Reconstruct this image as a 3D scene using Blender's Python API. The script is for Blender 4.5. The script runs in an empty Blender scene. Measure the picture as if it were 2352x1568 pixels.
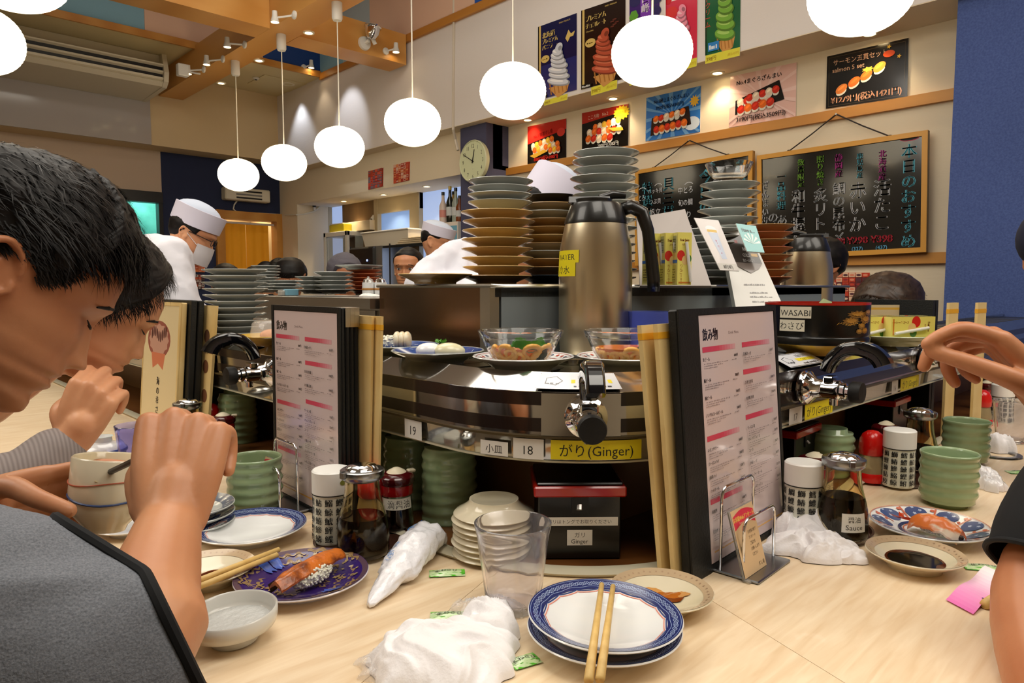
import bpy, bmesh, math, random
import numpy as np
from mathutils import Vector, Matrix
rnd = random.Random(7)
C = bpy.context.scene.collection
PI = math.pi
# ---------------------------------------------------------------- camera
EYE = Vector((0, 0, 1.11)); YAW = math.radians(43.8); TILT = math.radians(4.4); F = 1600.0
cam_d = bpy.data.cameras.new('camera'); cam = bpy.data.objects.new('camera', cam_d); C.objects.link(cam)
cam_d.sensor_width = 36; cam_d.lens = F / 2352 * 36; cam_d.clip_start = .02
cam.location = EYE; cam.rotation_euler = (PI / 2 - TILT, 0, -YAW)
bpy.context.scene.camera = cam
S = bpy.context.scene
S.view_settings.view_transform = 'Standard'; S.view_settings.look = 'None'
S.view_settings.gamma = 1; S.view_settings.use_curve_mapping = False
S.view_settings.exposure = 0.48
S.cycles.use_denoising = True
S.cycles.max_bounces = 12; S.cycles.transmission_bounces = 12; S.cycles.transparent_max_bounces = 16
S.cycles.sample_clamp_indirect = 4; S.cycles.caustics_reflective = False; S.cycles.caustics_refractive = True
# ---------------------------------------------------------------- world and lights
W = bpy.data.worlds.new('world'); S.world = W; W.use_nodes = True
W.node_tree.nodes['Background'].inputs[0].default_value = (1.0, .86, .68, 1)
W.node_tree.nodes['Background'].inputs[1].default_value = .15
def area(name, loc, size, power, col, target=None, sy=None):
    l = bpy.data.lights.new(name, 'AREA'); l.energy = power; l.color = col; l.size = size
    if sy: l.shape = 'RECTANGLE'; l.size_y = sy
    o = bpy.data.objects.new(name, l); C.objects.link(o); o.location = loc
    d = Vector(target) - Vector(loc) if target else Vector((0, 0, -1))
    o.rotation_euler = d.to_track_quat('-Z', 'Y').to_euler(); return o
def spot(name, loc, power, col, ang=100, blend=.6, target=None, rad=.03):
    l = bpy.data.lights.new(name, 'SPOT'); l.energy = power; l.color = col
    l.spot_size = math.radians(ang); l.spot_blend = blend; l.shadow_soft_size = rad
    o = bpy.data.objects.new(name, l); C.objects.link(o); o.location = loc
    d = Vector(target) - Vector(loc) if target else Vector((0, 0, -1))
    o.rotation_euler = d.to_track_quat('-Z', 'Y').to_euler(); return o
WARM = (1, .78, .5); NEUT = (1, .93, .82)
# counter ceiling light, then unseen fill lights added to brighten the room
area('ceiling_light_over_counter', (.35, .1, 2.9), 1.0, 15, NEUT, (.7, .6, .75))
area('fill_light_seats', (-1.2, 2.0, 3.0), 1.4, 26, NEUT, (.2, 2.0, .7))
area('fill_light_back', (1.8, -.9, 3.0), 1.6, 30, NEUT, (1.8, .2, .7))
area('fill_light_kitchen', (1.1, 2.6, 3.85), 2.2, 44, NEUT, (1.3, 2.6, 0))
area('fill_light_wall', (1.2, 1.2, 3.85), 1.8, 8, NEUT, (3.0, 2.0, 1.4))
# ---------------------------------------------------------------- unprojection
RM = cam.rotation_euler.to_matrix()
def ray(px, py): return RM @ Vector(((px - 1176) / F, (784 - py) / F, -1))
def onZ(px, py, z): d = ray(px, py); return EYE + d * ((z - EYE.z) / d.z)
def onX(px, py, x): d = ray(px, py); return EYE + d * ((x - EYE.x) / d.x)
def onY(px, py, y): d = ray(px, py); return EYE + d * ((y - EYE.y) / d.y)
FW = Vector((math.sin(YAW), math.cos(YAW), 0)); RT = Vector((math.cos(YAW), -math.sin(YAW), 0))
def atD(px, py, dist): d = ray(px, py); return EYE + d * (dist / d.dot(FW))
def proj(p):
    q = RM.transposed() @ (Vector(p) - EYE); return (1176 - F * q.x / q.z, 784 + F * q.y / q.z)
# ---------------------------------------------------------------- materials
def lin(c):
    if max(c) <= 1 and not all(isinstance(v, int) for v in c): return tuple(c)
    return tuple(((v / 255) / 12.92 if v / 255 <= .04045 else ((v / 255 + .055) / 1.055) ** 2.4) for v in c)
MATS = {}
def mat(name, col=(200, 200, 200), rough=.5, metal=0, trans=0, ior=1.45, emit=0, ecol=None, bump=None, noise=None,
        coat=0, alpha=1, sss=0, spec=.5, sheen=0, stretch=None, wave=None, aniso=0, attr=None, vor=None):
    if name in MATS: return MATS[name]
    m = bpy.data.materials.new(name); m.use_nodes = True; MATS[name] = m
    nt = m.node_tree; N = nt.nodes; L = nt.links; b = N['Principled BSDF']; I = b.inputs
    c = lin(col) + (1,)
    I['Base Color'].default_value = c; I['Roughness'].default_value = rough; I['Metallic'].default_value = metal
    I['Transmission Weight'].default_value = trans; I['IOR'].default_value = ior; I['Alpha'].default_value = alpha
    I['Coat Weight'].default_value = coat; I['Specular IOR Level'].default_value = spec; I['Coat Roughness'].default_value = .08
    I['Sheen Weight'].default_value = sheen; I['Anisotropic'].default_value = aniso
    if sss: I['Subsurface Weight'].default_value = sss; I['Subsurface Radius'].default_value = (.012, .005, .003); I['Subsurface Scale'].default_value = 1
    if emit: I['Emission Strength'].default_value = emit; I['Emission Color'].default_value = (lin(ecol) if ecol else lin(col)) + (1,)
    def coords():
        t = N.new('ShaderNodeTexCoord'); mp = N.new('ShaderNodeMapping'); L.new(t.outputs['Object'], mp.inputs['Vector'])
        if stretch: mp.inputs['Scale'].default_value = stretch
        return mp.outputs['Vector']
    if attr:
        a = N.new('ShaderNodeAttribute'); a.attribute_name = attr; L.new(a.outputs['Color'], I['Base Color'])
        if emit: L.new(a.outputs['Color'], I['Emission Color'])
    if noise:
        sc, c2, lo, hi = noise[:4]; n = N.new('ShaderNodeTexNoise'); n.inputs['Scale'].default_value = sc; n.inputs['Detail'].default_value = 6
        L.new(coords(), n.inputs['Vector']); r = N.new('ShaderNodeValToRGB'); L.new(n.outputs['Fac'], r.inputs[0])
        r.color_ramp.elements[0].position = lo; r.color_ramp.elements[1].position = hi
        r.color_ramp.elements[0].color = c; r.color_ramp.elements[1].color = lin(c2) + (1,)
        L.new(r.outputs[0], I['Base Color'])
    if wave:
        sc, c2, dist = wave; n = N.new('ShaderNodeTexWave'); n.inputs['Scale'].default_value = sc; n.inputs['Distortion'].default_value = dist
        n.inputs['Detail'].default_value = 3; L.new(coords(), n.inputs['Vector']); r = N.new('ShaderNodeValToRGB'); L.new(n.outputs['Fac'], r.inputs[0])
        r.color_ramp.elements[0].color = c; r.color_ramp.elements[1].color = lin(c2) + (1,); L.new(r.outputs[0], I['Base Color'])
    if bump:
        sc, st = bump[:2]; n = N.new('ShaderNodeTexNoise'); n.inputs['Scale'].default_value = sc; n.inputs['Detail'].default_value = 5
        L.new(coords(), n.inputs['Vector']); bp = N.new('ShaderNodeBump'); bp.inputs['Strength'].default_value = st
        bp.inputs['Distance'].default_value = bump[2] if len(bump) > 2 else .002
        L.new(n.outputs['Fac'], bp.inputs['Height']); L.new(bp.outputs[0], I['Normal'])
    return m
# ---------------------------------------------------------------- mesh collector
class MB:
    def __init__(s): s.v = []; s.f = []; s.mi = []; s.col = []; s.hascol = False
    def add(s, vs, fs, mi=0, col=None, M=None):
        o = len(s.v)
        s.v.extend([tuple(M @ Vector(v)) for v in vs] if M is not None else [tuple(v) for v in vs])
        for f in fs: s.f.append([i + o for i in f]); s.mi.append(mi); s.col.append(col or (1, 1, 1))
        if col is not None: s.hascol = True
        return s
    def box(s, a, b, mi=0, M=None, col=None, bev=0):
        (x0, y0, z0), (x1, y1, z1) = a, b
        x0, x1 = min(x0, x1), max(x0, x1); y0, y1 = min(y0, y1), max(y0, y1); z0, z1 = min(z0, z1), max(z0, z1)
        if not bev:
            return s.add([(x0, y0, z0), (x1, y0, z0), (x1, y1, z0), (x0, y1, z0), (x0, y0, z1), (x1, y0, z1), (x1, y1, z1), (x0, y1, z1)],
                         [(0, 3, 2, 1), (4, 5, 6, 7), (0, 1, 5, 4), (1, 2, 6, 5), (2, 3, 7, 6), (3, 0, 4, 7)], mi, col, M)
        k = bev; pts = []
        for (zz, ins) in ((z0, k), (z0 + k, 0), (z1 - k, 0), (z1, k)):
            pts.append([(x0 + k, y0 + ins, zz), (x1 - k, y0 + ins, zz), (x1 - ins, y0 + k, zz), (x1 - ins, y1 - k, zz),
                        (x1 - k, y1 - ins, zz), (x0 + k, y1 - ins, zz), (x0 + ins, y1 - k, zz), (x0 + ins, y0 + k, zz)])
        return s.loft(pts, mi, M=M, col=col, caps=True)
    def loft(s, rings, mi=0, M=None, col=None, caps=False, closed=True, loop=False):
        n = len(rings[0]); vs = [p for r in rings for p in r]; fs = []
        m = len(rings)
        for i in range(m if loop else m - 1):
            j = (i + 1) % m
            for k in range(n if closed else n - 1):
                l = (k + 1) % n
                fs.append((i * n + k, i * n + l, j * n + l, j * n + k))
        if caps: fs.append(tuple(range(n))[::-1]); fs.append(tuple(range((m - 1) * n, m * n)))
        return s.add(vs, fs, mi, col, M)
    def lathe(s, prof, n=32, mi=0, M=None, col=None, rfun=None):
        rings = []; 
        for r, z in prof:
            rings.append([((r * (rfun(a, z) if rfun else 1)) * math.cos(a), (r * (rfun(a, z) if rfun else 1)) * math.sin(a), z) for a in [2 * PI * k / n for k in range(n)]])
        n0 = len(s.v); s.loft(rings, mi, M, col)
        for idx, (r, z) in ((0, prof[0]), (len(prof) - 1, prof[-1])):
            if r > 1e-6:
                pass
        return s
    def tube(s, path, r, n=8, mi=0, M=None, col=None, caps=True, flat=1, up=None):
        P = [Vector(p) for p in path]; rings = []; prev = None
        for i, p in enumerate(P):
            t = (P[min(i + 1, len(P) - 1)] - P[max(i - 1, 0)]).normalized()
            if prev is None:
                a = Vector(up) if up else (Vector((0, 0, 1)) if abs(t.z) < .9 else Vector((1, 0, 0)))
                u = (a - t * a.dot(t)).normalized()
            else: u = (prev - t * prev.dot(t)).normalized()
            prev = u; w = t.cross(u); rr = r[i] if isinstance(r, (list, tuple)) else r
            rings.append([tuple(p + (u * math.cos(a) * flat + w * math.sin(a)) * rr) for a in [2 * PI * k / n for k in range(n)]])
        return s.loft(rings, mi, M, col, caps=caps)
    def cyl(s, p0, p1, r, n=16, mi=0, M=None, col=None, r2=None):
        return s.tube([p0, p1], [r, r if r2 is None else r2], n, mi, M, col)
    def prism(s, poly, z0, z1, mi=0, M=None, col=None):
        n = len(poly)
        return s.loft([[(x, y, z0) for x, y in poly], [(x, y, z1) for x, y in poly]], mi, M, col, caps=True)
    def ell(s, c, r, nu=16, nv=10, mi=0, M=None, col=None, fn=None):
        rings = []
        for i in range(nv + 1):
            th = PI * (i if 0 < i < nv else (i + (1e-3 if i == 0 else -1e-3))) / nv
            ring = []
            for k in range(nu):
                a = 2 * PI * k / nu; d = (math.sin(th) * math.cos(a), math.sin(th) * math.sin(a), math.cos(th))
                q = fn(d) if fn else 1
                ring.append((c[0] + r[0] * d[0] * q, c[1] + r[1] * d[1] * q, c[2] - r[2] * d[2] * q))
            rings.append(ring)
        return s.loft(rings, mi, M, col, caps=True)
    def grid(s, fn, nu, nv, mi=0, M=None, col=None):
        vs = [fn(i / nu, j / nv) for j in range(nv + 1) for i in range(nu + 1)]
        fs = [(j * (nu + 1) + i, j * (nu + 1) + i + 1, (j + 1) * (nu + 1) + i + 1, (j + 1) * (nu + 1) + i) for j in range(nv) for i in range(nu)]
        return s.add(vs, fs, mi, col, M)
    def mesh(s, name, mats, smooth=False, recalc=True, ang=None):
        me = bpy.data.meshes.new(name); me.from_pydata(s.v, [], s.f); me.update()
        for m in (mats if isinstance(mats, (list, tuple)) else [mats]): me.materials.append(m)
        if any(s.mi): me.polygons.foreach_set('material_index', s.mi)
        if s.hascol:
            at = me.color_attributes.new('Col', 'FLOAT_COLOR', 'CORNER'); d = []
            for f, c in zip(s.f, s.col): d += list(lin(c) + (1,)) * len(f)
            at.data.foreach_set('color', d)
        if recalc:
            bm = bmesh.new(); bm.from_mesh(me); bmesh.ops.recalc_face_normals(bm, faces=bm.faces); bm.to_mesh(me); bm.free()
        if smooth:
            me.polygons.foreach_set('use_smooth', [True] * len(me.polygons))
            if ang is None: ang = 40
            if ang < 180: me.set_sharp_from_angle(angle=math.radians(ang))
        return me
    def build(s, name, mats, parent=None, smooth=False, loc=None, rot=None, recalc=True, ang=None):
        return link(name, s.mesh(name, mats, smooth, recalc, ang), parent, loc, rot)
def link(name, me, parent=None, loc=None, rot=None):
    o = bpy.data.objects.new(name, me); C.objects.link(o)
    if parent is not None: o.parent = parent
    if loc is not None: o.location = loc
    if rot is not None: o.rotation_euler = rot
    return o
def tag(o, label, cat, group=None):
    o['label'] = label; o['category'] = cat
    if group: o['group'] = group
    return o
def thing(name, label, cat, loc=(0, 0, 0), rz=0, group=None, rot=None):
    o = bpy.data.objects.new(name, None); C.objects.link(o); o.empty_display_size = .05
    o.location = loc; o.rotation_euler = rot if rot else (0, 0, rz); return tag(o, label, cat, group)
def struct(o): o['kind'] = 'structure'; return o
def stuff(o): o['kind'] = 'stuff'; return o
KIDS = {}
def copy_tree(o, parent=None, loc=None, rz=None, label=None, rot=None, cat=None, group=None):
    c = o.copy(); C.objects.link(c)
    if parent is not None: c.parent = parent
    if loc is not None: c.location = loc
    if rz is not None: c.rotation_euler = (0, 0, rz)
    if rot is not None: c.rotation_euler = rot
    if label: c['label'] = label
    if group: c['group'] = group
    for ch in [x for x in C.objects if x.parent == o] if o.name not in KIDS else KIDS[o.name]: copy_tree(ch, c)
    return c
def kids(o):
    "remember the children of a prototype so that copies are quick"
    def rec(p):
        KIDS[p.name] = [x for x in C.objects if x.parent == p]
        for q in KIDS[p.name]: rec(q)
    rec(o); return o
# ---------------------------------------------------------------- flat print (lettering, posters)
TXT = {}
def glyphs(s):
    if s in TXT: return TXT[s]
    c = bpy.data.curves.new('t', 'FONT'); c.body = s; c.size = 1; c.resolution_u = 2
    o = bpy.data.objects.new('t', c); C.objects.link(o)
    me = bpy.data.meshes.new_from_object(o.evaluated_get(bpy.context.evaluated_depsgraph_get()))
    v = [(p.co.x, p.co.y) for p in me.vertices]; f = [tuple(p.vertices) for p in me.polygons]
    bpy.data.objects.remove(o); bpy.data.curves.remove(c); bpy.data.meshes.remove(me)
    TXT[s] = (v, f); return TXT[s]
class Canvas:
    "flat coloured shapes in the XY plane of w x h metres, later layers a hair higher; fractions u,v from the lower left"
    def __init__(s, w, h, step=.00003): s.w = w; s.h = h; s.m = MB(); s.z = 0; s.step = step
    def _p(s, pts, col, faces=None):
        s.z += s.step
        s.m.add([(x, y, s.z) for x, y in pts], faces or [tuple(range(len(pts)))], 0, col); return s
    def rect(s, u0, v0, u1, v1, col): return s._p([(u0 * s.w, v0 * s.h), (u1 * s.w, v0 * s.h), (u1 * s.w, v1 * s.h), (u0 * s.w, v1 * s.h)], col)
    def poly(s, pts, col): return s._p([(u * s.w, v * s.h) for u, v in pts], col)
    def disc(s, u, v, ru, rv, col, n=20, rot=0, star=0):
        pts = []
        for k in range(n):
            a = 2 * PI * k / n; q = 1 - (star if k % 2 else 0)
            x, y = ru * s.w * math.cos(a) * q, rv * s.h * math.sin(a) * q
            pts.append((u * s.w + x * math.cos(rot) - y * math.sin(rot), v * s.h + x * math.sin(rot) + y * math.cos(rot)))
        return s._p(pts, col)
    def text(s, t, u, v, size, col, align='c', vertical=False, sx=1, rot=0, bold=0, gap=1.0):
        k = size * s.h; x0, y0 = u * s.w, v * s.h; s.z += s.step
        items = []
        if vertical:
            for i, ch in enumerate(t):
                if ch == ' ': continue
                vv, ff = glyphs(ch); 
                if not vv: continue
                mx = (min(p[0] for p in vv) + max(p[0] for p in vv)) / 2
                items.append(([((p[0] - mx) * k * sx, p[1] * k - (i + 1) * k * gap) for p in vv], ff))
        else:
            vv, ff = glyphs(t)
            if not vv: return s
            a = min(p[0] for p in vv); b = max(p[0] for p in vv)
            off = {'c': (a + b) / 2, 'l': a, 'r': b}[align]
            items.append(([((p[0] - off) * k * sx, p[1] * k) for p in vv], ff))
        cr, sr = math.cos(rot), math.sin(rot)
        for vv, ff in items:
            for dx in ((0,) if not bold else (-bold * k, 0, bold * k)):
                s.m.add([(x0 + (x + dx) * cr - y * sr, y0 + (x + dx) * sr + y * cr, s.z + (dx != 0) * s.step * .3) for x, y in vv], ff, 0, col)
        return s
    def scribble(s, u, v, wu, hv, col, n=6, seed=0):
        "a line of print too small to read: short strokes"
        r = random.Random(seed + int(u * 999) + int(v * 7777)); x = u; s.z += s.step
        for i in range(n):
            w = wu / n * r.uniform(.5, .95); h = hv * r.uniform(.5, 1)
            s.m.add([(x * s.w, v * s.h, s.z), ((x + w) * s.w, v * s.h, s.z), ((x + w) * s.w, (v + h) * s.h, s.z), (x * s.w, (v + h) * s.h, s.z)], [(0, 1, 2, 3)], 0, col)
            x += wu / n
        return s
    def place(s, name, parent, O, ex, ey, material=None, warp=None):
        O = Vector(O); ex = Vector(ex).normalized(); ey = Vector(ey); ey = (ey - ex * ey.dot(ex)).normalized(); n = ex.cross(ey)
        s.m.v = [tuple(O + ex * x + ey * y + n * z) if warp is None else tuple(warp(x, y, z)) for x, y, z in s.m.v]
        return s.m.build(name, material or PRINT, parent, recalc=False)
PRINT = mat('print', attr='Col', rough=.55)
PRINTG = mat('print_gloss', attr='Col', rough=.18, coat=.4)
def quad_frame(pts):
    "O, ex, ey, w, h of a rectangle seen at corners tl, tr, br, bl (world points)"
    tl, tr, br, bl = [Vector(p) for p in pts]; ex = (tr - tl + br - bl) / 2; ey = (tl - bl + tr - br) / 2
    return bl, ex.normalized(), ey.normalized(), ex.length, ey.length
# ================================================================ room shell
X1, X2, XL, YF, YL = 3.555, 3.865, 3.70, 7.43, 7.73     # fascia, poster wall, wall by the window, upper far wall, lower far wall
ZF, ZU, ZT = 2.38, 2.50, 3.2                            # fascia bottom, far soffit, tray edge
paper = mat('wallpaper_cream', (226, 212, 186), .75, bump=(90, .25), stretch=(.15, .15, 1))
fasc = mat('wallpaper_white', (222, 216, 214), .7, bump=(110, .3), stretch=(.12, .12, 1))
farw = mat('wallpaper_ochre', (214, 190, 148), .75, bump=(90, .2), stretch=(.15, .15, 1))
pinkw = mat('wall_pink_beige', (206, 184, 160), .75, bump=(90, .2))
navy = mat('navy_fabric_wall', (40, 48, 78), .85, bump=(260, .5))
bluep = mat('blue_fabric_pillar', (74, 94, 152), .85, bump=(300, .6), noise=(120, (60, 78, 134), .35, .7))
ceilm = mat('ceiling_board', (212, 196, 150), .7)
wood = mat('orange_wood', (200, 142, 66), .42, wave=(1.2, (186, 124, 50), 3), stretch=(1, 1, 8))
woods = mat('beam_wood', (214, 158, 86), .4, wave=(.8, (200, 140, 66), 4), stretch=(1, 1, 6))
glossw = mat('glossy_grey_panel', (178, 172, 168), .1)
dark = mat('black_plastic', (16, 16, 18), .35)
steel = mat('brushed_steel', (190, 188, 182), .28, metal=1, bump=(60, .08), stretch=(1, 1, 12))
mirror = mat('polished_steel', (205, 203, 200), .09, metal=1)
chrome = mat('chrome', (225, 225, 228), .05, metal=1)
white = mat('white_plastic', (226, 224, 218), .4)
def sbox(name, a, b, m): return struct(MB().box(a, b).build(name, m))
sbox('floor', (-3, -3, -.05), (6, 9, 0), mat('floor_tile', (120, 105, 90), .4, noise=(3, (100, 88, 74), .3, .7)))
XB = 4.75
sbox('wall_far_upper', (-3, YF, ZU), (X1 + .3, YL + .1, 3.95), farw)
pR = onY(343, 200, YF - .012)
sbox('wall_panel_glossy', (-3, YF - .015, ZU), (pR.x, YF, 3.12), glossw)
nx = onY(370, 400, YL).x
w0 = onY(373, 450, YL); wz1 = w0.z
sbox('wall_far_pink', (-3, YL, onY(330, 441, YL).z), (nx, YL + .1, ZU), pinkw)
sbox('wall_far_below_window', (-3, YL, 0), (nx, YL + .1, .9), pinkw)
sbox('wall_far_end', (-3, YL, .9), (onY(120, 500, YL).x, YL + .1, wz1 + .1), pinkw)
dl, dr = onY(497, 490, YL), onY(648, 495, YL); dz = dl.z
sbox('wall_far_navy', (nx, YL, 0), (dl.x, YL + .1, ZU), navy)
sbox('wall_over_door', (dl.x, YL, dz), (XL + .02, YL + .1, ZU), navy)
# pass-through window to the back kitchen
wl = onY(120, 450, YL).x
t = struct(bpy.data.objects.new('window_1', None)); C.objects.link(t)
zt = onY(330, 441, YL).z; zb = .9
m = MB(); m.box((wl, YL - .03, zt - .1), (nx, YL + .08, zt + .01)); m.box((wl, YL - .03, .9), (wl + .06, YL + .08, zt)); m.box((nx - .04, YL - .02, .9), (nx, YL + .08, zt)); m.build('window_frame', dark, t)
MB().box((wl, YL + .9, .5), (nx + .3, YL + .95, zt + .4)).build('back_panel', mat('kitchen_teal', (110, 190, 180), .3, noise=(2.5, (60, 130, 120), .35, .65)), t)
MB().box((nx + .3, YL + .1, .5), (nx + .34, YL + .95, zt + .4)).build('side_panel', mat('kitchen_steel', (150, 170, 150), .3, metal=.3), t)
MB().box((wl, YL + .1, zt + .4), (nx + .34, YL + .95, zt + .44)).build('top_panel', white, t)
area('kitchen_tube_light', (wl + .9, YL + .5, zt + .3), .8, 16, (.75, 1, .92), sy=.3)
# door with noren
t = struct(bpy.data.objects.new('door_1', None)); C.objects.link(t)
m = MB(); m.box((dl.x - .02, YL - .05, 0), (dl.x + .07, YL + .1, dz + .04)); m.build('door_jamb', wood, t)
m = MB(); m.box((dr.x - .09, YL - .05, 0), (dr.x + .02, YL + .1, dz + .04)); m.build('door_jamb', wood, t)
MB().box((dl.x + .07, YL - .048, dz - .05), (dr.x - .09, YL + .098, dz + .038)).build('door_lintel', wood, t)
MB().box((dl.x - .3, YL + 1.0, 0), (dr.x + .4, YL + 1.05, 2.3)).build('passage_wall', farw, t)
MB().box((dr.x + .05, YL + .1, 0), (dr.x + .1, YL + 1.0, 2.3)).build('passage_wall', farw, t)
spot('passage_lamp', (dl.x + .5, YL + .6, 2.2), 18, WARM, 140)
cur = thing('noren_curtain', 'amber split cloth curtain hanging in the orange wooden doorway', 'curtain')
cx0, cx1, cz0, cz1 = dl.x + .07, dr.x - .16, 1.0, dz - .09
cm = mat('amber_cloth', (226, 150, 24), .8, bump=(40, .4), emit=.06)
mid = (cx0 + cx1) / 2
for i, (a, b) in enumerate(((cx0, mid - .003), (mid + .003, cx1))):
    MB().grid(lambda u, v: (a + (b - a) * u, YL + .03 + .012 * math.sin(u * 16 + i) * (1 - v * .6), cz0 + (cz1 - cz0) * v), 24, 4).build('cloth_panel', cm, cur, smooth=True, recalc=False)
MB().tube([(cx0 - .02, YL + .03, cz1 + .005), (cx1 + .08, YL + .03, cz1 + .005)], .012).build('rod', white, cur)
# fascia, soffit, poster wall
sbox('wall_right_fascia', (X1, -3, ZF), (X2 + .02, YF, 3.95), fasc)
sbox('ceiling_soffit', (X1 + .001, -3, ZF - .004), (X2 + .02, YF, ZF), paper)
pil = onX(1117, 400, 3.63)
PY0, PY1 = pil.y, onX(1058, 400, 3.63).y
sbox('wall_right_posters', (X2, -3, 0), (X2 + .1, PY0, ZF), paper)
# band above the kitchen window
ze = onX(1056, 400, XL).z; ye = onX(683, 500, XL).y
sbox('wall_right_band', (XL, PY0, ze), (XL + .1, YL, ZF), paper)
sbox('wall_right_corner', (XL, ye, 0), (XL + .1, YL, ze), paper)
q = onZ(755, 475, ze); XW = min(max(q.x, 4.1), 4.6)
sbox('ceiling_window_soffit', (XL + .1, PY0, ze - .003), (XW + .12, ye, ze + .03), paper)
sbox('ceiling_window_lip', (XL + .001, PY0, ze - .003), (XL + .1, ye, ze), paper)
sbox('wall_recess_side', (XL + .1, ye, 0), (XW + .1, ye + .1, ze), paper)
def yW(px): return onX(px, 470, XW).y
# kitchen window wall with frosted panes
t = struct(bpy.data.objects.new('window_2', None)); C.objects.link(t)
gl = mat('frosted_pane_blue', (120, 150, 200), .35, emit=.55, ecol=(110, 140, 190))
gl2 = mat('frosted_pane_pale', (150, 170, 205), .35, emit=.75, ecol=(140, 160, 200), bump=(30, .3), stretch=(1, 1, .1))
fr = mat('window_frame_beige', (176, 160, 128), .5); brc = mat('brown_curtain', (138, 110, 74), .8, wave=(6, (104, 82, 56), 1), stretch=(1, 1, .02))
def wpane(a, b, mt, nm='pane', dx=.03, z0=1.0): MB().box((XW + dx, yW(b), z0), (XW + dx + .02, yW(a), ze - .004)).build(nm, mt, t)
wpane(755, 786, gl2); wpane(786, 862, brc, 'curtain_panel', .0); wpane(870, 948, gl); wpane(965, 1075, gl2)
for a, b, h in ((752, 757, 0), (862, 870, 0), (944, 966, 0)):
    MB().box((XW - .02, yW(b), 1.0), (XW + .05, yW(a), ze - .004)).build('window_frame', fr, t)
MB().box((XW - .01, yW(966), onX(900, 487, XW).z), (XW + .05, yW(862), ze)).build('window_frame', fr, t)
MB().box((XW - .02, PY0, .95), (XW + .05, ye, 1.0)).build('window_sill', fr, t)
sbox('wall_below_window', (XW, PY0, 0), (XW + .1, ye, .96), paper)
# pillar with clock, blue pillar
slate = mat('slate_pillar', (70, 70, 96), .85, bump=(240, .4))
sbox('pillar_clock', (3.63, PY0, 0), (X2 + .05, PY1, ZF - .005), slate)
by = onX(2184, 350, X1 + .06).y
sbox('pillar_blue', (X1 + .06, -1.4, 0), (X2 + .05, by, ZF - .005), bluep)
# wooden rails
r1t, r1b = onX(2190, 203, X2 - .02).z, onX(2190, 229, X2 - .02).z
def rail(n, zb_, zt_): sbox('trim_%d' % n, (X2 - .028, by - .1, zb_), (X2, PY0, zt_), wood)
rail(1, r1b, r1t); rail(2, onX(2050, 607, X2).z, onX(2050, 583, X2).z)
# ceiling: low part by the far wall, tray with coloured side panels
YT = 6.45
sbox('ceiling_low', (-3, YT, ZT), (X1, YF, ZT + .05), ceilm)
sbox('ceiling_tray', (-3.1, -3.1, 3.95), (4, YF + .1, 4.0), mat('tray_white', (205, 205, 205), .7))
sbox('trim_3', (-3, YT - .02, ZT - .01), (X1, YT, ZT + .05), wood)
sbox('trim_4', (X1 - .025, -3, ZT - .03), (X1, YT, ZT + .03), wood)
lb = mat('panel_light_blue', (132, 176, 198), .75); pk = mat('panel_salmon', (222, 184, 160), .75)
nv = mat('panel_navy', (24, 62, 128), .7); gy = mat('panel_pale_blue', (176, 190, 200), .75); bl = mat('panel_blue', (28, 86, 178), .7)
xs = [-3, onY(333, 80, YT).x, 2.2, onY(627, 130, YT).x, X1]
tray = struct(bpy.data.objects.new('wall_tray_side', None)); C.objects.link(tray)
XM = onY(604, 120, YT).x
for (a, b), mt in zip(((xs[0], xs[1]), (xs[1], XM), (XM, X1)), (lb, pk, nv)):
    MB().box((a + .001, YT, ZT + .05), (b - .001, YT + .02, 3.95)).build('panel', mt, tray)
ya = onX(790, 120, X1).y; ys = [YT, ya, onX(852, 70, X1).y, onX(1093, 25, X1).y, onX(1200, 0, X1).y - .6, -3]
for (a, b), mt in zip(zip(ys[1:], ys[:-1]), (lb, gy, pk, bl, pk)):
    MB().box((X1 - .012, a + .001, ZT + .03), (X1, b - .001, 3.95)).build('panel', mt, tray)
# beams
BX0, BX1, BZ = 2.335, 2.56, 2.98
sbox('beam_main', (BX0, -2.5, BZ), (BX1, YF - .005, BZ + .24), woods)
sbox('beam_cross', (-3, 4.96, BZ - .001), (BX0 - .002, 5.21, BZ + .245), woods)
sbox('beam_cross_far', (BX1 + .002, 4.96, BZ - .001), (X1 - .03, 5.21, BZ + .245), woods)
sbox('wall_left', (-3.1, -3, 0), (-3, YL, 3.95), paper); sbox('wall_back', (-3, -3.1, 0), (X2, -3, 3.95), paper)
# hatch, smoke detector and speaker in the low ceiling
o = tag(MB().box((onZ(540, 205, ZT).x, 6.75, ZT - .006), (onZ(600, 215, ZT).x + .25, 7.15, ZT - .001)).build('ceiling_hatch', ceilm), 'square access hatch in the ochre ceiling by the wall corner', 'hatch')
t = thing('smoke_detector', 'small round grey detector on the ochre ceiling near the corner', 'detector', tuple(onZ(588, 178, ZT)))
MB().lathe([(0, 0), (.03, 0), (.035, -.008), (.02, -.02), (0, -.02)], 16).build('housing', white, t); MB().lathe([(.014, -.02), (.01, -.026), (0, -.026)], 10).build('sensor', dark, t)
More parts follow.
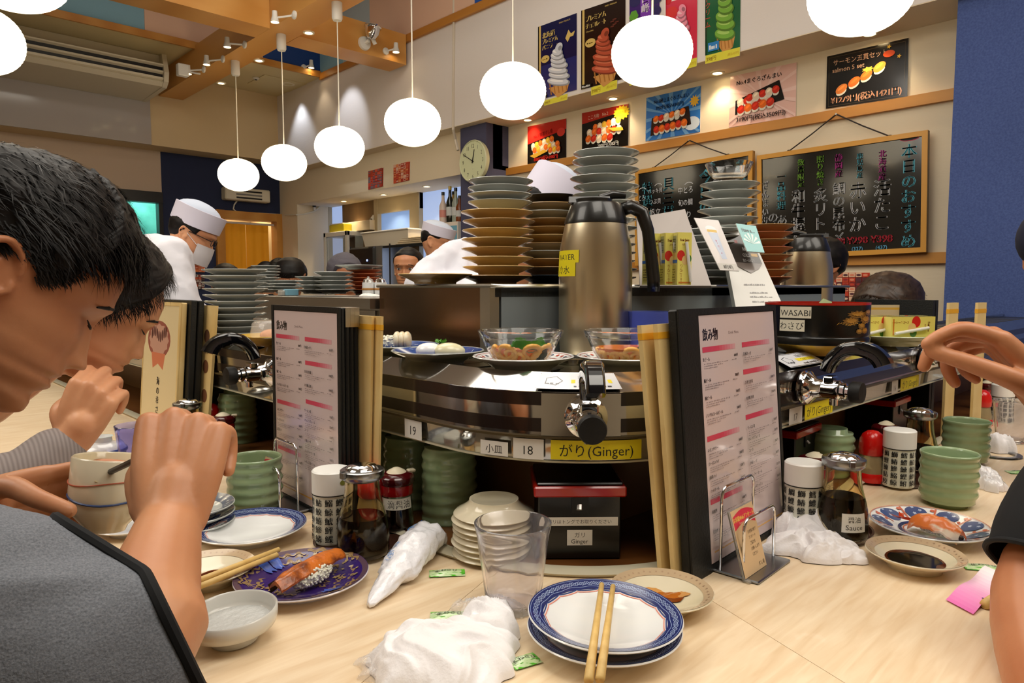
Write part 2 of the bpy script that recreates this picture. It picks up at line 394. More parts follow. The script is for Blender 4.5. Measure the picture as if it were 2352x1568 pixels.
# ================================================================ lamps
lant = mat('lantern_paper', (255, 246, 226), .6, emit=2.6, ecol=(255, 238, 205))
lr = mat('lantern_rib', (255, 240, 215), .6, emit=2.0, ecol=(255, 232, 190)); cord = mat('white_cord', (225, 220, 205), .5)
LX = 2.45; lam0 = None
def lantern(loc, top, label):
    t = thing('paper_lantern', label, 'lamp', loc, group='round paper lanterns in a row')
    R, H = .165, .13
    pr = []
    nrib = 22
    for i in range(nrib * 2 + 1):
        th = PI * (.09 + .82 * i / (nrib * 2)); pr.append((R * math.sin(th) ** .85 * (1 - .012 * (i % 2)), -H * math.cos(th)))
    MB().lathe(pr, 40).build('paper_shade', lant, t, smooth=True, ang=180)
    MB().lathe([(.045, H * .93), (.048, H * .97), (.045, H * 1.0), (.043, H * .96)], 24).build('top_ring', lr, t)
    MB().lathe([(.045, -H * .93), (.05, -H * .98), (.04, -H * 1.0), (.0, -H * .99)], 24).build('bottom_ring', lr, t)
    MB().cyl((0, 0, H * .9), (0, 0, top - loc[2]), .004, 8).build('cord', cord, t)
    MB().lathe([(.0, top - loc[2]), (.035, top - loc[2]), (.035, top - loc[2] - .1), (.028, top - loc[2] - .115), (0, top - loc[2] - .115)], 20).build('ceiling_cap', white, t, smooth=True)
    return t
px = [(548, 402, 'paper lantern hanging before the white heater by the amber curtain'), (653, 374, 'paper lantern between the amber doorway and the far corner'), (780, 338, 'paper lantern over the kitchen window, third of the row'),
      (948, 282, 'paper lantern hanging beside the round wall clock'), (1178, 210, 'paper lantern hanging by the blue vanilla ice cream poster'), (1497, 120, 'paper lantern covering the grape and strawberry posters'), (1978, -20, 'paper lantern over the salmon set poster, largest of its row')]
for x, y, lab in px:
    p = onX(x, y, LX); lantern((p.x, p.y, p.z), BZ, lab)
p = atD(-52, 92, 2.9); lantern(tuple(p), BZ, 'paper lantern beside the air conditioner, cut by the picture edge')
p = atD(28, -80, 2.25); lantern(tuple(p), BZ, 'paper lantern over the man in grey, cut by the top picture edge')
# recessed downlights
dlm = mat('downlight_glow', (255, 240, 210), .5, emit=14, ecol=(255, 226, 170)); dlf = mat('downlight_ring', (235, 225, 200), .4)
def down(x, y, z, label, pw, r=.035, col=WARM, m_=None, ang=110):
    p = onZ(x, y, z); t = thing('recessed_downlight', label, 'light', (p.x, p.y, z), group='small recessed downlights')
    MB().lathe([(r * .75, -.001), (r * .8, -.008), (r * 1.15, -.008), (r * 1.2, 0)], 24).build('ring', dlf, t)
    MB().lathe([(r * .75, -.003), (0, -.003)], 20).build('bulb', m_ or dlm, t)
    spot('downlight_lamp', (p.x, p.y, z - .02), pw, col, ang); return t
for x, y, l in ((709, 74, 'beside the third hanging lamp cap'), (595, 138, 'nearest the wooden crossing'), (508, 190, 'by the end near the air conditioner')):
    down(x, y, BZ - .001, 'glowing round downlight under the wooden main beam, ' + l, 6)
for x, y, l in ((1212, 274, 'above the red and black sushi poster'), (1408, 225, 'above the No.2 sushi poster'), (1648, 166, 'above the pink sushi poster'), (1998, 76, 'above the salmon set poster')):
    p = onZ(x, y, ZF); down(x, y, ZF - .005, 'warm round downlight in the soffit ' + l, 5)
for x, y, l in ((790, 461, 'beside the recess corner'), (881, 446, 'above the drinks shelf and frame'), (980, 427, 'by the clock pillar')):
    down(x, y, ze - .001, 'warm round downlight over the kitchen window ' + l, 9)
down(662, 192, ZT - .001, 'bluish white round downlight in the low ochre ceiling', 12, .055, (.85, .92, 1), mat('cool_glow', (210, 225, 255), .5, emit=5, ecol=(190, 210, 255)), 80)
spot('beam_wash', (3.1, 5.9, 3.1), 8, (.9, .94, 1), 60, target=(3.55, 5.9, 2.7))
# spotlights on the beams
def bspot(px_, py_, base, label, on=True, arm=.14):
    B = Vector(base); t = thing('beam_spotlight', label, 'light', tuple(B), group='small white spotlights on the beams')
    hd = atD(px_, py_, (B - EYE).dot(FW)) - B
    hd = Vector((hd.x, hd.y, hd.z)); hd.normalize(); hd = Vector(hd) * arm
    MB().lathe([(0, 0), (.028, 0), (.028, .012), (.012, .02), (0, .02)], 16).build('base', white, t, rot=(0, -PI / 2, 0) if B.x < 2.4 else (PI / 2, 0, 0))
    MB().tube([(0, 0, 0), tuple(hd * .9)], .007).build('arm', white, t)
    h = MB(); c = tuple(hd)
    h.lathe([(0, .045), (.017, .045), (.019, .01), (.022, 0), (.03, -.03), (.027, -.03), (.02, -.02)], 16, M=Matrix.Translation(hd)); h.build('lamp_head', white, t, smooth=True)
    MB().lathe([(.027, -.027), (0, -.027)], 16, M=Matrix.Translation(hd)).build('bulb', dlm, t)
    w = B + hd; spot('spot_lamp', (w.x, w.y, w.z - .04), 3, WARM, 80)
def onbeam(x, y): p = onX(x, y, BX0); return (BX0 - .001, p.y, p.z)
bspot(640, 40, onbeam(678, 35), 'white spotlight on the beam above the wooden crossing')
bspot(527, 100, onbeam(564, 103), 'white spotlight on the beam, just beyond the wooden crossing')
bspot(478, 140, onbeam(514, 136), 'white spotlight on the beam, third from the crossing')
bspot(436, 162, onbeam(470, 160), 'white spotlight at the beam end beside the air conditioner')
def oncross(x, y): p = onY(x, y, 4.959); return (p.x, 4.958, p.z)
bspot(908, 112, oncross(885, 118), 'white spotlight on the cross beam beside the chrome emergency lamp', arm=.09)
p = onY(697, 155, YT); bspot(712, 150, (p.x, YT - .001, p.z), 'white spotlight on the navy ceiling panel', arm=.08)
t = thing('projector_spotlight', 'unlit white box spotlight at the beam end by the air conditioner', 'light', onbeam(460, 170))
MB().tube([(0, 0, 0), (-.1, 0, 0)], .008).build('arm', white, t); MB().box((-.19, -.03, -.05), (-.1, .03, .05), bev=.006).build('lamp_head', white, t)
# chrome emergency lamp on the cross beam
B = oncross(836, 100); t = thing('emergency_lamp', 'chrome bowl emergency lamp with white base on the cross beam', 'light', B)
MB().lathe([(0, 0), (.055, 0), (.05, .02), (0, .03)], 24).build('base', white, t, rot=(PI / 2, 0, 0), smooth=True)
R_ = Matrix.Translation((.02, -.09, .07)) @ Matrix.Rotation(.15, 4, 'Y')
MB().lathe([(0, -.055), (.03, -.05), (.052, -.02), (.062, .03), (.07, .035), (.07, .042), (.058, .04), (.045, -.015), (0, -.045)], 28, M=R_).build('reflector_bowl', chrome, t, smooth=True)
MB().tube([(0, -.02, 0), (.01, -.06, .01)], .014).build('neck', white, t); MB().cyl((.06, -.07, -.01), (.035, -.07, .03), .016, 12).build('socket', white, t)
# ================================================================ table and conveyor
TZ = .75
maple = None
def maple_mat(name, ang):
    m = bpy.data.materials.new(name); m.use_nodes = True; nt = m.node_tree; N, L = nt.nodes, nt.links; b = N['Principled BSDF']
    t = N.new('ShaderNodeTexCoord'); mp = N.new('ShaderNodeMapping'); mp.inputs['Rotation'].default_value = (0, 0, ang); mp.inputs['Scale'].default_value = (1, 10, 1)
    mp.vector_type = 'POINT'
    n = N.new('ShaderNodeTexNoise'); n.inputs['Scale'].default_value = 9; n.inputs['Detail'].default_value = 8; n.inputs['Distortion'].default_value = .6
    r = N.new('ShaderNodeValToRGB'); r.color_ramp.elements[0].position = .3; r.color_ramp.elements[1].position = .72
    r.color_ramp.elements[0].color = lin((224, 196, 158)) + (1,); r.color_ramp.elements[1].color = lin((242, 222, 190)) + (1,)
    L.new(t.outputs['Object'], mp.inputs[0]); L.new(mp.outputs[0], n.inputs[0]); L.new(n.outputs[0], r.inputs[0]); L.new(r.outputs[0], b.inputs['Base Color'])
    b.inputs['Roughness'].default_value = .32; b.inputs['Coat Weight'].default_value = .15; return m
XA, YA, RC = .595, .49, .26
CX, CY = XA + RC, YA + RC
XE, YE = .222, .11
s1a, s1b = onZ(1109, 1336, TZ), onZ(844, 1557, TZ); s2a, s2b = onZ(1660, 1395, TZ), onZ(1940, 1568, TZ)
def hit_x(a, b, x): t_ = (x - a.x) / (b.x - a.x); return (x, a.y + (b.y - a.y) * t_)
def hit_y(a, b, y): t_ = (y - a.y) / (b.y - a.y); return (a.x + (b.x - a.x) * t_, y)
q1, q2 = hit_x(s1a, s1b, XE), hit_y(s2a, s2b, YE)
i1, i2 = hit_x(s1a, s1b, .70), hit_y(s2a, s2b, .62)
tt = thing('sushi_counter', 'pale maple counter top wrapping the corner of the conveyor', 'counter')
g = .0006
def slab(pts, mt, nm='table_panel', z0=TZ - .035, z1=TZ): return MB().prism(pts, z0, z1).build(nm, mt, tt)
slab([(XE, 6.2), (XE, q1[1] + g), (i1[0], i1[1] + g), (.86, 6.2)], maple_mat('maple_along', PI / 2))
slab([(q1[0] + g, q1[1]), (q2[0], q2[1] + g), (i2[0], i2[1] + g), (i1[0] + g, i1[1])], maple_mat('maple_corner', -.75))
slab([(q2[0] + g, q2[1]), (3.83, YE), (3.83, .8), (i2[0] + g, i2[1])], maple_mat('maple_across', 0))
edge = mat('orange_edge', (214, 140, 40), .35, wave=(3, (196, 118, 30), 2))
def strip(a, b, w=.028, nm='edge_strip'):
    a, b = Vector(a), Vector(b); d = (b - a).normalized(); n = Vector((-d.y, d.x)) * w
    MB().prism([tuple(a), tuple(b), tuple(b - n * -1), tuple(a - n * -1)], TZ - .045, TZ - .0008).build(nm, edge, tt)
strip(q1, (XE, 6.2)); strip(q2, q1); strip((3.83, YE), q2)
# path of the outer face and its inward normal
def path(d, ymax=6.2, xmax=3.78, narc=40):
    P = [(XA + d, ymax), (XA + d, 3.0), (XA + d, 1.8), (XA + d, 1.2)]
    for i in range(narc + 1):
        a = PI + (PI / 2) * i / narc; P.append((CX + (RC - d) * math.cos(a), CY + (RC - d) * math.sin(a)))
    P += [(1.3, YA + d), (1.9, YA + d), (2.8, YA + d), (xmax, YA + d)]
    return P
def sweep(prof, name, m, parent, a0=None, a1=None, smooth=True, n=40, closed=True):
    "sweep a (inward d, z) profile along the conveyor; a0..a1 in degrees limits it to the arc"
    if a0 is None: rows = [path(d, narc=n) for d, z in prof]
    else: rows = [[(CX + (RC - d) * math.cos(math.radians(a0 + (a1 - a0) * i / n)), CY + (RC - d) * math.sin(math.radians(a0 + (a1 - a0) * i / n))) for i in range(n + 1)] for d, z in prof]
    rings = [[(rows[j][i][0], rows[j][i][1], prof[j][1]) for j in range(len(prof))] for i in range(len(rows[0]))]
    return MB().loft(rings, closed=closed, caps=closed).build(name, m, parent, smooth=smooth, ang=30)
cv = thing('sushi_conveyor', 'polished steel sushi conveyor curving round the counter corner', 'conveyor')
brown = mat('dark_brown_stripe', (30, 19, 15), .22, coat=.3)
sweep([(.0, .921), (-.001, .977), (.004, .977), (.004, .921)], 'steel_band', mirror, cv)
sweep([(-.001, .9605), (-.001, .9775), (.001, .9775), (.001, .9605)], 'brown_stripe', brown, cv)
sweep([(-.001, .9265), (-.001, .944), (.001, .944), (.001, .9265)], 'brown_stripe', brown, cv)
sweep([(-.001, .9785), (.0, .976), (.046, .998), (.046, .990), (.01, .975)], 'chrome_rail', mirror, cv)
sweep([(.02, .9215), (-.004, .9215), (-.004, .9185), (.02, .9185)], 'dark_lip', mat('olive_lip', (70, 58, 34), .35), cv)
skirt = mat('acrylic_skirt', (200, 198, 188), .05, trans=.0, metal=.85, alpha=.55)
sweep([(.006, .8875), (.004, .9185), (.0065, .9185), (.0085, .8875)], 'acrylic_skirt', skirt, cv)
sweep([(.0035, .886), (.0035, .8885), (.009, .8885), (.009, .886)], 'skirt_edge', mat('acrylic_edge', (200, 196, 170), .2), cv)
sweep([(.046, .982), (.046, .986), (.21, .986), (.21, .982)], 'lane_bed', mat('lane_dark', (34, 32, 28), .35), cv)
sweep([(.21, .975), (.21, .998), (.225, .998), (.225, .975)], 'inner_rail', mirror, cv)
veneer = mat('cabinet_veneer', (118, 84, 40), .45, wave=(2.5, (100, 68, 30), 4), stretch=(1, 1, .15))
sweep([(.145, TZ), (.145, .925), (.16, .925), (.16, TZ)], 'cabinet_panel', veneer, cv)
sweep([(.01, .9215), (.01, .926), (.15, .926), (.15, .9215)], 'underside', mat('underside_dark', (40, 32, 24), .6), cv)
sweep([(-.012, TZ + .0005), (-.012, TZ + .006), (.148, TZ + .006), (.148, TZ + .0005)], 'base_shelf', mat('base_shelf_brown', (108, 66, 30), .35, wave=(3, (90, 52, 22), 3)), cv)
sweep([(-.030, TZ + .0005), (-.034, TZ + .005), (-.028, TZ + .008), (-.013, TZ + .008), (-.012, TZ + .0005)], 'edge_gutter', mat('clear_gutter', (222, 214, 188), .15, trans=.25), cv)
# crescent belt plates
cres = mat('belt_olive', (58, 54, 34), .3, coat=.3)
def lane_at(s):  # centre line point and heading at arc length s from the arc middle, d=.13
    r = RC - .13; half = r * PI / 4
    if s < -half: return (XA + .13, CY + (-half - s)), -PI / 2
    if s > half: return (CX + (s - half), YA + .13), 0
    a = PI * 1.25 + s / r; return (CX + r * math.cos(a), CY + r * math.sin(a)), a + PI / 2
n_ = 20; out = []
for k in range(n_ + 1): a = -1.2 + 2.4 * k / n_; out.append((.082 * math.sin(a) , .0) if False else (.052 * math.cos(a) , .078 * math.sin(a) / math.sin(1.2)))
inn = [(x - .045, y) for x, y in out[::-1]]
cme = MB().prism(out + inn, .0, .003).mesh('belt_crescent', [cres])
s_ = -2.4
while s_ < 2.6:
    (x, y), h = lane_at(s_); link('belt_crescent', cme, cv, (x, y, .9862 + .0008 * (int(s_ * 1000) % 2)), (0, 0, h)); s_ += .055
# steel tap plate
amid = math.degrees(math.atan2(onZ(1345, 960, .95).y - CY, onZ(1345, 960, .95).x - CX)) % 360
def ang_of(px, d=0):
    "arc angle at which the outer face meets the picture column px"
    best = None
    for i in range(400):
        a = 180 + 90 * i / 400; p = (CX + RC * math.cos(math.radians(a)), CY + RC * math.sin(math.radians(a)), .95); e = abs(proj(p)[0] - px)
        if best is None or e < best[0]: best = (e, a)
    return best[1]
sweep([(-.0035, .9225), (-.0035, .9768), (-.0012, .9768), (-.0012, .9225)], 'tap_plate', mirror, cv, ang_of(1245), ang_of(1424), n=12)
# shelf island behind the lane
isl = thing('centre_shelf', 'grey and steel shelf island standing behind the conveyor lane', 'shelf')
grey = mat('grey_laminate', (130, 138, 140), .3)
A = onX(872, 700, .92); pB = onX(1130, 700, .92); q_ = atD(1640, 700, 1.62)
P2 = onX(1130, 700, .93); P3 = Vector((q_.x, max(q_.y, .85), 0))
top = 1.112
def wallseg(a, b, nm, m, z0=.97, z1=top, th=.02):
    a, b = Vector((a[0], a[1])), Vector((b[0], b[1])); d = (b - a).normalized(); n = Vector((-d.y, d.x)) * th
    return MB().prism([tuple(a), tuple(b), tuple(b + n), tuple(a + n)], z0, z1).build(nm, m, isl)
bronze = mat('smoked_steel', (150, 122, 100), .2, metal=1, bump=(8, .05))
wallseg((.92, A.y), (.92, pB.y + .03), 'steel_splash_panel', bronze)
MB().box((.915, pB.y + .001, .97), (.94, pB.y + .03, top + .002)).build('panel_post', steel, isl)
c1 = (.945, pB.y); c2 = (P3.x, P3.y)
wallseg(c1, c2, 'grey_front', grey)
wallseg(c2, (2.25, c2[1]), 'grey_front', grey)
poly = [(.93, A.y), (.93, pB.y), c1, c2, (2.25, c2[1]), (2.25, c2[1] + .4), (c2[0] + .35, c2[1] + .42), (1.5, pB.y + .45), (1.32, pB.y + .5), (1.32, A.y)]
MB().prism(poly, top - .02, top).build('shelf_top', mat('black_shelf', (22, 22, 24), .3), isl)
e_ = [(.915, A.y), (.915, pB.y - .004), (c1[0], c1[1] - .008), (c2[0] - .004, c2[1] - .01), (2.25, c2[1] - .01)]
MB().tube([(x, y, top + .002) for x, y in e_], .004).build('shelf_trim', steel, isl)
bed = [(.822, 6), (.822, CY), (CX - .02, CY - .03), (CX, CY - .033), (3.55, CY - .033), (3.55, c2[1] + .02), (c2[0], c2[1] + .02), (c1[0], c1[1] + .02), (.94, pB.y), (.94, 6)]
MB().prism(bed, .955, .974).build('steel_deck', steel, isl)
# continuing steel cabinets of the kitchen further along
cb = thing('kitchen_cabinet', 'long low steel kitchen cabinet behind the conveyor', 'cabinet')
K0 = A.y; K1 = onX(560, 690, .93).y
MB().box((.93, K0 + .01, .2), (1.25, K1, 1.06)).build('body', steel, cb)
MB().box((.90, K0 + .01, 1.06), (1.3, K1 + .01, 1.085)).build('top_plate', steel, cb)
MB().box((.925, K0 + .06, .99), (.93, K0 + .42, 1.04)).build('glass_door', mat('pale_glass', (170, 176, 150), .1), cb)
MB().box((.92, K0 + .42, .975), (.93, K0 + .46, 1.06)).build('door_frame', steel, cb)
MB().box((.92, K0 + .02, 1.04), (.93, K0 + .46, 1.055)).build('door_frame', steel, cb)
# ================================================================ tableware builders
from mathutils import noise as NZ
celadon = mat('celadon_glaze', (134, 158, 118), .12, coat=.5, noise=(14, (158, 178, 138), .3, .7))
celadon_d = mat('celadon_foot', (112, 126, 84), .35)
porc = mat('porcelain_white', (232, 234, 234), .1, coat=.5); porcc = mat('porcelain_cream', (224, 214, 188), .15, coat=.5, noise=(8, (214, 204, 172), .4, .7))
porcg = mat('porcelain_grey', (176, 180, 176), .16, coat=.4); tan = mat('plate_tan', (204, 172, 112), .25, coat=.4); tan2 = mat('plate_brown', (182, 146, 96), .25, coat=.4)
glass = mat('clear_glass', (255, 255, 255), .02, trans=1, ior=1.45); pglass = mat('clear_plastic', (246, 242, 250), .05, trans=.93, ior=1.15)
bglass = mat('violet_plastic', (196, 196, 250), .06, trans=.93, ior=1.25)
soy = mat('soy_sauce', (14, 5, 2), .05); soyt = mat('soy_thin', (96, 34, 6), .05, trans=.4, coat=.4)
redp = mat('red_plastic', (206, 20, 16), .25, coat=.3); maroon = mat('maroon_cap', (72, 12, 16), .15, coat=.5); creamp = mat('cream_plastic', (226, 216, 188), .35)
lacq = mat('black_lacquer', (8, 9, 9), .28, coat=.15); redlac = mat('red_lacquer', (168, 26, 14), .2, coat=.5)
paperm = mat('white_paper', (232, 230, 224), .6); bamboo = mat('bamboo_wood', (224, 190, 120), .45, noise=(60, (204, 166, 96), .3, .7))
steelp = mat('steel_dull', (150, 152, 154), .25, metal=1)
rice_m = mat('rice_grain', (236, 232, 214), .35, sss=.15)
def Rz(a): return Matrix.Rotation(a, 4, 'Z')
def yunomi_mesh():
    pr = []; H = .088
    for i in range(34):
        z = .008 + (H - .008) * i / 33
        r = .0425 - .006 * max(0, (.03 - z) / .03) ** 2 + .0012 * math.sin(z * 2 * PI / .0165)
        pr.append((r, z))
    inner = [(.0395, H), (.0385, H - .004), (.038, .03), (.030, .014), (0, .012)]
    pr2 = [(0, .004), (.026, .004), (.027, 0), (.029, 0), (.0295, .008)] + pr + [(.0418, H + .0015)] + inner
    return MB().lathe(pr2, 48, rfun=lambda a, z: 1 + (.012 * math.sin(z * 2 * PI / .0165 + a * 1.0) if .015 < z < H - .012 else 0)).mesh('cup', [celadon], smooth=True, ang=180)
YU = yunomi_mesh()
teaM = mat('green_tea', (150, 160, 90), .05)
def yunomi(x, y, label, z=TZ, flip=False, s=1, rz=0, group='green ridged tea cups'):
    p = onZ(x, y, z) if not isinstance(x, Vector) else x
    t = thing('tea_cup', label, 'cup', (p.x, p.y, z + (.088 * s if flip else 0)), rz, group, rot=(PI, 0, rz) if flip else None)
    o = link('cup_body', YU, t); o.scale = (s, s, s)
    return t
# plate: profile of radius R and rim height h
def plate_prof(R, h, foot=.45, t=.003, well=.62):
    return [(0, .003), (R * foot - .002, .003), (R * foot, 0), (R * foot + .003, 0), (R * foot + .004, .004), (R * .75, h * .55), (R - .002, h - .002), (R, h), (R - .001, h + .0012), (R * .82, h * .8 + .001), (R * well, h * .45 + .001), (R * well * .6, .0055), (0, .005)]
def plate_mesh(R, h, m, foot=.45, name='dish', n=64, well=.62): return MB().lathe(plate_prof(R, h, foot, well=well), n).mesh(name, [m], smooth=True, ang=60)
def rz_at(R, h, r, well=.62):
    "height of the plate's upper surface at radius r"
    P = [(0, .005), (R * well * .6, .0055), (R * well, h * .45 + .001), (R * .82, h * .8 + .001), (R - .001, h + .0012)]
    for (r0, z0), (r1, z1) in zip(P, P[1:]):
        if r <= r1: return z0 + (z1 - z0) * (r - r0) / (r1 - r0)
    return P[-1][1]
def decal(parent, name, R, h, shapes, lift=.0005, m=None, well=.62):
    "painted glaze: shapes are (list of (radius fraction, angle) polygons strips, colour)"
    mb = MB(); k = 0
    for fn, col in shapes:
        k += 1; vs, fs = fn
        mb.add([(r * R * math.cos(a), r * R * math.sin(a), rz_at(R, h, r * R, well) + lift + k * .000012) for r, a in vs], fs, 0, col)
    return mb.build(name, m or PRINTG, parent, recalc=False, smooth=True, ang=180)
def ring(r0, r1, n=96, f0=None, f1=None, a0=0, a1=2 * PI, sub=2):
    vs = []; fs = []
    for i in range(n + 1):
        a = a0 + (a1 - a0) * i / n; A_ = r0 if f0 is None else f0(a); B_ = r1 if f1 is None else f1(a)
        for j in range(sub + 1): vs.append((A_ + (B_ - A_) * j / sub, a))
    w = sub + 1
    for i in range(n):
        for j in range(sub): fs.append((i * w + j, (i + 1) * w + j, (i + 1) * w + j + 1, i * w + j + 1))
    return vs, fs
def curve_ring(f, w, n=240): return ring(0, 0, n, lambda a: f(a) - w, lambda a: f(a) + w, sub=1)
def blob(r, a, rr, n=12, st=0, sx=1, rot=0):
    "small round or star mark at polar (r, a)"
    cx, cy = r * math.cos(a), r * math.sin(a); vs = [(r, a)]
    for i in range(n):
        q = rr * (1 - (st if i % 2 else 0)); b = 2 * PI * i / n; x0, y0 = q * math.cos(b) * sx, q * math.sin(b); x = cx + x0 * math.cos(rot) - y0 * math.sin(rot); y = cy + x0 * math.sin(rot) + y0 * math.cos(rot); vs.append((math.hypot(x, y), math.atan2(y, x)))
    return vs, [(0, 1 + i, 1 + (i + 1) % n) for i in range(n)]
def chopstick(a, b, label, r0=.0038, r1=.0022, grp=None):
    a, b = Vector(a), Vector(b); t = thing('chopstick', label, 'chopstick', tuple(a), group=grp)
    MB().tube([(0, 0, 0), tuple((b - a) * .5), tuple(b - a)], [r0, (r0 + r1) / 2, r1], 8).build('stick', bamboo, t, smooth=True, ang=180); return t
def sauce_dish(p, label, R=.058, h=.02, sauce=None, rz=0):
    t = thing('sauce_dish', label, 'dish', tuple(p), rz); link('dish_body', plate_mesh(R, h, porcc, .5, n=56), t)
    decal(t, 'glaze_band', R, h, [(ring(.80, .985), (190, 166, 134))] + [(blob(.87 + .05 * rnd.random(), a * PI / 22, .022, 6), (176, 148, 120)) for a in range(44)])
    return t
def puddle(t, R, h, rad, col, seed, cx=0, cy=0, lift=.0014, m=None, aniso=1, wob=1):
    r = random.Random(seed); ph = [r.uniform(0, 6) for _ in range(4)]; n = 40
    vs = [(cx, cy, rz_at(R, h, math.hypot(cx, cy)) + lift)]
    for i in range(n):
        a = 2 * PI * i / n; q = rad * (1 + wob * (.07 * math.sin(2 * a + ph[0]) + .05 * math.sin(3 * a + ph[1]) + .03 * math.sin(7 * a + ph[2]))); x, y = cx + q * math.cos(a) * aniso, cy + q * math.sin(a)
        vs.append((x, y, max(rz_at(R, h, math.hypot(x, y)) + .0004, rz_at(R, h, 0) + lift) if lift > .001 else rz_at(R, h, math.hypot(x, y)) + lift))
    return MB().add(vs, [(0, 1 + i, 1 + (i + 1) % n) for i in range(n)]).build('soy_sauce_pool', m or soy, t, smooth=True)
def rice(t, c, r, n=260, seed=1, M=None, nm='rice'):
    R_ = random.Random(seed); mb = MB(); M = M or Matrix.Identity(4)
    mb.ell(c, [q * .9 for q in r], 14, 8, M=M)
    for i in range(n):
        z = R_.uniform(-.75, .95); a = R_.uniform(0, 2 * PI); q = (1 - abs(z) ** 2.6) ** .4
        p = Vector((c[0] + r[0] * q * math.cos(a) * .88, c[1] + r[1] * q * math.sin(a) * .88, c[2] + r[2] * z * .92))
        m = M @ Matrix.Translation(p) @ Matrix.Rotation(R_.uniform(0, 6), 4, 'Z') @ Matrix.Rotation(R_.uniform(-.4, .4), 4, 'Y')
        mb.ell((0, 0, 0), (.0029, .0016, .0015), 6, 4, M=m)
    o = mb.build(nm, rice_m, t, smooth=True, ang=180); stuff(o); return o
def crumple(t, nm, m, c, ax, h, seed, n=60, sc=28, fold=.5, pw=2.5, sharp=1.0, edge=.16, z0=.0012):
    "a crumpled cloth or film: folded height field with an irregular outline"
    ex, ey = Vector(ax[0]), Vector(ax[1])
    def fn(u, v):
        x, y = u * 2 - 1, v * 2 - 1; a = math.atan2(y, x); r = max(abs(x), abs(y)); 
        wob = 1 + edge * NZ.noise(Vector((math.cos(a) * 1.7, math.sin(a) * 1.7, seed))) * 2 + edge * .5 * NZ.noise(Vector((math.cos(a) * 5, math.sin(a) * 5, seed + 3)))
        q = r ** .9; xx, yy = math.cos(a) * q * wob, math.sin(a) * q * wob
        p = c + ex * xx + ey * yy
        w = Vector((p.x * sc, p.y * sc, seed)); w2 = w + Vector((NZ.noise(w * .7), NZ.noise(w * .7 + Vector((9, 3, 1))), 0)) * 1.6
        rg = 1 - abs(NZ.noise(w2)) * 2 * sharp; rg2 = 1 - abs(NZ.noise(w2 * 2.3)) * 2
        z = h * max(0, 1 - r ** pw) ** .6 * (1 - fold + fold * (rg * .7 + rg2 * .3)) + .0015 * (r < 1)
        z *= (.75 + .5 * NZ.noise(w * .35))
        d = Vector((NZ.noise(w2 + Vector((5, 5, 5))), NZ.noise(w2 + Vector((15, 5, 5))), 0)) * .006
        return (p.x + d.x, p.y + d.y, p.z + z0 + max(z, 0))
    return MB().grid(fn, n, n).build(nm, m, t, smooth=True, ang=180)
def rayat(px, py, P, H, far=True):
    d = ray(px, py).normalized(); w = EYE - P; b = 2 * d.dot(w); c = w.dot(w) - H * H; D = b * b - 4 * c
    s = (-b + (math.sqrt(D) if D > 0 else 0) * (1 if far else -1)) / 2; return EYE + d * s
def label_on(parent, nm, O, ex, ey, w, h, bg, lines, warp=None, m=None):
    c = Canvas(w, h); c.rect(0, 0, 1, 1, bg)
    for (s, u, v, size, col) in lines: c.text(s, u, v, size, col)
    return c.place(nm, parent, O, ex, ey, m or PRINT, warp)
# ================================================================ things on the counter
def T(x, y, z=TZ): return onZ(x, y, z)
yunomi(587, 1172, 'green tea cup between the drinks menu and the blue-rimmed plate')
yunomi(396, 1078, 'green tea cup half hidden behind the raised fist')
yunomi(2176, 1158, 'green tea cup right behind the shrimp sushi plate'.replace('right ', ''))
yunomi(2216, 1062, 'green tea cup beside the kanji tea canister and the crumpled film')
for x, y, l in ((1033, 1188, 'lower upturned green cup beside the cream dish pile'), (941, 1155, 'lower upturned green cup in the middle of the shelf group'), (884, 1120, 'lower upturned green cup closest to the menus under the lane')):
    p = T(x, y, TZ + .006); yunomi(p, 0, l, TZ + .006, True, group='upturned green cups under the conveyor')
    yunomi(p, 0, l.replace('lower', 'upper'), TZ + .006 + .030, True, .97, 1, group='upturned green cups under the conveyor') if False else None
    t = thing('tea_cup', l.replace('lower', 'upper'), 'cup', (p.x, p.y, TZ + .006 + .088 + .034), 0, 'upturned green cups under the conveyor', rot=(PI, 0, 1)); o = link('cup_body', YU, t); o.scale = (.985, .985, 1)
for i, (x, y) in enumerate(((548, 1012), (508, 985), (478, 965), (452, 950))):
    p = T(x, y, TZ + .006); n_ = ('second', 'third', 'fourth')
    for k in (0, 1):
        t = thing('tea_cup', '%s upturned green cup under the far conveyor side, %s' % (('lower', 'upper')[k], ('beside the red-capped bottle', 'second from the red-capped bottle', 'third from the red-capped bottle', 'fourth from the red-capped bottle')[i]), 'cup', (p.x, p.y, TZ + .006 + .088 + .034 * k), 0, 'upturned green cups beyond the menu', rot=(PI, 0, k)); link('cup_body', YU, t).scale = (1 - .015 * k, 1 - .015 * k, 1)
p = T(1905, 1085, TZ + .006); yunomi(p, 0, 'upturned green cup behind the black box with red lid', TZ + .006, True)
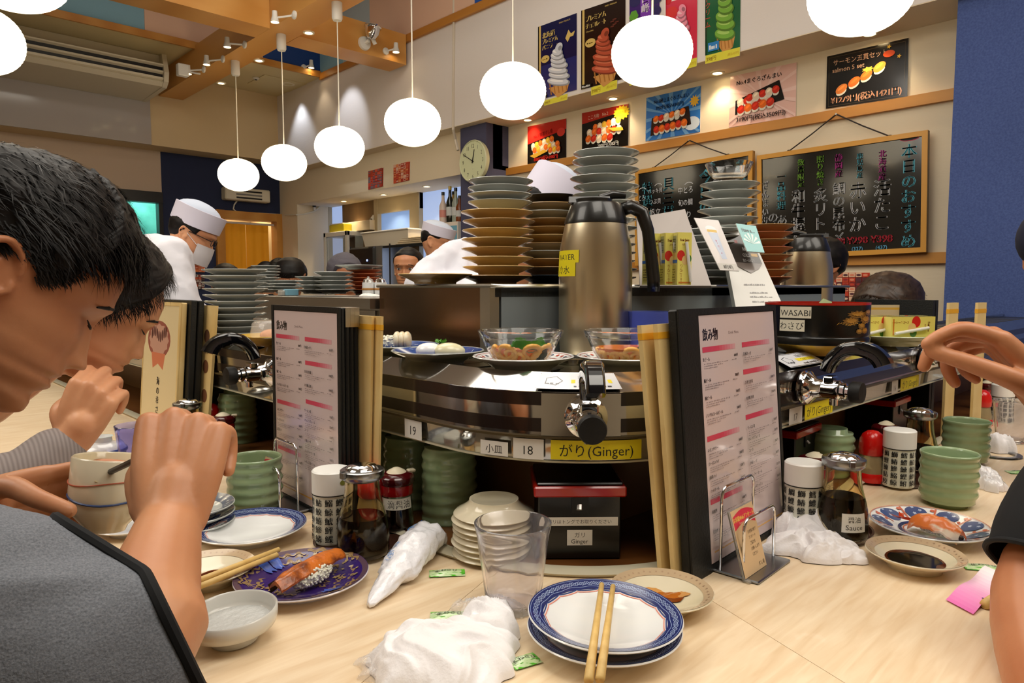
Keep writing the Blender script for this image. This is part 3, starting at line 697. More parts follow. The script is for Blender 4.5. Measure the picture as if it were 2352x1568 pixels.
# ---- blue-rimmed white plates
def rim_plate(p, label, tilt=None, R=.0775, h=.021, dark_=False, grp=None, k=60):
    t = thing('blue_rim_plate', label, 'plate', tuple(p), 0, grp, rot=tilt); link('dish_body', plate_mesh(R, h, porc, .48, n=72), t)
    nvy = (38, 48, 104)
    sc = lambda a: .775 - .022 * abs(math.sin(a * 8)) ** .6 * 1.0
    sh = [(ring(0, 0, 240, lambda a: .80 + .0 * a, lambda a: .985), nvy), (curve_ring(lambda a: sc(a), .0055), (226, 130, 110)),
          (curve_ring(lambda a: sc(a) + .028, .008), (52, 66, 124)),
          (curve_ring(lambda a: .965, .003), (150, 168, 205)), (curve_ring(lambda a: .84 + .008 * math.sin(a * 16), .0035), (150, 170, 210))]
    for j in range(3): sh.append((curve_ring(lambda a, j=j: .90 + .035 * math.sin(a * k / 1 + j * 2.1) * (.35 + .65 * abs(math.sin(a * 4 + j))), .0042, 420), (168, 186, 220)))
    decal(t, 'rim_pattern', R, h, sh); return t
p = T(1387, 1482); rim_plate(p, 'lower blue-rimmed plate, mostly hidden under the chopstick plate')
rim_plate((p.x, p.y, TZ + .0135), 'white plate with navy patterned rim under the two chopsticks', tilt=(.03, .0, .4))
rim_plate(T(577, 1238), 'empty white plate with navy rim between green cup and purple plate')
# chopsticks on the stack and on the dish
zc = TZ + .0135 + .024
chopstick(T(1352, 1562, zc + .004) , T(1382, 1342, zc + .003), 'bamboo chopstick lying on the navy-rimmed plate, nearer the towel', .0042, .0028)
chopstick(T(1378, 1560, zc + .004), T(1408, 1346, zc + .003), 'bamboo chopstick lying on the navy-rimmed plate, nearer the soy-stained dish', .0042, .0028)
chopstick(T(405, 1352, TZ + .028), T(640, 1262, TZ + .024), 'upper bamboo chopstick across the sauce dish beside the purple plate', .0036, .0036)
chopstick(T(410, 1366, TZ + .028), T(636, 1274, TZ + .024), 'lower bamboo chopstick across the sauce dish beside the purple plate', .0036, .0036)
# ---- purple plate with grilled salmon nigiri
R, h = .079, .016; t = thing('purple_plate', 'dark purple plate with gold pattern under the grilled salmon sushi', 'plate', tuple(T(695, 1345)), .3)
link('dish_body', plate_mesh(R, h, mat('plate_side_white', (214, 208, 212), .15, coat=.4), .6, n=72, well=.7), t)
pu, go, bu = (52, 30, 104), (150, 122, 84), (70, 100, 190)
sh = [(ring(0.001, .99, 96, sub=6), pu), (ring(.90, .985), (92, 70, 84))]
rr_ = random.Random(5)
for i in range(90):
    a = rr_.uniform(0, 2 * PI); r = rr_.uniform(.3, .93); a_w = rr_.uniform(.03, .16)
    sh.append((ring(r, r + .02, 14, lambda x, r=r, a=a: r + .02 * math.sin(x * 30 + a), lambda x, r=r, a=a: r + .026 + .03 * math.sin(x * 30 + a) + .02 * max(0, math.sin((x - a) / .3 * PI)), a, a + .35, sub=1), go))
for i in range(26): sh.append((blob(rr_.uniform(.35, .9), rr_.uniform(-1.2, 1.0), rr_.uniform(.02, .06), 10, .45), (166, 142, 100)))
for a0 in (1.25, 1.5, -1.9): sh.append((ring(.62, .9, 10, lambda x: .6 + .03 * math.sin(x * 40), lambda x: .9, a0, a0 + .22, sub=3), bu))
decal(t, 'gold_pattern', R, h, sh, well=.7)
pc = T(712, 1338, TZ + .008); ny = math.atan2((T(790, 1270) - T(640, 1350)).y, (T(790, 1270) - T(640, 1350)).x)
ns = thing('salmon_nigiri', 'grilled salmon sushi on a ball of rice on the purple plate', 'sushi', (pc.x, pc.y, pc.z), ny)
rice(ns, (0, -.003, .012), (.034, .017, .012), 340, 3)
slm = mat('grilled_salmon', (206, 112, 40), .3, noise=(55, (110, 50, 20), .4, .62), bump=(90, .6, .003), coat=.25)
def top_slice(M_, L_, w_, z_, th=.004, droop=.008, nu=28, nv=12, wob=.002, seed=1):
    def f(u, v, up):
        x = (u - .5) * 2; y = (v - .5) * 2; w = w_ * (1 - .35 * abs(x) ** 3) * (1 + .08 * NZ.noise(Vector((u * 6, seed, 0)))); 
        zz = z_ - droop * (y * y) - droop * .9 * abs(x) ** 3 + wob * NZ.noise(Vector((u * 9, v * 5, seed))) + (th * (1 - .5 * y * y) if up else 0)
        return (x * L_, y * w, zz)
    M_.grid(lambda u, v: f(u, v, True), nu, nv); M_.grid(lambda u, v: f(u, v, False), nu, nv)
    ring_ = [(u, v) for u, v in [(i / nu, 0) for i in range(nu)] + [(1, j / nv) for j in range(nv)] + [(1 - i / nu, 1) for i in range(nu)] + [(0, 1 - j / nv) for j in range(nv)]]
    M_.loft([[f(u, v, True) for u, v in ring_], [f(u, v, False) for u, v in ring_]])
    return M_
top_slice(MB(), .056, .0145, .0235, .005, .006).build('salmon_slice', slm, ns, smooth=True, ang=70)
MB().grid(lambda u, v: ((u - .5) * .104, .0155 - .004 * v + .002 * NZ.noise(Vector((u * 12, v, 2))), .0215 - .0095 * v - .006 * abs(u - .5) * 2), 20, 3).build('charred_skin', mat('charred_skin', (38, 26, 18), .35, noise=(80, (110, 70, 40), .5, .7)), ns, smooth=True)
# ---- sauce dishes
d1 = sauce_dish(T(1518, 1392), 'cream dish with brown soy stains behind the navy-rimmed plate')
for k, (x, y, r_, c_) in enumerate(((-.014, .018, .014, (206, 150, 84)), (.0, .009, .017, (176, 98, 30)), (.010, .003, .010, (120, 52, 8)), (.026, .010, .006, (200, 146, 86)), (-.026, .022, .007, (214, 170, 110)))):
    m_ = MB(); n_ = 30; R_ = random.Random(k); vs = [(x, y, rz_at(.058, .02, math.hypot(x, y)) + .0016 + k * .0001)]
    for i in range(n_):
        a = 2 * PI * i / n_; q = r_ * (1 + .25 * R_.random() + .2 * math.sin(3 * a + k)); X_, Y_ = x + q * math.cos(a) * 1.2, y + q * math.sin(a) * .8; vs.append((X_, Y_, rz_at(.058, .02, math.hypot(X_, Y_)) + .0013 + k * .0001))
    m_.add(vs, [(0, 1 + i, 1 + (i + 1) % n_) for i in range(n_)], 0, c_).build('soy_stain', PRINTG, d1, rot=(0, 0, -YAW))
d2 = sauce_dish(T(2100, 1302), 'cream dish holding a round pool of soy sauce below the shrimp plate'.replace('below', 'before'))
puddle(d2, .058, .02, .0345, None, 2, lift=.0043, m=soyt, wob=.15); puddle(d2, .058, .02, .0315, None, 2, lift=.0049, wob=.15)
d3 = sauce_dish(T(478, 1338), 'cream dish with soy sauce under the crossing chopsticks', R=.056)
puddle(d3, .056, .02, .022, None, 5, .006, -.008, lift=.0035, m=soyt); puddle(d3, .056, .02, .016, None, 6, .008, -.01, lift=.0038)
# small stack of dishes behind the forearm
for i in range(3):
    p = T(442, 1222); t = thing('small_patterned_plate', ('bottom', 'middle', 'top')[i] + ' grey patterned plate of the small pile behind the forearm', 'plate', (p.x, p.y, TZ + .012 * i)); link('dish_body', plate_mesh(.06, .018, porcg, .5, n=48), t)
    decal(t, 'rim_pattern', .06, .018, [(ring(.7, .97), (96, 104, 118))] + [(blob(.83, a * PI / 12, .05, 10, .4), (190, 192, 186)) for a in range(24)])
p = T(300, 1222); t = thing('small_white_plate', 'small white plate half hidden beneath the held cup', 'plate', tuple(p)); link('dish_body', plate_mesh(.05, .014, porc, .5, n=40), t)
# ---- footed white dish
p = T(540, 1470); t = thing('white_footed_dish', 'empty white footed dish with a wet film nearest the grey sleeve', 'dish', tuple(p), rot=(math.radians(0), math.radians(-3), 0)); t.location.z += .0015
MB().lathe([(0, .004), (.018, .004), (.019, 0), (.023, 0), (.024, .008), (.032, .011), (.041, .015), (.0435, .022), (.044, .031), (.0425, .0325), (.0405, .031), (.0395, .021), (.036, .0165), (0, .015)], 64).build('dish_body', mat('matte_white_glaze', (214, 214, 208), .22, coat=.3), t, smooth=True, ang=60)
MB().lathe([(.0365, .0178), (0, .0174)], 40).build('wet_film', mat('milky_film', (206, 208, 206), .12, bump=(160, .9, .002), trans=.1), t, smooth=True)
# ---- tumbler
def tumbler(p, label, m=mat('tumbler_plastic', (250, 248, 252), .06, trans=.94, ior=1.2, coat=.5), R=.0425, r=.031, H=.098, facets=True, nm='plastic_tumbler', water=0):
    t = thing(nm, label, 'glass', tuple(p)); n = 60
    def rf(a, z): return 1 - (.028 * (.5 + .5 * math.cos(a * 10)) ** 2 * min(1, max(0, (H * .58 - z) / .012)) * min(1, z / .008) if facets else 0)
    k = lambda z: r + (R - r) * (z / H) ** 1.1
    out = [(0, .001), (k(0) - .003, 0), (k(0), .002)] + [(k(z * H), z * H) for z in [.06 + .04 * i for i in range(21)]] + [(k(H * .93) + .0006, H * .93), (R + .0005, H - .004), (R + .001, H), (R - .001, H + .0006), (R - .0025, H - .001)]
    inn = [(k(z * H) - .003, z * H) for z in (.9, .7, .5, .3, .12)] + [(k(0) - .008, .0075), (0, .007)]
    MB().lathe(out + inn, n, rfun=lambda a, z: rf(a, z)).build('glass_body', m, t, smooth=True, ang=50)
    if water: MB().lathe([(0, .0085), (k(0) - .0085, .009)] + [(k(z * H) - .0038, z * H) for z in (.14, .3, water)] + [(0, water * H)], 40).build('water', mat('water', (250, 250, 255), 0, trans=1, ior=1.33), t, smooth=True, ang=50)
    return t
tumbler(T(1178, 1393), 'clear fluted plastic tumbler with droplets beside the black ginger box')
w = thing('water_droplet', 'clear water droplet running down the tumbler side', 'droplet', tuple(T(1178, 1393))) if False else None
tumbler(T(322, 1110), 'violet tinted plastic tumbler by the lidded porcelain cup', bglass, facets=False, R=.038, r=.029, H=.11, water=.35)
tumbler(T(2322, 1015), 'clear tumbler behind the raised hand at the far counter', R=.04)
# ---- pot of small dishes upside down
for i in range(8):
    p = T(1132, 1262, TZ + .008); t = thing('cream_dish', ('bottom dish', 'second dish up', 'third dish up', 'fourth dish up', 'fifth dish up', 'sixth dish up', 'seventh dish up', 'topmost dish')[i] + ' of the upturned cream pile beside the ginger box', 'dish', (p.x + .0015 * math.sin(i * 2), p.y + .0015 * math.cos(i * 3), TZ + .0075 + .019 + .0075 * i), 0, 'upturned cream dishes', rot=(PI, 0, 0)); link('dish_body', plate_mesh(.0545, .019, porcc, .55, n=48) if i == 0 else bpy.data.meshes['dish_cream'], t)
    if i == 0: t.children[0].data.name = 'dish_cream'
# ---- wet towel packet (white plastic sleeve with blue print)
A_, B_ = T(1000, 1232, TZ + .012), T(852, 1388, TZ + .004)
t = thing('wet_towel_packet', 'crumpled white plastic towel sleeve with blue print beside the soy bottle', 'packet', tuple(A_)); Lh = (B_ - A_); sd = Lh.cross(Vector((0, 0, 1))).normalized()
def fnp(u, v):
    wd = (.026 * (1 - u) ** .3 if u > .65 else .025) * min(1, (u * 8 + .3)) * (1 - .35 * max(0, u - .6) / .4); hh = (.021 * (1 - .85 * max(0, (u - .35) / .65))) * min(1, u * 7 + .1)
    a = 2 * PI * v; q = 1 + .16 * NZ.noise(Vector((u * 9, math.cos(a) * 2, math.sin(a) * 2))) + .08 * NZ.noise(Vector((u * 26, math.cos(a) * 4, math.sin(a) * 4)))
    x = Lh * u * 1.02 + sd * math.cos(a) * wd * q; z = max(hh * (1 + math.sin(a) * q), .001)
    return (x.x, x.y, z - A_.z + TZ + .001)
MB().grid(fnp, 60, 36).build('sleeve', mat('white_film', (238, 238, 244), .18, coat=.6, bump=(110, .7, .003)), t, smooth=True, ang=180)
c = Canvas(.05, .016); 
c.text('■ ホッカ', .02, .1, .9, (58, 120, 200), 'l'); ln = Lh.length
def wp(x, y, z, u0=.02, v0=.16): q = fnp(u0 + x / ln, v0 + y / .10); return (q[0], q[1], q[2] + .0012)
c = Canvas(.055, .012)
for k in range(2): c.rect(.0 + .2 * k, .0, .13 + .2 * k, 1, (60, 120, 205))
c.text('NCP', .42, .1, .8, (90, 150, 215), 'l'); c.place('blue_print', t, (0, 0, 0), (1, 0, 0), (0, 1, 0), PRINTG, lambda x, y, z: wp(x, y, z, .05, .08))
c = Canvas(.05, .01); c.text('おしぼり', .0, .1, .9, (90, 150, 215), 'l'); c.place('blue_print', t, (0, 0, 0), (1, 0, 0), (0, 1, 0), PRINTG, lambda x, y, z: wp(x, y, z, .45, .1))
# ---- wasabi packets
def packet(p, rz, label, w=.055, hh=.026, cut=False):
    t = thing('wasabi_packet', label, 'packet', tuple(p), rz)
    MB().grid(lambda u, v: ((u - .5) * w, (v - .5) * hh, .0012 + .004 * math.sin(PI * u) * math.sin(PI * v) + .001 * NZ.noise(Vector((u * 8, v * 8, rz)))), 14, 8).build('film', mat('packet_film', (196, 222, 170), .2, coat=.5), t, smooth=True)
    c = Canvas(w, hh); g1 = (86, 190, 44)
    c.poly([(0, 0), (.75, 0), (.9, .12), (1, .3), (1, .45), (.7, .3), (.3, .25), (0, .35)], g1); c.rect(0, .86, 1, 1, (150, 205, 110)); c.rect(.9, .3, 1, .86, g1)
    c.disc(.35, .62, .22, .16, (216, 234, 196)); c.text('生わさび', .48, .4, .34, (24, 48, 26)); 
    for k in range(3): c.scribble(.1, .72 + .05 * k, .7, .03, (90, 120, 90), 9, k)
    c.place('print', t, (0, 0, 0), (1, 0, 0), (0, 1, 0), PRINTG, lambda x, y, z: (x - w / 2, y - hh / 2, .0016 + z + .004 * math.sin(PI * max(0, min(1, x / w))) * math.sin(PI * max(0, min(1, y / hh)))))
packet(T(1027, 1318), YAW * -1 + .12, 'opened green wasabi packet between the towel sleeve and the tumbler', .045, .021)
packet(T(1035, 1417), -YAW + .05, 'green wasabi packet partly under clear film and towel', .045, .021)
packet(T(2262, 1306), -YAW - .25, 'green wasabi packet beside the pink chopstick sleeve', .05, .022)
packet(T(2345, 1086), -YAW - .1, 'flat green wasabi packet on the far counter', .05, .022)
packet(T(1205, 1521), -YAW + .5, 'green wasabi packet peeking out under the stacked plates', .03, .02)
# ---- towels
terry = mat('terry_cloth', (240, 238, 240), .95, bump=(300, .4, .0015), sheen=.3); film = mat('thin_film', (236, 236, 240), .08, alpha=.32, coat=1)
t = thing('hand_towel', 'crumpled white hand towel in the picture corner beside the stacked plates'.replace('picture corner beside', 'table middle beside'), 'towel', tuple(T(1015, 1500)))
cc = T(1015, 1520) - Vector((t.location)); crumple(t, 'cloth', terry, cc, (RT * .074, FW * .07), .042, 3.3, 90, 22, .45)
crumple(t, 'cloth_fold', terry, T(1120, 1450) - Vector(t.location), (RT * .034, FW * .045), .036, 8.1, 44, 30, .4)
t = thing('clear_film', 'clear crumpled plastic film behind the white hand towel', 'film', tuple(T(1120, 1410)))
crumple(t, 'film', film, Vector((0, 0, 0)), (RT * .045, FW * .03), .026, 5.5, 50, 60, .6)
t = thing('clear_film', 'clear crumpled plastic film along the near side of the towel', 'film', tuple(T(905, 1525))); crumple(t, 'film', film, Vector((0, 0, 0)), (RT * .03, FW * .03), .014, 2.5, 44, 70, .6)
t = thing('hand_towel', 'crumpled white towel against the soy bottle by the large menu', 'towel', tuple(T(1880, 1255)))
crumple(t, 'cloth', terry, T(1862, 1262) - Vector(t.location), (RT * .062 + FW * .015, FW * .045 - RT * .02), .032, 6.2, 90, 36, .45)
crumple(t, 'cloth_fold', terry, T(1855, 1238) - Vector(t.location), (RT * .05 , FW * .028), .062, 1.4, 60, 34, .42)
crumple(t, 'cloth_corner', terry, T(1940, 1285) - Vector(t.location), (RT * .025, FW * .02), .022, 4.4, 30, 50, .4)
crumple(t, 'film', film, T(1905, 1225) - Vector(t.location), (RT * .035 , FW * .02), .085, 7.4, 40, 60, .5)
t = thing('clear_film', 'white crumpled film on the counter beside the far green cup', 'film', tuple(T(2268, 1120))); crumple(t, 'film', mat('milky_film_b', (232, 232, 236), .12, alpha=.75, coat=1), Vector((0, 0, 0)), (RT * .024, FW * .034), .045, 9.5, 44, 55, .5)
t = thing('hand_towel', 'small white folded towel behind the far green cup', 'towel', tuple(T(2290, 1035))); crumple(t, 'cloth', terry, Vector((0, 0, 0)), (RT * .035, FW * .035), .05, 3.9, 44, 40, .4)
# ---- pink chopstick sleeve
a, b, c_, d = T(2262, 1308), T(2310, 1345), T(2235, 1414), T(2172, 1380)
t = thing('chopstick_sleeve', 'pink and white paper chopstick sleeve with brush lettering', 'sleeve', tuple(d)); O, ex, ey, w_, h_ = quad_frame([v - d for v in (a, b, c_, d)])
ex = (c_ - d).normalized(); ey = (a - d).normalized(); w_ = (c_ - d).length; h_ = (a - d).length
mbs = MB(); n_ = 16
for j in range(n_):
    f = j / n_; col = tuple(int(q0 + (q1_ - q0) * min(1, f * 1.15)) for q0, q1_ in zip((236, 120, 190), (248, 240, 244)))
    mbs.add([tuple(ex * (w_ * u) + ey * (h_ * (f + v / n_)) + Vector((0, 0, .002 + .004 * math.sin((f + v / n_) * 5) ** 2))) for u, v in ((0, 0), (1, 0), (1, 1), (0, 1))], [(0, 1, 2, 3)], 0, col)
mbs.build('paper', mat('sleeve_paper', attr='Col', rough=.5), t, smooth=True, recalc=False)
c = Canvas(w_, h_); c.text('あじ太', .62, .72, .16, (60, 40, 120), vertical=True, gap=.95); c.text('回転', .85, .55, .09, (220, 60, 60), vertical=True)
c.place('lettering', t, ex * 0 + Vector((0, 0, .0066)), ex, ey)
chopstick(T(2352, 1330, TZ + .008), T(2262, 1388, TZ + .006), 'square ended bamboo chopstick on the pink paper sleeve', .0055, .0055)
# ---- shrimp nigiri plate
R, h = .078, .019; p = T(2132, 1230); t = thing('imari_plate', 'blue orange and white plate under the shrimp sushi', 'plate', tuple(p), 1.0); link('dish_body', plate_mesh(R, h, porc, .5, n=72), t)
sh = []; ob, orr = (66, 84, 130), (206, 110, 84)
for i in range(9):
    a = 2 * PI * i / 9; sh.append((ring(.56, .97, 12, lambda x, a=a: .78 - .2 * math.sin((x - a) / .5 * PI) ** .5, lambda x, a=a: .78 + .17 * math.sin((x - a) / .5 * PI) ** .5, a + .001, a + .499, sub=3), ob))
    for k in range(4): sh.append((blob(.66 + .09 * k, a + .15 + .07 * (k % 2) * 2, .04, 10, .4), (176, 190, 214)))
    sh.append((curve_ring(lambda x: .0, .001, 3), orr)); sh.append((ring(.6, .94, 8, None, None, a + .52, a + .56, sub=3), orr)); sh.append((blob(.88, a + .6, .04, 10), orr)); sh.append((blob(.72, a + .62, .03, 10), orr))
sh += [(ring(.44, .5), (40, 50, 100)), (ring(.40, .42), orr), (curve_ring(lambda a: .975, .008), (200, 130, 110))]
decal(t, 'painted_pattern', R, h, sh)
ex_ = (T(2232, 1250) - T(2060, 1195)); ny = math.atan2(ex_.y, ex_.x)
p = T(2150, 1228, TZ + .009); ns = thing('shrimp_nigiri', 'boiled shrimp sushi, orange and white, on the painted plate', 'sushi', tuple(p), ny); rice(ns, (0.002, 0, .011), (.03, .014, .011), 260, 8)
shr = MB(); top_slice(shr, .036, .017, .0215, .006, .012, seed=4)
me = shr.build('shrimp_meat', mat('shrimp_meat', (238, 130, 62), .25, coat=.3, sss=.1, noise=(38, (246, 224, 200), .5, .58), stretch=(.5, 1.5, 1)), ns, smooth=True, ang=70)
tl = MB()
for sg in (-1, 1): tl.add([(-.034, 0, .014), (-.05, sg * .003, .011), (-.066, sg * .012, .014), (-.06, sg * .004, .009), (-.034, sg * .001, .009)], [(0, 1, 2, 3), (0, 3, 4)])
tl.build('shrimp_tail', mat('shrimp_tail', (206, 62, 24), .3), ns)
MB().ell((.034, -.004, .008), (.007, .004, .004), 10, 6).build('dark_topping', mat('dark_topping', (50, 32, 20), .4), ns)
# ---- ginger box
def ginger_box(p, rz, label, w=.108, dp=.1, H=.098, full=True):
    t = thing('ginger_box', label, 'box', tuple(p), rz)
    MB().box((-w / 2, 0, 0), (w / 2, dp, H - .012), bev=.002).build('box_body', lacq, t)
    l = MB(); l.box((-w / 2 - .006, -.006, H - .014), (w / 2 + .006, dp + .006, H + .0), bev=.002); l.build('lid_rim', redlac, t)
    MB().box((-w / 2 - .002, -.002, H + .0003), (w / 2 + .002, dp + .002, H + .004), bev=.0015).build('lid_top', lacq, t)
    MB().box((-.011, -.002, H - .036), (.011, .0005, H - .015)).build('tongs_slot', dark, t)
    MB().tube([(0, .004, H - .02), (-.0015, -.006, H - .030)], .004, 8, flat=.4).build('tongs_end', steel, t)
    if full:
        label_on(t, 'instruction_label', (-w * .46, -.0006, H - .053), (1, 0, 0), (0, 0, 1), w * .92, .0115, (226, 224, 218), [('ガリはトングでお取りください', .5, .28, .52, (30, 30, 30))])
        label_on(t, 'name_label', (-.0165, -.0006, H - .079), (1, 0, 0), (0, 0, 1), .033, .0205, (226, 224, 218), [('ガリ', .5, .53, .38, (30, 30, 30)), ('Ginger', .5, .12, .4, (30, 30, 30))])
    return t
ginger_box(T(1331, 1284, TZ + .0065), -YAW + .02, 'black lacquer ginger box with red lid and labels by the tumbler')
ginger_box(T(1850, 1100, TZ + .0065), .05, 'black box with red lid behind the large menu edge', full=False)
ginger_box(T(2065, 1010, TZ + .0065), .03, 'black box with red lid under the far conveyor side', full=False)
# ---- bottles
def canister(p, rz, label):
    t = thing('tea_canister', label, 'canister', tuple(p), rz); r, H = .026, .102
    MB().lathe([(0, 0), (r, 0), (r + .0004, .001), (r + .0002, .003), (r, .004), (r, H - .032), (0, H - .032)], 40).build('can_body', mat('canister_white', (222, 222, 206), .3), t, smooth=True, ang=40)
    MB().lathe([(0, H - .032), (r + .001, H - .032), (r + .001, H - .002), (r - .001, H), (0, H)], 40).build('lid', mat('lid_white', (236, 236, 232), .3), t, smooth=True, ang=40)
    MB().lathe([(r + .0012, H - .0322), (r + .0013, H - .0335), (r + .0004, H - .034)], 40).build('lid_line', dark, t)
    c = Canvas(2 * PI * r, H - .036); K = '鯖鮪鮭鯛鰤鱈鮎鰯鰹鯵鮃鰻鱒鮑鯉鰆鱧鮫鯨鮒鱗鰈鯰鱸鮟鱇鰺鰊鱚鯱'; j = 0
    for row in range(5):
        for q in range(11):
            c.text(K[j % len(K)], (q + .5) / 11, .80 - row * .19, .165, (28, 28, 26), bold=.025); j += 1
    c.place('kanji_print', t, (0, 0, 0), (1, 0, 0), (0, 1, 0), PRINT, lambda x, y, z: ((r + .0005 + z) * math.cos(x / r), (r + .0005 + z) * math.sin(x / r), .003 + y))
    n_ = 20
    MB().add([((r + .0014) * math.cos(-1.2 + .2 * math.cos(2 * PI * i / n_)), (r + .0014) * math.sin(-1.2 + .2 * math.cos(2 * PI * i / n_)), H - .015 + .0038 * math.sin(2 * PI * i / n_)) for i in range(n_)], [tuple(range(n_))]).build('oval_hole', mat('olive_hole', (120, 122, 50), .4), t)
    return t
K5 = []
def soy_bottle(p, rz, label, s=1, fill=.5, lab=None, H=.128):
    t = thing('soy_bottle', label, 'bottle', tuple(p), rz)
    k = lambda z: .0225 + .0125 / (1 + math.exp((z - .062) * 90)) - .002 * max(0, 1 - z / .008)
    zs = [.002 + i * .006 for i in range(18)]
    out = [(0, .0015), (k(0) - .003, 0)] + [(k(z), z) for z in zs]; top = k(zs[-1])
    MB().lathe(out + [(top - .002, zs[-1])] + [(k(z) - .0025, z) for z in zs[::-1][:-1]] + [(0, .006)], 40).build('glass_body', mat('bottle_glass', (250, 236, 200), .03, trans=1, ior=1.3), t, smooth=True, ang=60)
    zf = [z for z in zs if z < fill * .105] + [fill * .105]
    MB().lathe([(0, .0058)] + [(k(z) - .00235, max(z, .0058)) for z in zf] + [(0, zf[-1])], 36).build('soy_sauce', soy, t, smooth=True, ang=60)
    z0 = zs[-1]
    MB().lathe([(.0235, z0 - .003), (.0285, z0 + .001), (.0295, z0 + .006), (.029, z0 + .0105), (.0265, z0 + .012), (0, z0 + .012)], 36).build('cap_rim', steelp, t, smooth=True, ang=50)
    MB().lathe([(.022, z0 + .012), (.018, z0 + .0165), (.008, z0 + .019), (0, z0 + .0195)], 32).build('cap_dome', chrome, t, smooth=True, ang=180)
    MB().box((-.004, -.034, z0 + .004), (.004, -.026, z0 + .013), bev=.001).build('spout', steelp, t)
    if lab:
        u0, wv, hv, z_, lines = lab; c = Canvas(wv, hv); c.m.grid(lambda u, v: (u * wv, v * hv, 0), 8, 3, col=(228, 226, 216))
        for s_, u, v, size in lines: c.text(s_, u, v, size, (30, 30, 30))
        c.place('paper_label', t, (0, 0, 0), (1, 0, 0), (0, 1, 0), PRINT, lambda x, y, z: ((k(z_ + y) + .0008 + z) * math.cos(u0 + x / .033), (k(z_ + y) + .0008 + z) * math.sin(u0 + x / .033), z_ + y))
    return t
def cap_bottle(p, rz, label, lab='一滴醤油'):
    t = thing('drip_bottle', label, 'bottle', tuple(p), rz); k = lambda z: .0215 + .0045 * (1 - z / .055)
    MB().lathe([(0, .001), (.0255, 0)] + [(k(z), z) for z in (.003, .02, .04, .055)] + [(k(z) - .0022, z) for z in (.055, .04, .02, .006)] + [(0, .005)], 36).build('glass_body', glass, t, smooth=True, ang=50)
    MB().lathe([(0, .0055), (.0225, .0058)] + [(k(z) - .0026, z) for z in (.02, .034)] + [(0, .034)], 32).build('soy_sauce', soy, t, smooth=True, ang=50)
    MB().lathe([(.0235, .053), (.0245, .055), (.024, .068), (.0, .068)], 36).build('red_collar', mat('red_clear', (150, 14, 18), .1, coat=.6), t, smooth=True, ang=40)
    MB().lathe([(.024, .068), (.0265, .071), (.0265, .079), (.023, .083), (.014, .085), (0, .085)], 36).build('cap', maroon, t, smooth=True, ang=40)
    MB().lathe([(.015, .0845), (.012, .0875), (.004, .0915), (0, .092)], 24).build('button', creamp, t, smooth=True, ang=180)
    MB().box((.018, -.005, .081), (.03, .005, .086), bev=.0015).build('spout', creamp, t)
    c = Canvas(.06, .0165); c.m.grid(lambda u, v: (u * .06, v * .0165, 0), 12, 2, col=(224, 220, 206)); c.text(lab, .5, .18, .78, (40, 40, 40))
    c.place('paper_label', t, (0, 0, 0), (1, 0, 0), (0, 1, 0), PRINT, lambda x, y, z: ((k(.034 + y) + .0007 + z) * math.cos(-PI / 2 - .55 + (x - .03) / .025), (k(.034 + y) + .0007 + z) * math.sin(-PI / 2 - .55 + (x - .03) / .025), .034 + y))
    return t
def mustard(p, label):
    t = thing('mustard_bottle', label, 'bottle', tuple(p))
    MB().lathe([(0, 0), (.0265, 0), (.027, .004), (.0265, .014), (.025, .0165), (0, .0165)], 32).build('red_base', redp, t, smooth=True, ang=50)
    MB().lathe([(.0245, .0165), (.0235, .03), (.0195, .05), (.018, .052), (0, .052)], 32).build('glass_body', mat('tinted_jar', (214, 196, 150), .06, trans=.6), t, smooth=True, ang=50)
    MB().lathe([(.0205, .049), (.0225, .052), (.0225, .066), (.021, .078), (.0165, .087), (.009, .0925), (0, .094)], 32).build('cap', redp, t, smooth=True, ang=180)
    return t
def rtray(p, r, label):
    t = thing('condiment_tray', label, 'tray', tuple(p)); MB().lathe([(0, 0), (r - .003, 0), (r, .004), (r + .001, .009), (r - .002, .009), (r - .004, .004), (0, .004)], 48).build('tray_body', mat('brown_tray', (58, 34, 26), .22, coat=.4), t, smooth=True, ang=50); return t
def U(x, y): return T(x, y, TZ + .0045)
rtray(T(832, 1248), .066, 'round brown condiment tray beside the green cup and menus')
canister(U(764, 1238), -.25, 'white kanji tea canister beside the soy bottle on the brown tray')
soy_bottle(U(835, 1270), -YAW - .7, 'glass soy bottle with steel cap in front of the red mustard bottle', lab=(-PI / 2 - 1.45, .022, .022, .035, [('醤', .5, .3, .5)]))
cap_bottle(U(912, 1212), -YAW + .6, 'small drip soy bottle with maroon cap beside the upturned cups')
mustard(U(855, 1210), 'red mustard bottle seen through the soy bottle on the brown tray')
rtray(T(1885, 1218), .07, 'round dark tray under the bottles beside the large menu')
canister(U(1842, 1215), .9, 'white kanji tea canister with printed lid beside the large menu')
soy_bottle(U(1932, 1232), -YAW - .1, 'glass soy bottle labelled sauce behind the crumpled white towel', fill=.58, lab=(-PI / 2 - .35, .032, .026, .018, [('醤油', .5, .55, .34), ('Sauce', .5, .14, .38)]))
cap_bottle(U(1868, 1165), .3, 'small drip bottle with maroon cap between canister and soy bottle')
rtray(T(2052, 1100), .068, 'round dark tray beneath the far canister and red bottle')
mustard(U(2000, 1102), 'red domed mustard bottle on the far dark tray')
canister(U(2062, 1113), .6, 'white kanji tea canister on the far dark tray')
soy_bottle(U(2108, 1078), -.5, 'glass soy bottle behind the canister on the far dark tray', fill=.45)
cap_bottle(U(2032, 1070), .4, 'drip bottle with maroon cap at the back of the far tray')
mustard(T(2252, 975), 'red mustard bottle under the raised hand'.replace('under', 'behind'))
canister(T(2300, 968), .3, 'white kanji canister behind the raised hand'); cap_bottle(T(2262, 945), .2, 'drip bottle behind the red mustard bottle at the far end')
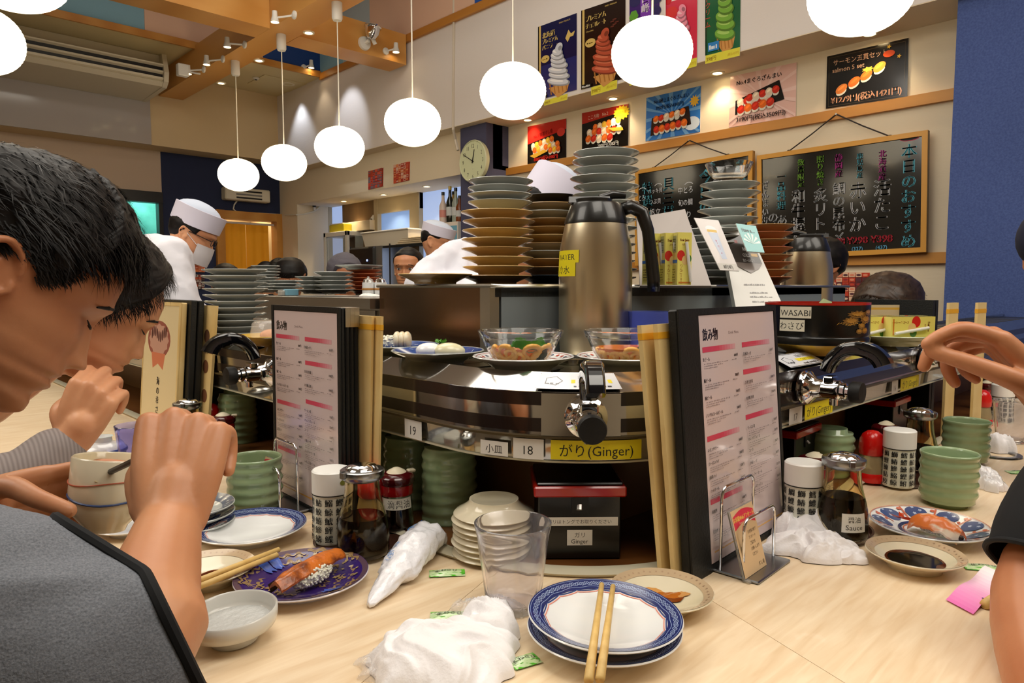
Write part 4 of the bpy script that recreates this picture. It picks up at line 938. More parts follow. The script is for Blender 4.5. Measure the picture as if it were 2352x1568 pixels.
# far side by the violet tumbler
soy_bottle(T(434, 1045), -.6, 'glass soy bottle with steel cap before the dark far menus', fill=.3)
cap_bottle(T(514, 1042), -.35, 'drip soy bottle with maroon cap beside the raised fist'); mustard(T(487, 1018), 'red mustard bottle peeking out behind the drip bottle')
# lidded porcelain cup
p = T(238, 1095); t = thing('lidded_cup', 'lidded white porcelain cup with blue brush lines behind the wrist', 'cup', tuple(p)); MB().lathe([(0, .003), (.02, 0), (.022, .005), (.034, .02), (.037, .05), (.035, .052), (0, .052)], 40).build('cup_body', porcg, t, smooth=True, ang=50)
MB().lathe([(.040, .05), (.040, .054), (.03, .064), (.018, .069), (.017, .076), (.019, .079), (.016, .079), (.014, .072), (0, .071)], 40).build('lid', porc, t, smooth=True, ang=50)
MB().lathe([(.0408, .052), (.0395, .0556), (.0385, .056)], 40).build('blue_line', mat('cobalt_line', (60, 80, 150), .3), t); MB().lathe([(.0375, .03), (.0378, .032), (.0376, .034)], 40).build('red_line', mat('red_line', (170, 80, 60), .3), t)
p = T(300, 1075); t = thing('shrimp_nigiri', 'shrimp sushi behind the raised fist by the lidded cup', 'sushi', tuple(p), .5); rice(t, (0, 0, .01), (.025, .012, .01), 60, 4); top_slice(MB(), .032, .015, .02, .005, .01).build('shrimp_meat', MATS['shrimp_meat'], t, smooth=True)
# ash-grey trivet ring at far counter
p = T(2290, 1046 + 0); t = thing('metal_ring_coaster', 'grey metal ring lying on the counter by the far green cup', 'ring', tuple(T(2290, 1045))); MB().lathe([(.032, .001), (.032, .004), (.045, .004), (.046, .001)], 40).build('ring', steelp, t)
# ---- menus
menuc = mat('menu_leatherette', (14, 16, 15), .5, bump=(300, .3)); cardy = mat('yellowed_card', (226, 200, 140), .55, noise=(6, (206, 168, 96), .45, .75))
def drinks(c, sd):
    c.rect(0, 0, 1, 1, (218, 200, 200)); k1, k2, g_ = (36, 32, 34), (214, 70, 96), (150, 136, 138)
    c.text('飲み物', .13, .90, .055, k1, bold=.04, sx=.8); c.text('Drink Menu', .42, .915, .018, (110, 90, 90), sx=1.1)
    def bar(u, v, w):
        for i in range(12): q = i / 12; c.m.add([((u + w * (q + o)) * c.w, (v + h) * c.h, .0002) for o, h in ((0, 0), (1 / 12, 0), (1 / 12, .022), (0, .022))], [(0, 1, 2, 3)], 0, tuple(int(a + (b - a) * max(0, q - .4) * 1.6) for a, b in zip((216, 74, 100), (222, 190, 194))))
    L1 = [(.85, None), (.815, '生ビール', '680'), (.73, '瓶ビール', '780'), (.66, '瓶ビール', '780'), (.59, 'ノンアルコールビール', '500'), (.49, None), (.45, 'レモンサワー', '500'), (.395, 'ウーロンハイ', '500'), (.34, '緑茶ハイ', '500'), (.285, 'ハイボール', '480'), (.235, None), (.2, '米焼酎', '600'), (.12, '麦焼酎', '600')]
    R1 = [(.85, None), (.815, '日本酒 一合', '650'), (.73, None), (.69, '冷酒 生貯蔵', '1080'), (.62, '大吟醸 冷酒', '1080'), (.53, None), (.49, 'ウーロン茶', '350'), (.44, 'オレンジジュース', '350'), (.39, 'コーラ', '350'), (.335, '小瓶ソーダ', '350'), (.28, 'ジンジャーエール', '350'), (.225, 'レモンスカッシュ', '350')]
    for u, Ls in ((.03, L1), (.52, R1)):
        for it in Ls:
            if it[1] is None: bar(u, it[0], .40); continue
            c.text(it[1], u, it[0], .0165, k1, 'l', sx=.9, bold=.03); c.text(it[2] + '円', u + .43, it[0] + .002, .0155, k1, 'r', bold=.03)
            for j in range(3): c.scribble(u + .01, it[0] - .013 - j * .009, .3 - .07 * j, .0035, g_, 10, j + sd); 
            c.scribble(u + .35, it[0] - .012, .06, .004, g_, 3, sd)
    c.rect(0.02, .045, .98, .052, (214, 160, 70))
def folder(label, BL, BR, TLp, TRp, H, spine, th=.014, name='menu_folder', page=True, m=menuc, dirn=1):
    "a folder standing on edge between BL and BR; the upper corners are met along the picture points"
    ex = (BR - BL).normalized(); n = ex.cross(Vector((0, 0, 1)))
    if n.dot(EYE - BL) < 0: n = -n
    def err(q):
        up = (Vector((0, 0, 1)) + ex * q[0] - n * q[1]); up = (up - ex * up.dot(ex) * 0); w_ = (BR - BL).length; e = 0
        for P_, tp in ((BL + up * (q[2] / up.length), TLp), (BR + up * (q[2] / up.length), TRp)):
            x, y = proj(P_); e += (x - tp[0]) ** 2 + (y - tp[1]) ** 2
        return e + 6e5 * q[0] ** 2 + 4e4 * max(0, q[1] - .35) ** 2 + 4e4 * max(0, -.05 - q[1]) ** 2
    q = [0, .05, H]; st = [.05, .05, .02]; best = err(q)
    for it in range(300):
        imp = False
        for i in range(3):
            for sg in (1, -1):
                w = list(q); w[i] += sg * st[i]; e = err(w)
                if e < best: best, q, imp = e, w, True
        if not imp: st = [x * .6 for x in st]
    skew = q[0]; H = q[2]; up = (Vector((0, 0, 1)) - n * q[1] + ex * skew); up = (up - ex * up.dot(ex)).normalized(); n = ex.cross(up)
    if n.dot(EYE - BL) < 0: n = -n
    ca, sa = math.cos(-skew), math.sin(-skew); ex, up = ex * ca + up * sa, up * ca - ex * sa   # the folder leans within its own plane
    folder.H = H
    W_ = (BR - BL).length; t = thing(name, label, 'menu', tuple(BL)); M_ = Matrix((ex, up, n)).transposed().to_4x4()
    if Matrix((ex, up, n)).determinant() < 0: pass
    m_ = MB().box((0, 0, -th), (W_, H, -.001), M=M_, bev=.002); m_.build('cover', m, t)
    f = MB(); b = .008
    f.box((0, 0, -.001), (spine, H, .0016), M=M_); f.box((W_ - b, 0, -.001), (W_, H, .0012), M=M_); f.box((spine, H - b, -.001), (W_ - b, H, .0012), M=M_); f.box((spine, 0, -.001), (W_ - b, b, .0012), M=M_); f.build('binding', m, t)
    return t, M_, W_, ex, up, n
BL, BR = T(1590, 1340, TZ + .001), T(1806, 1206, TZ + .001)
t, M_, W_, ex, up, n = folder('tall black drinks menu with pink headings beside the soy-stained dish', BL, BR, (1550, 708), (1786, 704), .338, .048)
c = Canvas(W_ - .058, folder.H - .018); drinks(c, 1); c.place('drinks_page', t, ex * .049 + up * .009 + n * .0002, ex, up, mat('page_print', attr='Col', rough=.16, coat=.6))
for k, (x0, nm) in enumerate(((-.012, 'inner'), (-.03, 'outer'))):
    b0 = BL - ex * (-.004 + .004 * k) - n * (.018 + .016 * k); w2 = .10
    u2 = (up - ex * (.03 + .02 * k)).normalized(); t2 = thing('paper_menu', 'yellowed card menu leaning behind the tall drinks menu, %s of two' % nm, 'menu', tuple(b0)); M2 = Matrix((ex, u2, n)).transposed().to_4x4()
    MB().box((-.012, 0, -.006), (w2, .318, 0), M=M2).build('card', cardy, t2); MB().box((-.0125, .300, -.0062), (w2, .308, .0004), M=M2).build('orange_band', mat('orange_band', (226, 166, 40), .5), t2)
BL, BR = T(632, 1106), T(786, 1168); BL = Vector((.53, BL.y * .53 / BL.x, TZ + .001)); BR = Vector((.522, BR.y * .522 / BR.x, TZ + .001))
t, M_, W_, ex, up, n = folder('tall black drinks menu with metal corners behind the wire stand and canister', BL, BR, (628, 700), (778, 706), .33, .008, th=.008)
BLm, BRm = BL.copy(), BR.copy(); Hm = folder.H
c = Canvas(W_ - .018, Hm - .018); drinks(c, 5); c.place('drinks_page', t, ex * .009 + up * .009 + n * .0002, ex, up, MATS['page_print'])
for k in range(3):
    o0 = BL - n * (.0085 + .0078 * k); t2 = thing('menu_folder', ('second', 'third', 'fourth')[k] + ' black menu folder of the row behind the metal cornered menu', 'menu', tuple(o0)); M2 = Matrix((ex, up, n)).transposed().to_4x4()
    MB().box((0.003, 0, -.0072), (W_ - .001 * k, Hm - .001, -.0005), M=M2, bev=.002).build('cover', menuc, t2); MB().box((W_ - .03, Hm - .029, -.0075), (W_ + .0005, Hm, .0001), M=M2).build('metal_corner', steel, t2)
for k in range(2):
    o0 = BL + ex * (W_ * .25) - n * (.0335 + .006 * k); u2 = (up + ex * .05).normalized(); t2 = thing('paper_menu', ('front', 'rear')[k] + ' yellowed card menu behind the black menu folders', 'menu', tuple(o0)); M2 = Matrix((ex, u2, n)).transposed().to_4x4()
    MB().box((0, 0, -.004), (W_ * .77 + .012 + .016 * k, Hm - .012, 0), M=M2).build('card', cardy, t2); MB().box((0, Hm - .032, -.0042), (W_ * .77 + .0125 + .016 * k, Hm - .024, .0004), M=M2).build('orange_band', MATS['orange_band'], t2)
# far menus beside the eating couple
BL, BR = T(322, 1010), T(402, 1050); BL = Vector((.52, BL.y * .52 / BL.x, TZ + .001)); BR = Vector((.52, BR.y * .52 / BR.x, TZ + .001))
t, M_, W_, ex, up, n = folder('cream food menu with shell picture standing behind the violet tumbler', BL, BR, (343, 692), (408, 694), .335, .003, m=cardy)
c = Canvas(W_ - .008, .32); c.rect(0, 0, 1, 1, (222, 204, 160))
c.disc(.45, .72, .33, .14, (150, 84, 70), 24); c.disc(.45, .72, .29, .12, (196, 150, 130), 24, star=.12); c.poly([(.25, .62), (.65, .62), (.6, .5), (.45, .54), (.3, .5)], (206, 120, 84))
for k in range(9): c.disc(.25 + .05 * k, .76 + .02 * math.sin(k), .02, .04, (90, 50, 44))
c.text('海の幸さかな', .48, .46, .065, (40, 30, 26), vertical=True, bold=.04, gap=1.1); c.place('cover_print', t, ex * .004 + up * .007 + n * .0003, ex, up)
for k in range(2):
    o0 = BL - n * (.016 + .015 * k) + ex * .02; t2 = thing('menu_folder', ('first', 'second')[k] + ' black folder standing behind the cream shell menu', 'menu', tuple(o0)); M2 = Matrix((ex, up, n)).transposed().to_4x4(); MB().box((0, 0, -.013), (W_, .334, 0), M=M2, bev=.002).build('cover', menuc, t2)
o0 = BL - n * .05 + ex * .03; t2 = thing('paper_menu', 'narrow cream card menu with brown prints behind the black folders', 'menu', tuple(o0)); u2 = (up + ex * .06).normalized(); M2 = Matrix((ex, u2, n)).transposed().to_4x4(); MB().box((0, 0, -.006), (W_ + .02, .325, 0), M=M2).build('card', cardy, t2)
c = Canvas(.045, .3); c.disc(.5, .85, .35, .05, (90, 60, 40)); c.disc(.5, .62, .35, .05, (110, 70, 44)); c.disc(.5, .4, .35, .05, (120, 76, 50)); [c.scribble(.2, .76 - j * .02, .6, .008, (90, 70, 50), 4, j) for j in range(3)]; c.place('print', t2, ex * (W_ - .026) + n * .0006, ex, u2)
# wire stands with survey cards
def wire_stand(BLp, ex, n, label, w=.075, hs=(.11, .075), sp=.03, o2=(0, 0, 0)):
    t = thing('wire_menu_stand', label, 'stand', tuple(BLp)); M2 = Matrix((ex, Vector((0, 0, 1)), n)).transposed().to_4x4()
    MB().box((-.004, 0, -.012), (w + .004, .004, sp + .028), M=M2, bev=.0015).build('base_plate', steelp, t)
    for k, H_ in enumerate(hs):
        z = sp * k + .006; r = .014
        P = [(0, .004, z), (0, H_ - r, z)] + [(r - r * math.cos(a), H_ - r + r * math.sin(a), z) for a in (.4, .8, 1.2)] + [(w - r + r * math.sin(a), H_ - r + r * math.cos(a), z) for a in (.3, .8, 1.2)] + [(w, H_ - r, z), (w, .004, z)]
        MB().tube(P, .0022, 8, M=M2).build('wire_hoop', chrome, t, smooth=True, ang=180)
    return t, M2
def survey(P, ex, up, n, label, w=.056, h_=.072):
    t = thing('survey_card', label, 'card', tuple(P)); M2 = Matrix((ex, up, n)).transposed().to_4x4()
    MB().box((-.002, -.002, -.003), (w + .002, h_, -.0008), M=M2).build('acrylic_holder', mat('clear_acrylic', (240, 238, 230), .05, trans=.8), t); MB().box((-.002, -.003, -.003), (w + .002, -.001, .006), M=M2).build('holder_foot', MATS['clear_acrylic'], t)
    c = Canvas(w, h_); c.rect(0, 0, 1, 1, (216, 186, 144))
    pts = [(.04 + .92 * i / 10, .70 + .07 * math.sin(PI * i / 10)) for i in range(11)]; c.poly(pts + [(x, y + .2) for x, y in pts[::-1]], (214, 52, 74))
    c.text('お客様Webアンケート', .5, .82, .085, (244, 214, 96), bold=.03, sx=.82); c.text('Customer Web Survey', .5, .765, .042, (240, 200, 170), sx=.9)
    for j in range(5): c.text(('お食事の後で', 'アンケート', 'ご協力を', 'お願いします', 'ください')[j], .52, .58 - j * .085, .06, (90, 70, 50), 'l', sx=.8)
    c.text('ずし処', .82, .06, .07, (90, 70, 50)); c.place('card_print', t, n * .0002, ex, up); return t
ex = (T(1805, 1206) - T(1590, 1340)).normalized(); n = Vector((ex.y, -ex.x, 0)); n = n if n.dot(EYE - T(1650, 1325)) > 0 else -n
P0 = T(1664, 1318) - n * .012; wire_stand(P0, ex, n, 'chrome wire stand in front of the tall drinks menu', w=.092)
u2 = (Vector((0, 0, 1)) - n * .28 - ex * .06).normalized(); survey(T(1712, 1330, TZ + .0045), (ex + Vector((0,0,.0))).normalized(), (u2 - ex * u2.dot(ex)).normalized(), n, 'survey card with pink banner leaning on the wire stand beside the towel', .062, .082)
ex = (BRm - BLm).normalized(); n = Vector((ex.y, -ex.x, 0)); n = n if n.dot(EYE - T(700, 1160)) > 0 else -n
P0 = BLm + ex * .045 + n * .012; wire_stand(P0, ex, n, 'chrome wire stand in front of the metal cornered menu', w=.085)
u2 = (Vector((0, 0, 1)) - n * .25).normalized(); survey(BLm + ex * .03 + n * .052 + Vector((0, 0, .0035)), ex, u2, n, 'survey card with red banner between green cup and wire stand', .06, .078)
# ================================================================ labels, taps and dishes of the conveyor
def outer(s, d=0):
    "point and outward normal of the outer face at arc length s from the nose"
    half = RC * PI / 4
    if s < -half: return Vector((XA + d, CY - half - s, 0)), Vector((-1, 0, 0))
    if s > half: return Vector((CX + s - half, YA + d, 0)), Vector((0, -1, 0))
    a = PI * 1.25 + s / RC; n = Vector((math.cos(a), math.sin(a), 0)); return Vector((CX, CY, 0)) + n * (RC - d), n
def s_of(px, z, d=0):
    lo, hi = -2.5, 3.5
    for _ in range(50):
        m = (lo + hi) / 2; p, _n = outer(m, d); p.z = z
        if proj(p)[0] < px: lo = m
        else: hi = m
    return (lo + hi) / 2
def band_label(px0, px1, py0, py1, nm, bg, lines, d=-.0002, zc=.903, z=None):
    s0, s1 = s_of(px0, zc, d), s_of(px1, zc, d); m = (s0 + s1) / 2; P, n = outer(m, d); k = (proj((P.x, P.y, 1.0))[1] - proj((P.x, P.y, .8))[1]) / -.2
    yb = proj((P.x, P.y, .9))[1]; z0 = .9 - (py1 - yb) / k; z1 = .9 - (py0 - yb) / k
    if z: z0, z1 = z
    c = Canvas(abs(s1 - s0), z1 - z0); c.rect(0, 0, 1, 1, bg)
    R_ = MB(); nn = 8   # split the card so that it bends with the face
    c.m = MB(); c.m.grid(lambda u, v: (u * c.w, v * c.h, 0), nn, 1, col=bg)
    for (t_, u, v, size, col) in lines: c.text(t_, u, v, size, col)
    def wp(x, y, zz): p, n_ = outer(s0 + x, d); p = p + n_ * (zz + .0004); return (p.x, p.y, z0 + y)
    return c.place(nm, cv, (0, 0, 0), (1, 0, 0), (0, 1, 0), PRINT, wp)
BKc, YEL, WHc = (28, 28, 26), (226, 208, 18), (226, 224, 218)
band_label(930, 969, 984, 1019, 'seat_label', WHc, [('19', .5, .2, .68, BKc)], z=(.889, .9165))
band_label(1104, 1167, 1029, 1057, 'dish_label', WHc, [('小皿', .5, .2, .68, BKc)], z=(.8905, .9095))
band_label(1179, 1249, 1019, 1056, 'seat_label', WHc, [('18', .5, .22, .62, BKc)], z=(.890, .9165))
band_label(1265, 1473, 1027, 1062, 'ginger_label', YEL, [('がり(Ginger)', .5, .2, .72, BKc)], z=(.8915, .9165))
band_label(1848, 1912, 930, 960, 'ginger_label', YEL, [('がり(Ginger)', .5, .2, .7, BKc)], z=(.890, .9165)); band_label(1812, 1842, 935, 965, 'seat_label', WHc, [('17', .5, .2, .6, BKc)], z=(.89, .9165))
band_label(2068, 2110, 870, 900, 'ginger_label', YEL, [('がり(Ginger)', .5, .2, .7, BKc)], z=(.890, .9165)); band_label(2048, 2062, 880, 905, 'seat_label', WHc, [('16', .5, .2, .6, BKc)], z=(.89, .9165))
# instruction stickers on the sloping rail
def rail_sticker(px0, px1, nm, seed):
    s0, s1 = s_of(px0, .985, .02), s_of(px1, .985, .02); w = s1 - s0; h = .036; c = Canvas(w, h); c.m.grid(lambda u, v: (u * w, v * h, 0), 10, 1, col=(214, 216, 222))
    c.rect(.01, .02, .99, .06, BKc); c.rect(.01, .94, .99, .97, BKc); c.disc(.2, .5, .12, .3, (70, 70, 76), 5); c.disc(.2, .5, .105, .26, (214, 216, 222), 5); c.scribble(.1, .3, .2, .08, (70, 70, 76), 3, seed)
    c.text('お湯が出ます', .68, .66, .24, BKc, sx=.8); c.rect(.42, .36, .92, .58, (232, 214, 60)); c.text('ご注意下さい', .67, .38, .18, (90, 70, 10)); c.scribble(.45, .12, .45, .12, (60, 60, 66), 8, seed)
    def wp(x, y, zz):
        d = .004 + y * .036 / h; p, n_ = outer(s0 + x, d); return (p.x + n_.x * .0004, p.y + n_.y * .0004, .9795 + (d - .001) * .44 + zz + .0009)
    c.place(nm, cv, (0, 0, 0), (1, 0, 0), (0, 1, 0), PRINTG, wp)
rail_sticker(1234, 1420, 'instruction_sticker', 1); rail_sticker(1795, 1875, 'instruction_sticker', 2); rail_sticker(2080, 2122, 'instruction_sticker', 3)
# ---- hot water taps
blackg = mat('black_gloss', (8, 9, 14), .08, coat=.6); rubber = mat('black_rubber', (16, 17, 18), .6, bump=(200, .2))
def tap(px, label, z=.949, twist=0, plate=False):
    s = s_of(px, z, -.003); P, n = outer(s, -.004); t = thing('hot_water_tap', label, 'tap', (P.x, P.y, z)); t.rotation_euler = (0, 0, math.atan2(n.y, n.x) + twist)
    ry = Matrix.Rotation(PI / 2, 4, 'Y')
    MB().lathe([(0, 0), (.0255, 0), (.027, .002), (.027, .004), (.024, .0055), (.0235, .008), (.0265, .0095), (.0265, .012), (.022, .0155), (.016, .022), (.0145, .034), (0, .034)], 40, M=ry).build('flange', chrome, t, smooth=True, ang=40)
    MB().lathe([(0, .03), (.0145, .03), (.014, .045), (.0155, .052), (.0155, .060), (.0125, .062), (.0125, .068), (.009, .069), (.009, .076), (0, .076)], 32, M=ry).build('body', chrome, t, smooth=True, ang=40)
    MB().lathe([(0, .0755), (.0145, .0755), (.0165, .078), (.0168, .090), (.0155, .093), (0, .0935)], 36, M=ry).build('knob', rubber, t, smooth=True, ang=40)
    MB().box((.036, -.011, .011), (.052, .011, .022), bev=.002).build('lever_mount', chrome, t)
    MB().cyl((.05, 0, -.012), (.05, 0, -.024), .0065, 16).build('spout', chrome, t)
    rings = []; n_ = 16
    for i in range(n_ + 1):
        f = i / n_; a = PI * (.92 - .80 * f); x = .080 + .043 * math.cos(a) * (1 if f < .5 else 1.05); zz = .018 + .045 * math.sin(a) + .010 * f
        tx, tz = math.sin(a), -math.cos(a) * -1; hw = .0105 + .003 * math.sin(PI * min(1, f * 1.3)); th = .0095 + .003 * f
        nx_, nz_ = math.cos(a), math.sin(a)
        rings.append([(x + nx_ * th * p, q * hw, zz + nz_ * th * p) for p, q in ((-1, -.7), (-1, .7), (-.6, 1), (.6, 1), (1, .7), (1, -.7), (.6, -1), (-.6, -1))])
    MB().loft(rings, caps=True).build('lever', blackg, t, smooth=True, ang=50); return t
tap(1345, 'hot water tap with black lever at the rounded conveyor corner above the ginger box')
tap(1842, 'hot water tap with black lever beyond the tall drinks menu')
tap(2118, 'hot water tap partly covered by the raised hand')
tap(632, 'hot water tap with black lever beside the metal cornered menu'); tap(362, 'hot water tap beyond the cream shell menu')
band_label(560, 582, 860, 878, 'tap_sticker', WHc, [('高温', .5, .2, .6, (190, 50, 40))], z=(.93, .94)) if False else None
# ---- plates on the lane
LZ = .9895
def L(x, y, z=LZ): return onZ(x, y, z)
KR, KH = .0745, .021
KM = {}
def kplate(p, label, m=porcg, shapes=None, R=KR, h=KH, grp=None, rz=0, flip=False, nm='sushi_plate', foot=.52):
    t = thing(nm, label, 'plate', tuple(p), rz, grp); key = (m.name, R, h)
    if key not in KM: KM[key] = plate_mesh(R, h, m, foot, 'dish', 48)
    link('dish_body', KM[key], t)
    if shapes: decal(t, 'painted_pattern', R, h, shapes)
    return t
def blue_pat(seed):
    r = random.Random(seed); sh = [(ring(.001, .955, 64, sub=5), (30, 66, 132))]
    for i in range(34):
        a = r.uniform(0, 6.28); q = r.uniform(.35, .85); w = r.uniform(.1, .3); b = r.uniform(-.2, .2)
        sh.append((ring(0, 0, 8, lambda x, q=q, b=b, a=a: q + b * (x - a) / .3, lambda x, q=q, b=b, a=a: q + .014 + b * (x - a) / .3, a, a + w, sub=1), (206, 216, 232)))
    return sh
kplate(L(912, 818), 'blue patterned plate with scallop sushi behind the steel rail', porcg, blue_pat(1), rz=.3)
kplate(L(1006, 834), 'blue patterned plate with white squid sushi and green garnish', porcg, blue_pat(2), rz=1.1)
ned = [(curve_ring(lambda a: .93, .006), (170, 60, 54)), (curve_ring(lambda a: .72, .006), (170, 60, 54))] + [(blob(.83, a * PI / 15, .05, 10, .35), (196, 72, 60) if a % 3 else (96, 106, 130)) for a in range(30)]
kplate(L(1202, 850), 'white plate with red floral rim under the wrapped udon bowl by the squid plate', porc, ned); kplate(L(1440, 849), 'white plate with red floral rim under the second wrapped udon bowl', porc, ned)
LN = kplate
# scallop nigiri
scal = mat('scallop_flesh', (232, 220, 190), .25, sss=.2, coat=.3, noise=(30, (214, 176, 110), .5, .75)); squid = mat('squid_flesh', (238, 240, 240), .2, sss=.2, coat=.4); conch = mat('cream_flesh', (222, 216, 178), .25, sss=.15, coat=.3)
p = L(910, 803, LZ + .008); t = thing('scallop_nigiri', 'seared scallop sushi on the blue plate next to the steel panel', 'sushi', tuple(p), -YAW)
rice(t, (-.008, 0, .014), (.024, .017, .014), 140, 21)
for k in range(3): MB().ell((.002 + .009 * k, 0, .017), (.009, .019, .0165), 16, 10, fn=lambda d: 1 + .04 * math.sin(d[1] * 30)).build('scallop_slice', scal, t, smooth=True, ang=180)
p = L(1012, 822, LZ + .008); t = thing('squid_nigiri', 'pair of white squid sushi with green garnish on a blue plate', 'sushi', tuple(p), -YAW)
rice(t, (-.012, .004, .01), (.02, .015, .010), 60, 22)
MB().ell((-.018, 0, .012), (.022, .018, .013), 20, 12, fn=lambda d: 1 + .06 * NZ.noise(Vector(d) * 2)).build('squid_slice', squid, t, smooth=True, ang=180)
MB().ell((.014, -.006, .011), (.026, .019, .0145), 20, 12, fn=lambda d: 1 + .05 * NZ.noise(Vector(d) * 2.5)).build('cream_slice', conch, t, smooth=True, ang=180)
MB().ell((.038, .0, .003), (.012, .01, .003), 12, 6).build('squid_tip', squid, t, smooth=True, ang=180)
grn = mat('green_leaf', (84, 150, 44), .4); g_ = MB(); R_ = random.Random(3)
for k in range(12): a = R_.uniform(0, 6.28); g_.add([(0, .006, .024), (.008 * math.cos(a), .006 + .006 * math.sin(a), .028 + .004 * R_.random()), (.011 * math.cos(a + .5), .006 + .008 * math.sin(a + .5), .027), (.006 * math.cos(a + .8), .006 + .005 * math.sin(a + .8), .024)], [(0, 1, 2, 3)])
g_.build('herb_garnish', grn, t)
# udon bowls
wrap = mat('cling_film', (245, 245, 248), .05, alpha=.05, coat=.8, bump=(140, .9, .004)); broth = mat('amber_broth', (226, 112, 18), .1); udon = mat('udon_noodle', (240, 178, 84), .3, sss=.1, coat=.3); shiso = mat('shiso_leaf', (48, 112, 26), .4, noise=(60, (84, 150, 44), .4, .7)); nori = mat('dark_greens', (34, 46, 20), .4)
def bowl(p, label, seed, leafa=0, leafs=1.0):
    t = thing('udon_bowl', label, 'bowl', tuple(p), -YAW); H, R = .053, .0605
    fl = lambda a, z: 1 + (.025 * abs(math.sin(a * 7)) * min(1, max(0, (.04 - z) / .02)) if z > .004 else 0)
    k = lambda z: .023 + (R - .023) * (z / H) ** .55
    MB().lathe([(0, .002), (.024, 0), (.0245, .003)] + [(k(z * H), z * H) for z in (.12, .25, .4, .55, .7, .8)] + [(k(.84 * H) + .0015, .84 * H), (k(.9 * H), .9 * H), (R + .001, H), (R - .001, H + .001), (R - .003, H - .001)] + [(k(z * H) - .003, z * H) for z in (.8, .6, .4, .25, .14)] + [(0, .007)], 84, rfun=fl).build('glass_body', mat('bowl_glass', (252, 254, 254), .02, trans=1, ior=1.14, coat=.5), t, smooth=True, ang=50)
    MB().lathe([(0, .008), (k(.14 * H) - .0045, .0085)] + [(k(z * H) - .0065, z * H) for z in (.25, .4, .55)] + [(0, .55 * H)], 48).build('broth', broth, t, smooth=True, ang=60)
    R_ = random.Random(seed)
    for j in range(10):
        a0 = -PI / 2 + (j - 4.5) * .34 + R_.uniform(-.1, .1); zc_ = R_.uniform(.016, .027); ra = R_.uniform(.006, .010); P = []
        for i in range(20):
            w = i * .42; zz = zc_ + ra * math.sin(w + j); aa = a0 + (ra * math.cos(w + j) * 1.3 + i * .0006) / .035; q = k(max(zz, .008)) - .0062 - .004 * (i / 20)
            P.append((q * math.cos(aa), q * math.sin(aa), max(zz, .010)))
        MB().tube(P, .0037, 8).build('noodle', udon, t, smooth=True, ang=180)
    def lf(u, v):
        y = (v - .5) * 2; w = .0125 * leafs * (1 - abs(y) ** 2.4) ** .5 * (1 + .08 * math.sin(v * 55)); aa = -PI / 2 + .28 + leafa * .3 + y * .55 * leafs; zz = .036 + (u - .5) * 2 * w * .62 + .003 * math.sin(v * 9); q = k(min(zz, .045)) - .0062 - .006 * u; return (q * math.cos(aa), q * math.sin(aa), zz)
    MB().grid(lf, 14, 30).build('shiso_leaf', shiso, t, smooth=True, recalc=False)
    MB().ell((.024, -.022, .024), (.013, .012, .012), 14, 10, fn=lambda d: 1 + .3 * NZ.noise(Vector(d) * 3)).build('dark_greens', nori, t, smooth=True)
    MB().lathe([(k(.8 * H) + .003, .8 * H), (R + .0022, H + .0012), (R * .6, H - .002), (0, H - .004)], 60, rfun=lambda a, z: 1 + .008 * math.sin(a * 23) + .006 * math.sin(a * 41)).build('cling_film', wrap, t, smooth=True, ang=180)
    return t
bowl(L(1196, 843, LZ + .006), 'film-wrapped glass bowl of udon with large shiso leaf', 4, 0, 1.1)
bowl(L(1437, 843, LZ + .006), 'film-wrapped glass bowl of udon partly behind the yellow card menus', 9, 1.0, .6)
# ---- left lane: tall stack of grey plates, domed plates
def pile(x, y, z, n, dz, label, grp, m=porcg, R=KR, h=KH, wob=.003, seed=0, P=None, lab2=None):
    p = P or onZ(x, y, z); R_ = random.Random(seed)
    NW = ['bottom', 'second', 'third', 'fourth', 'fifth', 'sixth', 'seventh', 'eighth', 'ninth', 'tenth', 'eleventh', 'twelfth', 'thirteenth', 'fourteenth', 'fifteenth', 'sixteenth']
    for i in range(n):
        w = 'top' if i == n - 1 else NW[i]
        kplate((p.x + R_.uniform(-wob, wob), p.y + R_.uniform(-wob, wob), z + dz * i), '%s plate from below in %s' % (w, label) if i < n - 1 else 'top plate of ' + label, m(i) if callable(m) else m, None, R, h, grp)
    return p
pile(543, 778, LZ, 11, .0146, 'the tall grey stack riding on the lane behind the tap', 'grey plates on the lane', R=.073, h=.0165, seed=3)
dome = mat('plastic_dome', (240, 240, 240), .06, alpha=.3, coat=1)
def domed(p, label, food, m=porcg, col=(210, 150, 70), rz=0):
    t = kplate(p, 'plate under the ' + label, m); d_ = thing('plastic_dome', 'clear cover over the ' + label, 'cover', (p.x, p.y, p.z + .012)); MB().lathe([(.052, 0), (.046, .034), (.04, .04), (.012, .042), (0, .042)], 36).build('dome', dome, d_, smooth=True, ang=50)
    f = thing('covered_sushi', food, 'sushi', (p.x, p.y, p.z + .009)); MB().ell((0, -.01, .012), (.026, .012, .012), 16, 10, fn=lambda d: 1 + .07 * NZ.noise(Vector(d) * 4)).build('portion', mat('food_' + food.split()[0], col, .5), f, smooth=True); MB().ell((0, .016, .012), (.026, .012, .012), 16, 10, fn=lambda d: 1 + .07 * NZ.noise(Vector(d) * 3)).build('portion', MATS['food_' + food.split()[0]], f, smooth=True)
domed(L(450, 772), 'yellow sushi beside the tall grey stack', 'yellow sushi under a clear cover behind the cream menu', porcg, (214, 176, 96))
domed(L(632, 792), 'orange sushi behind the metal cornered menu', 'orange sushi under a clear cover by the metal cornered menu', mat('plate_yellow', (206, 168, 70), .25, coat=.4), (224, 150, 96))
